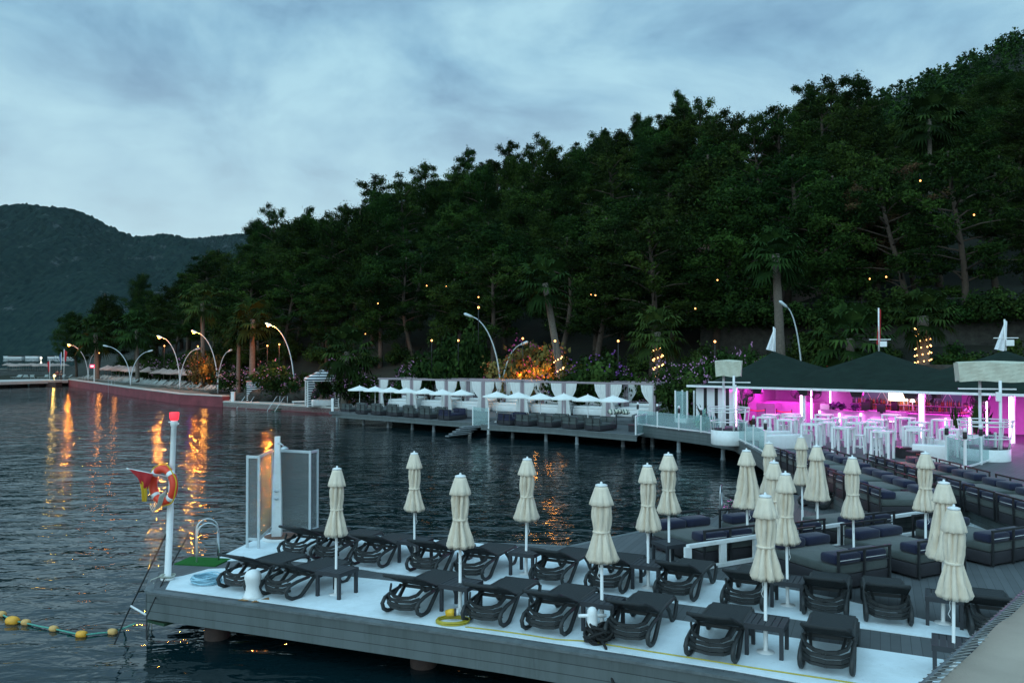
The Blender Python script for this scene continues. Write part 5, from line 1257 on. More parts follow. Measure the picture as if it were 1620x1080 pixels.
# ------------------------------------------------------------------ beach bar
B0 = Vector((10.5, 48.3)); BT = Vector((.743, -.669)); BN_ = Vector((.669, .743)); BA = math.atan2(BT.y, BT.x)
def PV(px, n):
    k = (px - 810) / F; t = (k * (B0.y + BN_.y * n) - B0.x - BN_.x * n) / (BT.x - k * BT.y); return t
def BY(t, n): return B0.y + BT.y * t + BN_.y * n
def BZ(px, py, n): return CZ + (562 - py) * BY(PV(px, n), n) / F - ZU    # height above the upper deck
def BW(t, n, z=0): p = B0 + BT * t + BN_ * n; return Vector((p.x, p.y, ZU + z))
def bar_obj(name, t, n, z, lb, cat, group=None, rz=0): return empty(name, BW(t, n, z), BA + rz, lb, cat, group)
bar = empty('beach_bar', (B0.x, B0.y, ZU), BA, 'open beach bar with dark peaked roofs and magenta light inside', 'bar')
w_ = 6.1; EZ = 2.28; NB = 4
for k in range(NB):
    m = MB(); n = 24; vs = []; D = 9.8
    for j in range(n + 1):
        for i in range(n + 1):
            u = i / n * 2 - 1; v = j / n * 2 - 1; left = (k == 0 and u < 0)
            su = abs(u) * (1.0 if left else .50)
            hh = 1 - max(abs(v), su, (abs(v) ** 3 + su ** 3) ** (1 / 3) * .99)
            hh = max(0, hh) ** 1.0
            vs.append(((k + .5 + u / 2) * w_, D / 2 * (1 + v) - .35, EZ + 1.98 * hh * (1 - .10 * math.sin(PI * hh))))
    fs = [(j * (n + 1) + i, j * (n + 1) + i + 1, (j + 1) * (n + 1) + i + 1, (j + 1) * (n + 1) + i) for j in range(n) for i in range(n)]
    m.add(vs, fs, 0, True); part(m, 'roof', SLATE, bar)
m = MB(); m.box((NB * w_ / 2, -.38, EZ - .06), (NB * w_ + .1, .06, .12)); m.box((-.03, 4.55, EZ - .06), (.06, 9.8, .12)); part(m, 'eave_board', WHITE, bar)
m = MB(); m.box((NB * w_ / 2, 4.6, EZ - .10), (NB * w_ - .2, 9.6, .03)); part(m, 'ceiling', PINKLIT, bar)
tS = PV(1166, .3)
m = MB(); m.box(((tS + .2) / 2 + .05, .3, 1.05), (tS - .15, .12, 2.12)); part(m, 'striped_wall', WALLST, bar)
m = MB(); m.box((.2, 2.9, 1.05), (.12, 5.1, 2.12)); part(m, 'side_wall', WHITE2, bar)
m = MB(); m.box((NB * w_ / 2, 5.3, 1.08), (NB * w_ - .3, .15, 2.2)); part(m, 'back_wall', PINKLIT, bar)
m = MB(); m.box((tS + .05, 2.7, 1.07), (.12, 4.8, 2.16)); part(m, 'inner_wall', PINKLIT, bar)
m = MB(); m.box((PV(1168, 3) + 1.2, 3.6, .62), (2.6, 2.2, 1.22)); part(m, 'stage_block', PINKLIT, bar)
m = MB(); m.box((PV(1225, 3.4) + .9, 4.2, .66), (2.9, 1.6, 1.3)); part(m, 'stage_block', PINKLIT, bar)
ta, tb = PV(1300, 2.6), PV(1530, 2.6)
m = MB(); m.box(((ta + tb) / 2, 2.6, .48), (tb - ta, .55, .94)); part(m, 'bar_counter', PINKLIT, bar)
m = MB(); m.box(((ta + tb) / 2, 2.55, .985), (tb - ta + .1, .75, .055)); part(m, 'counter_top', PINKLIT, bar)
m = MB(); tc_, td_ = PV(1372, 2.1), PV(1434, 2.1); m.box(((tc_ + td_) / 2, 2.15, .86), (td_ - tc_, .4, .46)); part(m, 'serving_hatch', PINKLIT, bar)
te, tf = PV(1349, 5.1), PV(1520, 5.1)
m = MB(); m.box(((te + tf) / 2, 5.19, 1.62), (tf - te, .06, 1.0)); part(m, 'mirror', TEAL, bar)
m = MB(); k = 0; x = te + .3
while x < tf - .5: m.bar((x, 5.15, 1.25), (x + .42, 5.15, 2.05), .02); m.bar((x + .42, 5.15, 2.05), (x + .84, 5.15, 1.25), .02); x += .84
part(m, 'mirror_trim', WHITE, bar)
for zz in (.98, 1.28):
    m = MB(); m.box(((te + tf) / 2, 4.95, zz), (tf - te + .3, .34, .04)); part(m, 'back_shelf', PINKLIT, bar)
m = MB(); m.box(((te + tf) / 2, 4.98, .48), (tf - te + .3, .4, .94)); part(m, 'back_cabinet', BASEM, bar)
for i, px in enumerate((1160, 1268, 1455, 1597)):
    n_ = .1; t = PV(px, n_); m = MB(); m.box((t + .10, n_ + .08, 1.06), (.15, .15, 2.14)); part(m, 'column', WHITE, bar)
neon = [(1164, .05, 2.1, .02), (1197, 4.9, 2.1, .8), (1200, 4.9, 2.1, .8), (1267, .3, 2.05, .15), (1283, 2.1, 2.1, .25), (1313, 4.9, 2.1, 1.05), (1455, -.05, 2.12, .02), (1560, 1.2, 2.1, .25), (1597, -.05, 2.12, .02)]
def tube_light(px, n_, z1, z0, r_=.055):
    t = PV(px, n_); m = MB(); m.tube([(t, n_, z0), (t, n_, z1)], r_, 10); part(m, 'neon_tube', NEON, bar)
for px, n_, z1, z0 in neon: tube_light(px, n_, z1, z0, .055 if px in (1455, 1597, 1267) else .035)
for px, z0, z1 in ((1296, .82, .95), (1327, .25, .85), (1361, .3, .9), (1495, .25, .85), (1533, .15, .95)): tube_light(px, 2.2, z1, z0, .05)
m = MB()
for a, b_ in ((1376, 1390), (1401, 1416)): m.tube([(PV(a, 1.9), 1.9, .62), (PV(b_, 1.9), 1.9, .62)], .05, 8)
part(m, 'neon_strip', NEON, bar)
ts = PV(1419, 4.6); m = MB(); m.box((ts, 4.7, 1.75), (.95, .10, .46)); part(m, 'light_panel', WARMS, bar)
# the bar's magenta wash and warm panel, with an added inward fill
def area(t, n_, z, sx, sy, pw, col, rot):
    l = bpy.data.lights.new('bar_light', 'AREA'); l.shape = 'RECTANGLE'; l.size = sx; l.size_y = sy; l.energy = pw; l.color = col; l.spread = rad(175)
    o = bpy.data.objects.new('bar_light', l); COL.objects.link(o); o.location = BW(t, n_, z); o.rotation_euler = (rot, 0, BA)
for k in range(4): area(2.6 + k * 5.2 + 1.8, 2.6, 2.12, 4.4, .4, 100, (1, .05, .80), 0)
for k in range(4): area(2.6 + k * 5.2 + 1.8, .25, 2.05, 4.4, .25, 120, (1, .06, .8), rad(-52))
for k in range(4): area(2.6 + k * 5.2 + 1.8, .9, 2.05, 4.4, .25, 36, (1, .04, .80), rad(62))  # added fill turned inward to brighten the stage fronts
point_light('panel_light', BW(ts, 4.3, 1.7), 25, (1, .55, .3), .2)
# bottles
bot = []
for i, (c, r_) in enumerate((((.25, .05, .02), .3), ((.35, .22, .1), .3), ((.05, .1, .04), .3), ((.5, .45, .5), .2), ((.12, .02, .03), .3), ((.4, .15, .03), .3))):
    m = MB(); h = .30 + .02 * (i % 3); m.lathe((0, 0, 0), [(.034, 0), (.038, .02), (.038, h * .6), (.015, h * .75), (.013, h * .97), (.016, h), (.01, h + .005)], 8); bot.append(m.mesh('bottle', mat('bottle_glass_%s' % 'abcdef'[i], c, .12, var=.1)))
cnt = 0; x = te + .05
while x < tf + .1 and cnt < 170:
    for (n_, z) in ((4.88, 1.0), (4.98, 1.30)):
        o = bpy.data.objects.new('bottle', R.choice(bot)); COL.objects.link(o); o.location = BW(x + R.uniform(-.02, .02), n_ + R.uniform(-.05, .05), z + .001); tag(o, 'coloured spirit bottle in the crowded rows on the bar back shelves', 'bottle', 'bottles on the bar back shelves'); cnt += 1
    x += .098
# things on the counter
m0 = [(1318, 'bunch of dark flowers on the left end of the bar counter'), (1330, 'second bunch of dark flowers on the bar counter'), (1352, 'dark plant on the counter at the edge of the mirror')]
for px, lb in m0:
    t = PV(px, 2.5); r = bar_obj('flower_pot', t, 2.5, 1.02, lb, 'plant'); m = MB(); m.lathe((0, 0, 0), [(.08, 0), (.11, .15), (.09, .16)], 10); part(m, 'pot', BASEM, r)
    m = MB()
    for k in range(60):
        c = Vector((R.gauss(0, .09), R.gauss(0, .08), .24 + R.gauss(0, .07))); u, v = orth(Vector((R.gauss(0, 1), R.gauss(0, 1), R.gauss(0, 1)))); s_ = .09; m.add([c - u * s_, c - v * s_, c + u * s_, c + v * s_], [(0, 1, 2, 3)])
    part(m, 'flowers', mat('dark_flower', (.12, .05, .16), .8, var=.5), r)
t = PV(1306, 2.5); r = bar_obj('counter_box', t, 2.45, 1.02, 'pale box on the left end of the bar counter', 'box'); m = MB(); m.rbox((0, 0, .15), (.5, .35, .3), .03); part(m, 'case', WHITE2, r)
for px, n_, z, lb in ((1371, 2.0, 1.12, 'dark screen standing on the left of the bar counter'), (1396, 2.0, 1.05, 'dark screen in the middle of the bar counter')):
    t = PV(px, n_); r = bar_obj('bar_screen', t, n_ - .25, z, lb, 'screen'); m = MB(); m.rbox((0, 0, .22), (.42, .05, .42), .015); part(m, 'panel', SPEAK, r); m = MB(); m.box((0, .02, -.02), (.12, .1, .08)); part(m, 'stand', SPEAK, r)
for px, z0, lb in ((1374, 1.25, 'black back-bar cabinet below the left of the bottles'), (1415, 1.2, 'black back-bar cabinet below the light panel')):
    t = PV(px, 4.3); r = bar_obj('back_bar_unit', t, 4.3, .98, lb, 'cabinet'); m = MB(); m.rbox((0, 0, .28), (.32, .3, .54), .02); part(m, 'case', SPEAK, r)
t = PV(1442, 4.3); r = bar_obj('table_lamp', t, 4.4, 1.5, 'small glowing table lamp right of the warm light panel', 'lamp'); m = MB(); m.lathe((0, 0, 0), [(.14, 0), (.07, .15), (.03, .16)], 12); part(m, 'lamp_shade', WARMS, r); m = MB(); m.tube([(0, 0, -.5), (0, 0, 0)], .02, 6); part(m, 'stem', WHITE, r)
# speakers, fans
for i, (px, n_, sc_) in enumerate(((1199, .2, 1), (1272, .0, .9), (1356, .2, 1.1), (1440, .2, 1.1), (1553, .1, 1.1))):
    t = PV(px, n_); r = bar_obj('speaker', t, n_, 1.93, '%s black speaker from the left hanging under the bar eave' % ORD[i], 'speaker', 'speakers under the bar eave'); m = MB(); m.add([(-.3 * sc_, -.15, .22), (.3 * sc_, -.15, .22), (.3 * sc_, .15, .22), (-.3 * sc_, .15, .22), (-.22 * sc_, -.12, -.06), (.22 * sc_, -.12, -.06), (.22 * sc_, .12, -.06), (-.22 * sc_, .12, -.06)], [(0, 3, 2, 1), (4, 5, 6, 7), (0, 1, 5, 4), (1, 2, 6, 5), (2, 3, 7, 6), (3, 0, 4, 7)]); part(m, 'cabinet', SPEAK, r)
def make_fan():
    r = empty('wall_fan', (0, 0, 0)); m = MB()
    for yy in (-.06, .08): m.tube([(.34 * math.cos(a), yy, .34 * math.sin(a)) for a in [2 * PI * k / 24 for k in range(24)]], .012, 5, closed=True)
    for k in range(28): a = 2 * PI * k / 28; m.tube([(0, -.10, 0), (.34 * math.cos(a), -.06, .34 * math.sin(a)), (.34 * math.cos(a), .08, .34 * math.sin(a)), (0, .12, 0)], .004, 3)
    part(m, 'cage', BLACKM, r)
    m = MB()
    for k in range(3):
        a = 2 * PI * k / 3; c, s_ = math.cos(a), math.sin(a); m.add([(.05 * c - .05 * s_, 0, .05 * s_ + .05 * c), (.3 * c - .12 * s_, -.03, .3 * s_ + .12 * c), (.31 * c + .08 * s_, .04, .31 * s_ - .08 * c), (.05 * c + .04 * s_, .03, .05 * s_ - .04 * c)], [(0, 1, 2, 3), (3, 2, 1, 0)])
    part(m, 'blade', BLACKM, r); m = MB(); m.tube([(0, -.02, 0), (0, .2, 0)], .08, 12); m.tube([(0, .16, 0), (-.05, .25, .28), (-.3, .25, .42)], .02, 6); part(m, 'motor', BLACKM, r); return r
FN = Proto(make_fan)
for i, (px, py, n_, sc_, rz) in enumerate(((1182, 625, .2, 1.15, 50), (1260, 621, 1.0, .95, 0), (1289, 621, 1.2, .95, 10), (1477, 627, .6, 1.15, -15), (1546, 637, .9, 1.5, 55))):
    t = PV(px, n_); p = BW(t, n_, BZ(px, py, n_)); FN.put(p, BA + rad(rz), '%s black cage fan from the left under the bar roof' % ORD[i], 'fan', 'black fans under the bar roof', scale=sc_)
# rope barriers in front of the stage
for i, (a, b_) in enumerate(((1184, 1210), (1228, 1252))):
    r = empty('rope_barrier', (0, 0, 0), 0, 'red rope between black posts before the pink-lit stage, %s one' % ('left' if i == 0 else 'right'), 'barrier'); P1 = BW(PV(a, 1.6), 1.6); P2 = BW(PV(b_, 1.6), 1.6); P1.z = P2.z = ZU
    for P_ in (P1, P2): m = MB(); m.lathe(P_, [(.12, .01), (.12, .03), (.025, .05), (.025, .95), (.035, .97), (.01, 1.0)], 10); part(m, 'post', SPEAK, r)
    m = MB(); m.tube([P1.lerp(P2, k / 8) + Vector((0, 0, .88 - .06 * math.sin(PI * k / 8))) for k in range(9)], .03, 6); part(m, 'rope', emis('red_rope_glow', (.9, .02, .06), .35), r)  # the rope's material gives off a faint red glow of its own
# high tables and stools
def make_high():
    r = empty('high_table', (0, 0, 0)); m = MB(); m.box((0, 0, 1.045), (.72, .72, .065)); part(m, 'table_top', WHITE, r)
    for sx in (-1, 1):
        for sy in (-1, 1): m = MB(); m.box((sx * .315, sy * .315, .505), (.085, .085, 1.01)); part(m, 'leg', WHITE, r)
    return r
def make_stool():
    r = empty('bar_stool', (0, 0, 0)); m = MB(); m.rbox((0, 0, .74), (.36, .36, .05), .02); part(m, 'seat', WHITE, r)
    for sx in (-1, 1):
        for sy in (-1, 1): m = MB(); m.bar((sx * .2, sy * .2, 0), (sx * .14, sy * .14, .72), .045); part(m, 'leg', WHITE, r)
    m = MB()
    for z in (.28,): m.box((0, .178, z), (.34, .025, .03)); m.box((0, -.178, z), (.34, .025, .03)); m.box((.178, 0, z), (.025, .34, .03)); m.box((-.178, 0, z), (.025, .34, .03))
    part(m, 'footrest', WHITE, r); return r
HT = Proto(make_high); BS = Proto(make_stool)
fr = [(1213, 659), (1246, 663), (1284, 670), (1334, 675), (1396, 681), (1451, 679), (1504, 678)]
mid_ = [(1312, 667), (1353, 668), (1386, 675), (1445, 674), (1299, 662), (1376, 667), (1454, 667), (1220, 655)]
bk_ = [(1252, 654), (1304, 655), (1332, 660), (1348, 658), (1388, 663), (1432, 660), (1490, 663), (1410, 655), (1254, 658)]
for row, nm in ((fr, 'front'), (mid_, 'middle'), (bk_, 'back')):
    srt = sorted(row)
    for px, py in row:
        q = G(px, py, ZU + 1.075); i = srt.index((px, py))
        HT.put((q.x, q.y, ZU), BA + rad(R.uniform(-4, 4)), '%s white high table from the left in the %s row before the bar' % (ORD[i], nm), 'high table', 'white high tables before the bar')
        for k in range(1 if (i % 2 == 0 or nm == 'front') else 0):
            dx_, dy_ = (R.uniform(-.5, .5), .45) if k == 0 else (.52, R.uniform(-.1, .2))
            p = q.xy + BT * dx_ + BN_ * dy_; BS.put((p.x, p.y, ZU), BA + rad(R.uniform(-15, 15)), 'white bar stool %s the %s table from the left, %s row' % ('behind' if k == 0 else 'right of', ORD[i], nm), 'stool', 'white bar stools')
# barman
J = dict(STAND); J.update(chest=(0, -.16, 1.30), belly=(0, -.05, 1.12), neck=(0, -.26, 1.42), head0=(0, -.33, 1.46), head=(0, -.38, 1.50), top=(0, -.40, 1.57), ls=(-.19, -.17, 1.36), rs=(.19, -.17, 1.36), le=(-.24, -.34, 1.15), re=(.24, -.34, 1.15), lw=(-.14, -.56, 1.08), rw=(.12, -.56, 1.08), lh=(-.10, -.63, 1.06), rh=(.09, -.63, 1.06))
p = BW(PV(1539, 3.4), 3.4); person('person', (p.x, p.y, ZU), BA - rad(55), 'barman in a pale shirt leaning forward over the bar counter', J, SHIRT)
# ------------------------------------------------------------------ white low walls in front of the tables
for i, (a, b_, h, dpt, lb) in enumerate((((1212, 712), (1283, 708.5), .60, .45, 'longest white low wall beside the left balcony, nearest the daybeds'), ((1208, 704), (1251, 703), .60, .4, 'second white low wall behind the long one'), ((1182, 697), (1222, 697), .62, .4, 'white low wall nearest the left balcony pod'),
     ((1443, 729), (1498, 732), .62, .5, 'front white low wall on the right below the tables'), ((1466, 719), (1500, 722), .62, .4, 'second white low wall on the right'), ((1494, 712), (1552, 716), .66, .7, 'white low wall farthest right behind the glass railing'))):
    A_ = G(*a, ZU); B_ = G(*b_, ZU); d = (B_ - A_); mid2 = (A_ + B_) / 2; n = Vector((-d.y, d.x, 0)).normalized(); c = mid2 + n * dpt / 2
    m = MB(); m.rbox((0, 0, h / 2 + .003), (d.length, dpt, h), .03); tag(m.build('low_wall', WHITE2, None, (c.x, c.y, ZU), math.atan2(d.y, d.x)), lb, 'wall')
# ------------------------------------------------------------------ balcony pods with covered spotlights
def pod(px, py, lb, cov, coff=0.0):
    q = G(px, py, ZU); r = empty('balcony_pod', (q.x, q.y + .85, ZU), rad(-18), lb, 'balcony'); Rr = .85
    m = MB(); m.lathe((0, 0, -.02), [(Rr - .05, -.25), (Rr, -.20), (Rr, .46), (Rr - .04, .47)], 36); part(m, 'drum', WHITE, r)
    m = MB(); m.lathe((0, 0, 0), [(Rr - .03, .45), (Rr - .03, .48)], 36); part(m, 'floor', BASEM, r)
    m = MB()
    for z, rr_ in ((.85, .86), (1.32, .92), (1.50, .95)): m.tube([(rr_ * math.cos(a), rr_ * math.sin(a), z) for a in [2 * PI * k / 36 for k in range(36)]], .028, 6, closed=True)
    part(m, 'guard_ring', WHITE, r)
    m = MB()
    for k in range(10): a = 2 * PI * k / 10; m.tube([(.83 * math.cos(a), .83 * math.sin(a), .45), (.95 * math.cos(a), .95 * math.sin(a), 1.5)], .02, 5)
    part(m, 'guard_post', WHITE, r)
    for s in (-1, 1): m = MB(); m.tube([(s * .26 + coff * .5, -.6 if s > 0 else .2, -.2), (s * .26 + coff * .5, -.6 if s > 0 else .2, 3.05)], .055, 8); part(m, 'mast', WHITE, r)
    m = MB(); m.bar((-.95, -.2, 2.72), (1.0, -.2, 2.72), .16, .05); m.box((.3, -.66, 2.45), (.16, .1, .35)); part(m, 'cross_bar', WHITE, r)
    cx0, cx1, cy = cov
    m = MB(); nx, ny_, nz = 12, 8, 5; cxm = (cx0 + cx1) / 2; hw = (cx1 - cx0) / 2
    def pt(u, v, w_):
        x = cxm + hw * u; y = cy * v; z = 3.0 + .72 * w_
        k = .04 * (1 - w_); x += -.05 * u * (1 - w_); z += .03 * math.sin(u * 4 + v * 3) * (w_ if w_ > .9 else (1 - w_) * .9)
        y += .035 * math.sin(u * 9 + w_ * 4); return (x, y, z)
    us = [i / nx * 2 - 1 for i in range(nx + 1)]; vs_ = [i / ny_ * 2 - 1 for i in range(ny_ + 1)]
    ring = [(u, -1) for u in us] + [(1, v) for v in vs_[1:]] + [(u, 1) for u in reversed(us[:-1])] + [(-1, v) for v in reversed(vs_[1:-1])]
    V = []; Fs = []; K = len(ring)
    for j in range(nz + 1):
        for (u, v) in ring: V.append(pt(u, v, j / nz))
    for j in range(nz):
        for i in range(K): Fs.append((j * K + i, j * K + (i + 1) % K, (j + 1) * K + (i + 1) % K, (j + 1) * K + i))
    V.append((cxm, 0, 3.80)); Fs += [(nz * K + i, nz * K + (i + 1) % K, len(V) - 1) for i in range(K)]
    m.add(V, Fs, 0, False); part(m, 'canvas_cover', mat('cover_canvas', (.50, .50, .40), .9, var=.1, scale=3, bump=.2), r)
pod(1161, 697, 'left round white balcony pod with a square canvas-covered mast', (-.62, .62, .5))
pod(1580, 731, 'right round white balcony pod with a wide canvas-covered mast', (-1.0, 1.6, .45), .25)
# roof flags
def roof_flag(px, top, k, lb, col, box=False, sw=.5, L_=1.5):
    n_ = 4.55; t = (k + .5) * w_; base = BW(t, n_, EZ + 1.9); h = CZ + (562 - top) * base.y / F - base.z
    r = empty('roof_flag', base, rad(-20), lb, 'flag'); m = MB(); m.tube([(0, 0, -.1), (0, 0, h)], .04, 8); part(m, 'pole', WHITE, r)
    cloth(((.03, 0, h - .05), (.12, 0, h - .10)), ((-sw, 0, h - L_), (.10, .05, h - L_ - .15)), 'flag_cloth', col, r, amp=.07, n=8)
    if box: m = MB(); m.box((.22, 0, .45), (.35, .25, .3)); m.bar((-.5, 0, .7), (.6, 0, .7), .04); part(m, 'sensor_box', WHITE, r)
roof_flag(1228, 517, 0, 'drooping white flag on the left bar roof', mat('white_flag_cloth', (.75, .76, .78), .9), False, .45, 1.35)
roof_flag(1395, 487, 1, 'tall pole with a furled red flag and a white box on the middle bar roof', REDF, True, .12, 2.0)
roof_flag(1592, 505, 2, 'drooping pale flag with a white box on the right bar roof', MATS['white_flag_cloth'], True, .45, 1.5)
# glass booth at the left end, plants, red strip
r = empty('glass_booth', BW(-.75, .6), BA, 'narrow glass booth with white frame at the left end of the bar', 'booth')
m = MB()
for x, y in ((-.4, -.4), (.4, -.4), (.4, .4), (-.4, .4)): m.box((x, y, .95), (.08, .08, 1.9))
m.box((0, 0, .12), (.88, .88, .24)); part(m, 'frame', WHITE, r)
for (x, y, rz) in ((0, -.4, 0), (-.4, 0, 90)): m = MB(); m.box((x, y, 1.05), (.7, .012, 1.6), rad(rz)); part(m, 'pane', GLASS, r)
q1_ = up[4].copy(); m = MB(); a = Vector((up[5][0], up[5][1])); b_ = Vector((up[6][0], up[6][1])); d = (b_ - a).normalized(); nn = Vector((d.y, -d.x))
for s0_, s1_ in ((-.1, .35), (.42, .58), (.72, 1.25)):
    P1 = a.lerp(b_, s0_) - nn * .05; P2 = a.lerp(b_, s1_) - nn * .05; m.bar((P1.x, P1.y, ZU + .04), (P2.x, P2.y, ZU + .04), .08, .06)
tag(m.build('red_light_strip', REDLED), 'glowing red light strip along the upper deck edge over the inlet', 'light')
p = G(1262, 745, ZU + .3); 
for (px, py, pw) in ((1428, 724, 22), (1445, 735, 14), (1262, 748, 14)):
    q = G(px, py, ZU + .55); point_light('red_spot', (q.x, q.y, ZU + .9), pw, (1, .03, .05), .08)
# ------------------------------------------------------------------ foliage
ASP = .7
def leaf(m, c, u, v, s, tone):
    m.v += [tuple(c - u * s), tuple(c - v * s * ASP + u * s * .1), tuple(c + u * s), tuple(c + v * s * ASP)]
    o = len(m.v) - 4; m.f.append((o, o + 1, o + 2, o + 3)); m.mi.append(0); m.sm.append(False); m.tone += [tone] * 4
def clump(m, c, r, n, rr, s=.26, flat=.7, tb=None, tilt=.5):
    tb = rr.uniform(.15, .8) if tb is None else tb
    for _ in range(n):
        d = Vector((rr.gauss(0, 1), rr.gauss(0, 1), rr.gauss(0, 1))).normalized(); q = r * min(1.55, abs(rr.gauss(.62, .34)))
        p = c + Vector((d.x * q, d.y * q, d.z * q * flat))
        nn = (d + Vector((rr.gauss(0, tilt), rr.gauss(0, tilt), rr.gauss(0, tilt) + .2))).normalized(); u, v = orth(nn)
        a = rr.uniform(0, 6.3); u2 = u * math.cos(a) + v * math.sin(a); v2 = nn.cross(u2)
        leaf(m, p, u2, v2, s * rr.uniform(.6, 1.25), max(.02, min(.98, tb + rr.gauss(0, .16))))
def pine_meshes(seed, style):
    global ASP
    ASP = .34
    rr = random.Random(seed); H = 13.0; tr = MB(); cr = MB()
    lean = Vector((rr.uniform(-.09, .09), rr.uniform(-.09, .09), 1)); top = {'round': .93, 'spire': .97, 'sparse': .95}[style]
    def axis(t): return Vector((lean.x * H * t + .35 * math.sin(t * 4 + seed), lean.y * H * t + .3 * math.sin(t * 5 + seed * 2), H * t))
    tr.tube([axis(t) - Vector((0, 0, .8 if t == 0 else 0)) for t in [i / 10 for i in range(11)]], [.24 * (1 - .8 * i / 10) + .03 for i in range(11)], 8)
    nb = {'round': 34, 'spire': 36, 'sparse': 26}[style]
    for k in range(nb):
        t = .26 + (top - .26) * ((k + rr.random()) / nb) ** .9; a = k * 2.4 + rr.uniform(-.5, .5)
        rel = (t - .26) / (top - .26)
        if style == 'round': w = 3.3 * (math.sin(PI * (.22 + .72 * rel)) ** .8)
        elif style == 'spire': w = 2.9 * (1 - rel) ** .7 + .45
        else: w = 3.4 * (math.sin(PI * (.15 + .75 * rel)) ** .8)
        w *= rr.uniform(.45, 1.25); b0 = axis(t * .93); e = axis(t) + Vector((math.cos(a) * w, math.sin(a) * w, rr.uniform(-.2, .8)))
        tr.tube([b0, b0.lerp(e, .5) + Vector((0, 0, .15)), e], [.07, .05, .02], 5)
        nc = 3 if style != 'sparse' else 2; tb = rr.uniform(.15, .8)
        for q in range(nc):
            c = b0.lerp(e, 1 - q * .34) + Vector((rr.gauss(0, .25), rr.gauss(0, .25), rr.gauss(0, .2) + .15)); r = rr.uniform(.55, 1.05) * (1.1 if style == 'round' else .92)
            clump(cr, c, r, 270 if style != 'sparse' else 235, rr, .155, .80 if style == 'round' else .62, tb + rr.uniform(-.1, .1), 1.0)
    clump(cr, axis(.96), .6, 110, rr, .2, 1.3); clump(cr, axis(.91) + Vector((.35, .2, 0)), .7, 130, rr, .2, .8); clump(cr, axis(.86) + Vector((-.35, -.2, 0)), .8, 130, rr, .2, .9)
    return tr.mesh('trunk', BARK), cr.mesh('crown', PINE)
PM = {'round': [pine_meshes(s, 'round') for s in (1, 2, 3)], 'spire': [pine_meshes(s, 'spire') for s in (4, 5)], 'sparse': [pine_meshes(s, 'sparse') for s in (6, 7, 8)]}
PC = [0]; ASP = .7
def put_pine(x, y, z, h, style, lb='dark green pine in the dense wood on the slope', grp='pines on the slope', dry=False, name='pine_tree', wide=1.0):
    tm_, cm = R.choice(PM[style]); r = empty(name, (x, y, z), R.uniform(0, 6.28), lb, 'tree', grp); s = h / 13.2; ws = s * R.uniform(.85, 1.2) * wide; r.scale = (ws, ws, s)
    for nm, me in (('trunk', tm_), ('crown', cm)):
        o = bpy.data.objects.new(nm, me); COL.objects.link(o); o.parent = r
        if dry and nm == 'crown': me2 = me.copy(); me2.materials.clear(); me2.materials.append(PINED); o.data = me2
    PC[0] += 1; return r
SIL = [(100, 520), (125, 470), (135, 450), (200, 440), (250, 432), (300, 408), (345, 384), (400, 348), (440, 338), (500, 332), (560, 330), (590, 292), (620, 288), (660, 266), (700, 275), (745, 242), (790, 236), (830, 244), (870, 230), (920, 184), (960, 205), (990, 168), (1040, 192), (1075, 158), (1120, 168), (1160, 190), (1200, 198), (1240, 172), (1275, 138), (1330, 126), (1368, 122), (1384, 172), (1450, 205), (1620, 240), (1800, 250)]
def sitey(px, py, hmax=15, hmin=8, start=10):
    """walk inland along the sight line until the slope carries a tree of at most hmax to that height"""
    k = (px - 810) / F; Y = 40.0
    while Y < 230:
        x = k * Y; d = inland(x, Y)
        if d > start:
            topz = CZ + (562 - py) * Y / F; h = topz - ground(x, Y)
            if h <= hmax: return x, Y, ground(x, Y), h
        Y += 1.0
    return None
ridge = [(118, 497, 'round'), (140, 452, 'round'), (160, 470, 'round'), (185, 442, 'round'), (215, 437, 'round'), (243, 430, 'sparse'), (275, 425, 'round'), (300, 405, 'round'), (325, 398, 'round'), (350, 378, 'round'), (375, 372, 'round'), (405, 341, 'sparse'), (420, 350, 'round'), (442, 334, 'sparse'), (462, 352, 'round'), (492, 338, 'spire'), (515, 345, 'sparse'), (540, 326, 'sparse'), (563, 340, 'round'), (596, 284, 'sparse'), (610, 300, 'round'), (632, 292, 'sparse'), (668, 260, 'sparse'), (690, 282, 'round'), (712, 270, 'spire'), (742, 238, 'sparse'), (762, 262, 'round'), (792, 229, 'sparse'), (815, 250, 'round'), (845, 246, 'sparse'), (868, 226, 'sparse'), (892, 240, 'round'), (920, 180, 'sparse'), (940, 205, 'round'), (962, 210, 'round'), (988, 162, 'spire'), (1003, 188, 'spire'), (1030, 190, 'spire'), (1052, 200, 'round'), (1072, 152, 'spire'), (1090, 160, 'sparse'), (1118, 160, 'sparse'), (1145, 186, 'sparse'), (1170, 192, 'sparse'), (1205, 190, 'sparse'), (1225, 178, 'sparse'), (1250, 180, 'sparse'), (1272, 134, 'sparse'), (1300, 150, 'sparse'), (1330, 124, 'sparse'), (1350, 119, 'sparse'), (1368, 160, 'round')]
for px, py, st in ridge:
    s_ = sitey(px, py - 7, 16.5)
    if s_: put_pine(s_[0], s_[1], s_[2], s_[3], st, 'dark pine standing out against the sky along the ridge', 'pines along the skyline', wide=(.78 if st != 'round' else .95))
rf = random.Random(21); cand = []
for d0 in (11, 15, 19, 24, 29, 35, 41, 48, 56, 65, 76):
    sp_ = 4.3 + d0 * .055; xk = -84 + rf.random() * 3
    while xk < 75:
        cand.append((xk + rf.uniform(-1.2, 1.2), d0 + rf.uniform(-1.5, 1.5))); xk += sp_ * rf.uniform(.85, 1.15)
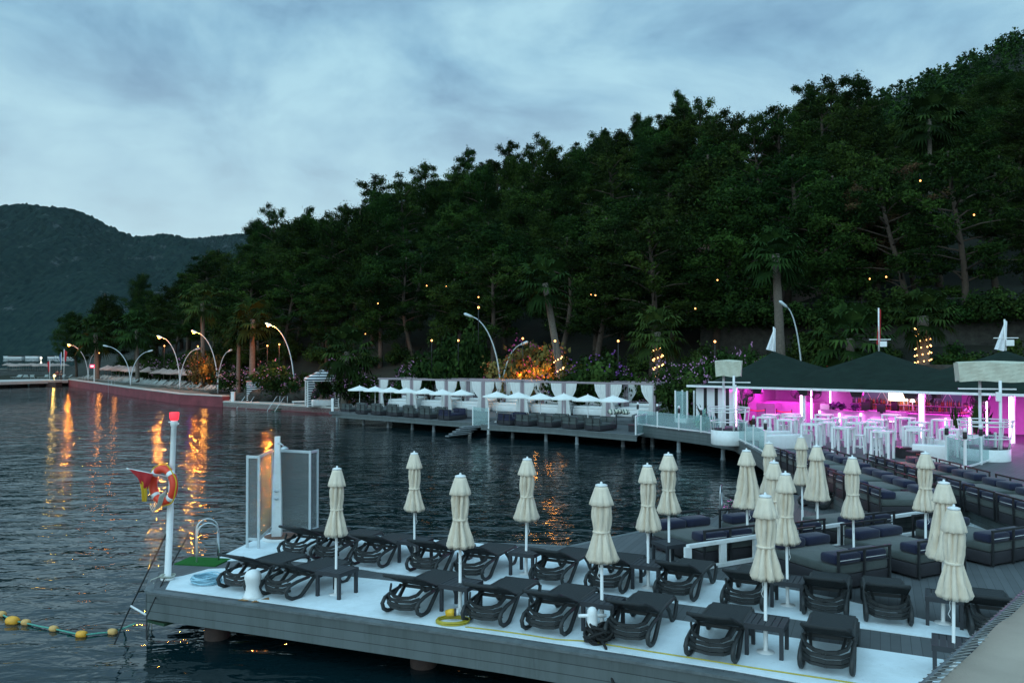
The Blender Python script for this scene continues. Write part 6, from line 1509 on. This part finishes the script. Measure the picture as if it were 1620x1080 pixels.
for x, d in cand:
    y = shore(x) + d / .78; px = 810 + F * x / y
    if px < 112 or px > 1680: continue
    if px > 1085 and d < 17: continue
    if px < 380 and d < 20: continue
    if 430 < px < 1085 and d < 13: continue
    if x + .535 * y < 4: continue
    z = ground(x, y); top = CZ + (562 - (interp(SIL, px) + 17)) * y / F; h = min(rf.uniform(10, 15.5), top - z)
    if h < 5.5: continue
    if PC[0] > 292: break
    st = rf.choice(['round', 'round', 'round', 'sparse', 'spire'])
    put_pine(x, y, z, h, st, wide=1.12)
for x, y in ((70, 118), (76, 124), (66, 110), (82, 128), (72, 112), (79, 117), (88, 128), (86, 120), (63, 105), (92, 124)):
    z = ground(x, y); px = 810 + F * x / y; top = CZ + (562 - 178 + (px - 1550) * .25) * y / F; put_pine(x, y, z - .5, max(6, min(14, top - z)), 'round', wide=1.2)
for Y in range(84, 150, 6):
    for px in range(1425, 1660, 30):
        px += rf.uniform(-8, 8); x = (px - 810) / F * Y; z = ground(x, Y); hg = rf.uniform(7, 9.5); tp = 562 - (z + hg - CZ) * F / Y
        if inland(x, Y) > 30 and tp > interp(RTOP, px) + 22 and 562 - (z - CZ) * F / Y < 300: put_pine(x, Y, z - .6, hg, 'round', wide=1.35)
for px, py in ((243, 472), (1420, 268), (1340, 300)):
    s_ = sitey(px, py, 11, start=14)
    if s_: put_pine(s_[0], s_[1] - 3, s_[2], s_[3], 'sparse', 'reddish-brown dying pine %s' % {243: 'above the street lamps on the left', 1420: 'high on the right slope', 1340: 'above the bar, left of the other dry one'}[px], None, dry=True)
# far wood on the steep hill: too many to count
rr = random.Random(9); m = MB()
for k in range(3300):
    u, t = rr.random(), rr.random() ** .8; p = hillpt(u * .8, t); hh = rr.uniform(4.0, 7.5) * (1.0 if t < .97 else .8); tb = rr.uniform(.1, .75)
    for j in range(3):
        clump(m, p + Vector((rr.gauss(0, .3), rr.gauss(0, .3), hh * (.3 + .26 * j))), 1.9 * (1 - .25 * j), 17, rr, .42, .8, tb)
tag(m.build('distant_wood', PINE), 'far-off pine wood covering the steep hill on the right', kind='stuff')
# ------------------------------------------------------------------ palms
def palm_mesh(seed, n=34, L_=1.15, bl=.95):
    rr = random.Random(seed); m = MB()
    for k in range(n):
        a = k * 2.4 + rr.uniform(-.2, .2); el = rad(rr.uniform(75, -50) if k > 6 else rr.uniform(50, 85)); el = rad(80 - 135 * (k / n) + rr.uniform(-10, 10))
        d = Vector((math.cos(a) * math.cos(el), math.sin(a) * math.cos(el), math.sin(el))); s = Vector((-math.sin(a), math.cos(a), 0)); up_ = s.cross(d) * -1
        e = d * L_ * rr.uniform(.8, 1.15); e.z -= .1
        m.tube([Vector((0, 0, 0)), e * .5 + Vector((0, 0, .05)), e], [.025, .02, .012], 4)
        tb = rr.uniform(.25, .8) * (1 if el > -.5 else .6); ns = 13
        for j in range(ns):
            f = (j / (ns - 1) - .5) * rad(210); dd = d * math.cos(f) + s * math.sin(f); l2 = bl * (1 - .25 * abs(f) / 2) * rr.uniform(.85, 1.1)
            w_ = s * math.cos(f) - d * math.sin(f); mid2 = e + dd * l2 * .6; tip = e + dd * l2; tip.z -= .38 * l2 * rr.uniform(.6, 1.4)
            ww = .075
            m.v += [tuple(e), tuple(mid2 - w_ * ww + up_ * .02), tuple(tip), tuple(mid2 + w_ * ww)]; o = len(m.v) - 4; m.f.append((o, o + 1, o + 2, o + 3)); m.mi.append(0); m.sm.append(False); m.tone += [max(.05, min(.95, tb + rr.gauss(0, .1)))] * 4
    return m.mesh('crown', BUSH)
PALM = [palm_mesh(s) for s in (1, 2, 3)]
def palm(base, topv, lb, sc_=1.0, thick=.2, lit=None, lights=0):
    b = Vector(base); t = Vector(topv) - b; r = empty('palm_tree', b, 0, lb, 'palm tree')
    m = MB(); pts = [Vector((t.x * (i / 12) ** 1.2, t.y * i / 12, t.z * i / 12)) for i in range(13)]
    m.tube([p - (Vector((0, 0, .8)) if i == 0 else Vector((0, 0, 0))) for i, p in enumerate(pts)], [thick * (1.5 if i == 0 else 1.12 - .3 * i / 12) * (1 + .06 * (i % 2)) for i in range(13)], 12); part(m, 'trunk', PALMB, r)
    o = bpy.data.objects.new('crown', R.choice(PALM)); COL.objects.link(o); o.parent = r; o.location = t; o.scale = (sc_,) * 3
    if lights:
        m = MB(); f0, f1 = lit
        for k in range(lights):
            q = k / lights; a = q * 26 * max(1, lights / 34); z = f0 + (f1 - f0) * q; p = Vector((t.x * z ** 1.2, t.y * z, t.z * z)); m.ball(p + Vector((math.cos(a) * thick * 1.25, math.sin(a) * thick * 1.25, 0)), .05, 6, 4)
        s_ = part(m, 'string_lights', FAIRY, r); s_['kind'] = 'stuff'; s_['label'] = 'warm string lights wound round the trunk'
    return r
def gp(px, py, Y): p = A(px, py, Y); return p
def palm_at(pxt, pyt, pxb, Y, lb, **k):
    b = A(pxb, 560, Y); b.z = ground(b.x, Y); palm(b, A(pxt, pyt, Y), lb, **k)
palm_at(862, 448, 893, 63, 'tall leaning fan palm right of the double lamp post', sc_=1.35, thick=.27, lit=(.0, .45), lights=44)
palm_at(1227, 402, 1238, 60, 'tall straight fan palm behind the left bar roof', sc_=1.35, thick=.33, lit=(.0, .32), lights=50)
palm_at(1040, 525, 1042, 61, 'short fan palm with fairy lights right of the cabanas', sc_=1.25, thick=.3, lit=(.05, .85), lights=60)
palm_at(1460, 500, 1460, 58, 'fan palm with brightly lit trunk behind the middle bar roof', sc_=1.25, thick=.42, lit=(.05, .88), lights=95)
palm_at(1345, 535, 1345, 55, 'low bright green palm behind the bar roofs', sc_=1.5, thick=.3)
palm_at(400, 505, 399, 88, 'fan palm left of the brightest street lamp', sc_=1.5, thick=.3)
palm_at(378, 520, 377, 90, 'slender fan palm beside the lit one on the promenade', sc_=1.1, thick=.2)
palm_at(151, 527, 154, 132, 'fan palm with orange-lit trunk, farthest left', sc_=2.0, thick=.35)
palm_at(216, 521, 218, 118, 'fan palm on the promenade above the straw parasols', sc_=1.8, thick=.25)
palm_at(549, 556, 545, 73, 'short fan palm beside the striped gazebo', sc_=1.5, thick=.28)
palm_at(320, 478, 322, 100, 'fan palm half hidden in the pines', sc_=1.5, thick=.25)
s_ = sitey(1442, 205, 13, start=25)
if s_: palm((s_[0], s_[1] - 4, s_[2]), (s_[0], s_[1] - 4, s_[2] + s_[3]), 'palm growing high among the pines on the right', sc_=1.7)
# ------------------------------------------------------------------ shrubs
def shrub_mesh(seed, fl=0, s=.085):
    rr = random.Random(seed); m = MB(); f = MB()
    for k in range(16):
        a = rr.uniform(0, 6.3); q = rr.random() ** .5 * 1.0; c = Vector((math.cos(a) * q, math.sin(a) * q, .5 + rr.random() * 1.15 * (1 - q * .45))); tb = rr.uniform(.15, .85)
        clump(m, c, rr.uniform(.35, .6), 190, rr, s, .85, tb)
        if fl and rr.random() < .5:
            for _ in range(fl):
                d = Vector((rr.gauss(0, 1), rr.gauss(0, 1) - .3, rr.gauss(0, 1) + .4)).normalized(); cc = c + d * .56
                for _ in range(5): u, v = orth(Vector((rr.gauss(0, 1), rr.gauss(0, 1), rr.gauss(0, 1)))); leaf(f, cc + Vector((rr.gauss(0, .09), rr.gauss(0, .09), rr.gauss(0, .07))), u, v, .045, .5 + rr.random() * .4)
    return m, (f if f.v else None)
SH = [shrub_mesh(s)[0].mesh('foliage', BUSH) for s in (1, 2, 3)]
OL = []
for s in (5, 6): a, f = shrub_mesh(s, 6); OL.append((a.mesh('foliage', BUSH), f.mesh('blossom', LILAC)))
def put_shrub(x, y, z, w_, h, lb, grp=None, flowers=False, mt=None, bl=None):
    r = empty('flowering_shrub' if flowers else 'shrub', (x, y, z - .1), R.uniform(0, 6.28), lb, 'shrub', grp); r.scale = (w_, w_, h)
    if flowers:
        a, f = R.choice(OL)
        if mt: a = a.copy(); a.materials.clear(); a.materials.append(mt)
        if bl: f = f.copy(); f.materials.clear(); f.materials.append(bl)
        ms = (('foliage', a), ('blossom', f))
    else:
        a = R.choice(SH)
        if mt: a = a.copy(); a.materials.clear(); a.materials.append(mt)
        ms = (('foliage', a),)
    for nm, me in ms: o = bpy.data.objects.new(nm, me); COL.objects.link(o); o.parent = r
def shr(px, Y, w_, h, lb, grp=None, **k): p = A(px, 560, Y); put_shrub(p.x, Y, ground(p.x, Y), w_, h, lb, grp, **k)
OLL = 'pink flowering oleander behind the cabanas and along the quay'
for px, Y, w_, h in ((560, 73, 1.5, 1.8), (585, 72, 1.5, 1.6), (652, 70, 1.6, 2.1), (690, 68.5, 1.3, 1.7), (713, 68, 1.3, 1.8), (852, 62.5, 1.3, 1.6), (884, 61, 1.3, 1.6), (925, 60, 1.3, 1.5), (1005, 57, 1.3, 1.9), (1036, 56, 1.5, 1.9), (1062, 55.5, 1.6, 2.2), (1085, 55, 1.6, 2.2), (1112, 55, 1.3, 2.3), (1150, 55.5, 1.5, 2.6), (1180, 56, 1.4, 2.9), (425, 84.5, 1.9, 2.2), (445, 82, 1.5, 1.8), (375, 92, 1.9, 1.8), (333, 108, 1.7, 2.2), (310, 112, 2.0, 2.4), (470, 80, 1.3, 1.2), (540, 77, 1.6, 2.4), (270, 120, 2.0, 2.2), (245, 126, 2.0, 2.0)):
    if 600 < px < 1075: Y = max(Y, 68 - (px - 600) * 13.1 / 437 + 4.9)
    shr(px, Y, w_, h, OLL, 'pink oleanders along the shore', flowers=True)
OB = emis_free = mat('orange_red_blossom', (.5, .12, .03), .8, var=.3); MAG = mat('magenta_blossom', (.32, .03, .16), .8, var=.3); PUR = mat('purple_blossom', (.16, .05, .24), .8, var=.3)
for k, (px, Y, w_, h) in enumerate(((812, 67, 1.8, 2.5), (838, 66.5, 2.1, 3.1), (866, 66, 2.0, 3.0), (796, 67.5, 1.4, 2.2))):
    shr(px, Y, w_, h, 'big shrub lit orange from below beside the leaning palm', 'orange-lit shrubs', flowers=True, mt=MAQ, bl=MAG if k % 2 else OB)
for k, (px, Y, w_, h) in enumerate(((915, 62, 2.0, 2.4), (945, 61.5, 2.1, 2.6), (975, 61, 1.8, 2.1))): shr(px, Y, w_, h, 'dark bougainvillea with purple blossom right of the leaning palm', 'purple bougainvilleas', flowers=True, bl=PUR)
shr(1312, 56, 2.0, 2.1, 'red-blossomed shrub showing between the first two bar roofs', flowers=True, mt=MAQ, bl=mat('red_blossom', (.6, .04, .03), .8, var=.2))
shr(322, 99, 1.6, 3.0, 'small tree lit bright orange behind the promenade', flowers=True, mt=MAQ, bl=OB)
for px, Y, w_, h in ((705, 70, 2.2, 3.6), (735, 70, 1.6, 4.2), (690, 71, 2.0, 3.0), (760, 69, 1.4, 2.4)): shr(px, Y, w_, h, 'fresh light green shrub behind the cabanas, left of the tall lamp post', 'light green shrubs', mt=None)
rf = random.Random(5); xk = -78
while xk < 60:
    for d in (6.0, 10.5, 15.5):
        x = xk + rf.uniform(-1, 1); y = shore(x) + (d + rf.uniform(-1, 1)) / .78; px = 810 + F * x / y
        if px > 1640 or px < 110: continue
        if px < 370 and d < 15: d += 0; y = shore(x) + (d + 11) / .78
        if d < 8 and (360 < px < 560 or 600 < px < 760): continue
        s_ = rf.uniform(.9, 1.7); put_shrub(x, y, ground(x, y), s_ * 1.15, s_ * rf.uniform(.8, 1.3), 'dark green shrub in the undergrowth below the pines', 'undergrowth shrubs')
    xk += 3.6
for k in range(22):
    px = 1100 + k * 27 + rf.uniform(-6, 6); Y = 70.5 - k * .62; p = A(px, 560, Y); s_ = rf.uniform(1.1, 1.9); put_shrub(p.x, Y + 3.5, 7.6, s_, s_ * rf.uniform(.7, 1.2), 'dark shrub hanging over the terrace wall above the bar', 'shrubs on the terrace wall')
    if abs(px - 1450) < 45 or abs(px - 1228) < 18 or abs(px - 1340) < 28: continue
    p = A(px + 12, 560, Y - 5); s_ = rf.uniform(1.2, 2.0); put_shrub(p.x, p.y, 1.1 if k % 2 else 3.0, s_, s_ * rf.uniform(.9, 1.5), 'dark leafy shrub crowding the foot of the wall behind the bar', 'shrubs behind the bar')
# potted plants by the bar
def potplant(px, py, z, lb, h=1.0, pot=True, mt=None, w_=.35):
    q = G(px, py, z); r = empty('potted_plant', (q.x, q.y, z), 0, lb, 'plant'); rr = random.Random(px)
    m = MB(); m.lathe((0, 0, 0), [(.16, .004), (.22, .35), (.18, .36)], 12); part(m, 'pot', BASEM, r)
    m = MB()
    for k in range(14):
        a = rr.uniform(0, 6.3); e = Vector((math.cos(a) * w_ * rr.uniform(.4, 1.2), math.sin(a) * w_ * rr.uniform(.4, 1.2), h * rr.uniform(.7, 1.15))); s = Vector((-math.sin(a), math.cos(a), 0)) * .06; b = Vector((0, 0, .33)); md = b.lerp(e, .6) + Vector((0, 0, .1)); e.z -= .1
        m.add([b, md - s, e, md + s], [(0, 1, 2, 3)], 0, False, rr.uniform(.2, .8))
    part(m, 'leaves', mt or BUSH, r)
potplant(1112, 672, ZU, 'palm-leaved plant against the striped wall', 1.3, w_=.5); potplant(1176, 678, ZU, 'big-leaved plant behind the left balcony pod', 1.7); potplant(1190, 690, ZU, 'reddish bushy plant behind the white low wall', .9, mt=PINED)
potplant(1512, 698, ZU, 'tall broad-leaved plant left of the right balcony pod', 1.6); potplant(1545, 700, ZU, 'broad-leaved plant behind the right balcony pod', 1.8); potplant(1560, 694, ZU, 'thin plant behind the guard rings of the right pod', 1.6)
TL_ = leafmat('teal_leaves', (.12, .3, .32), (.2, .42, .42), (.3, .5, .3))
for px, lb in ((1116, 'pale teal hydrangea by the walkway railing, left'), (1124, 'pale teal hydrangea by the walkway railing, right')):
    q = G(px, 684, ZU); put_shrub(q.x, q.y + .4, ZU + .1, .36, .62, lb, None, mt=TL_)
# ------------------------------------------------------------------ terrace walls, hidden houses
for k, (pa_, pb_, Y, z0, z1, lb) in enumerate(((1095, 1700, 66, 1.5, 4.6, 'long low rubble retaining wall directly behind the bar'), (1110, 1700, 74, 5.0, 8.6, 'dark rubble terrace wall above the bar under the pines'))):
    a = A(pa_, 560, Y + 3); b_ = A(pb_, 560, Y - 14); m = MB(); d = (b_ - a); L2 = d.length; m.rbox((0, 0, (z0 + z1) / 2), (L2, .8, z1 - z0), .08); c = (a + b_) / 2
    o = tag(m.build('terrace_wall', STONE, None, (c.x, c.y, 0), math.atan2(d.y, d.x)), lb, 'wall')
def fence(a, b_, z, h, lb):
    r = empty('fence', (0, 0, 0), 0, lb, 'fence'); m = MB(); n = int((b_ - a).length / 2.2)
    for i in range(n + 1): p = a.lerp(b_, i / n); mm = MB(); mm.box((p.x, p.y, z + h / 2), (.07, .07, h)); part(mm, 'post', SPEAK, r)
    for zz in (.25, .6, h): m.bar((a.x, a.y, z + zz), (b_.x, b_.y, z + zz), .04)
    part(m, 'rail', SPEAK, r)
fence(A(1110, 560, 76.5), A(1690, 560, 59.5), 8.6, 1.1, 'thin dark fence along the top of the terrace wall')
for k, (px, py, Y, w_, h, lb) in enumerate(((1306, 352, 88, 5, 4.5, 'rose-coloured house wall glimpsed between pines above the bar'), (1270, 420, 80, 6, 2.4, 'low pale house half hidden left above the bar'), (1600, 400, 82, 6, 5, 'pale house with balconies hidden in trees at the right edge'), (1120, 400, 84, 6, 3, 'house front glimpsed in the middle of the wood'))):
    p = A(px, py, Y); g_ = ground(p.x, Y); r = empty('hidden_house', (p.x, Y, p.z - h), rad(-15), lb, 'house'); m = MB(); m.box((0, 2, h / 2 - 3), (w_, 4, h + 6)); part(m, 'wall', PEBBLE, r)
    m = MB(); m.add([(-w_ / 2 - .4, -.4, h), (w_ / 2 + .4, -.4, h), (w_ / 2 + .4, 4.4, h), (-w_ / 2 - .4, 4.4, h), (-w_ / 2 + 1, 2, h + 1.2), (w_ / 2 - 1, 2, h + 1.2)], [(0, 1, 5, 4), (1, 2, 5), (2, 3, 4, 5), (3, 0, 4), (3, 2, 1, 0)]); part(m, 'roof', TILE, r)
    for s in (-1, 1): m = MB(); m.box((s * w_ / 4, -.02, h * .55), (1.1, .06, 1.3)); part(m, 'window', DARKWIN, r)
# uplights that the garden has
def up(px, py, Y, pw, col=(1, .38, .06), r_=.2): p = A(px, py, Y); point_light('garden_uplight', p, pw, col, r_)
up(822, 592, 64.2, 110); up(846, 590, 63.9, 130); up(870, 588, 63.5, 90); up(889, 590, 61.5, 25); up(940, 596, 61.5, 6, (.7, .2, 1)); up(322, 580, 96.5, 120); up(156, 578, 130, 90, (1, .3, .05)); up(181, 578, 128, 60, (1, .3, .05)); up(1312, 588, 52.5, 26, (1, .12, .03)); up(1460, 560, 56.5, 14); up(299, 572, 96, 8, (.5, .15, 1))
# lanterns among the trees, hung where the sight line first meets the wood
bpy.context.view_layer.update(); dg = bpy.context.evaluated_depsgraph_get()
lan = [(598, 480, 'above the cabanas among dark pines, highest of the left ones'), (757, 470, 'above the tall lamp post head'), (935, 466, 'in the pines above the purple bushes'), (942, 467, 'beside another lantern above the purple bushes'), (1402, 438, 'brightest among the pines above the middle roof'), (1376, 441, 'left of the brightest one above the middle roof'), (1541, 340, 'alone in the pines high on the right'), (1456, 286, 'highest among the pines on the right'), (1135, 443, 'in the dark wood above the oleanders'), (706, 453, 'high above the cabanas'), (675, 452, 'high above the cabanas, left one'), (1100, 488, 'low in the wood above the terrace'), (578, 528, 'over the striped gazebo')]
def make_lantern():
    r = empty('tree_lantern', (0, 0, 0)); m = MB(); m.ball((0, 0, 0), .065, 8, 6); part(m, 'globe', LAMPS, r); m = MB(); m.tube([(0, 0, .1), (0, .1, .6)], .015, 4); m.lathe((0, 0, .1), [(.10, 0), (.03, .06)], 8); part(m, 'hanger', SPEAK, r); return r
LN = Proto(make_lantern)
for px, py, lb in lan:
    x, y, w2 = ray(px, py); d = Vector((x, y, w2)).normalized(); h_, loc, *_r = S.ray_cast(dg, Vector((0, 0, CZ)), d)
    if h_ and loc.y > 45: LN.put(loc - d * .5, 0, 'tiny warm lantern ' + lb, 'lantern', 'tiny warm lanterns in the wood')
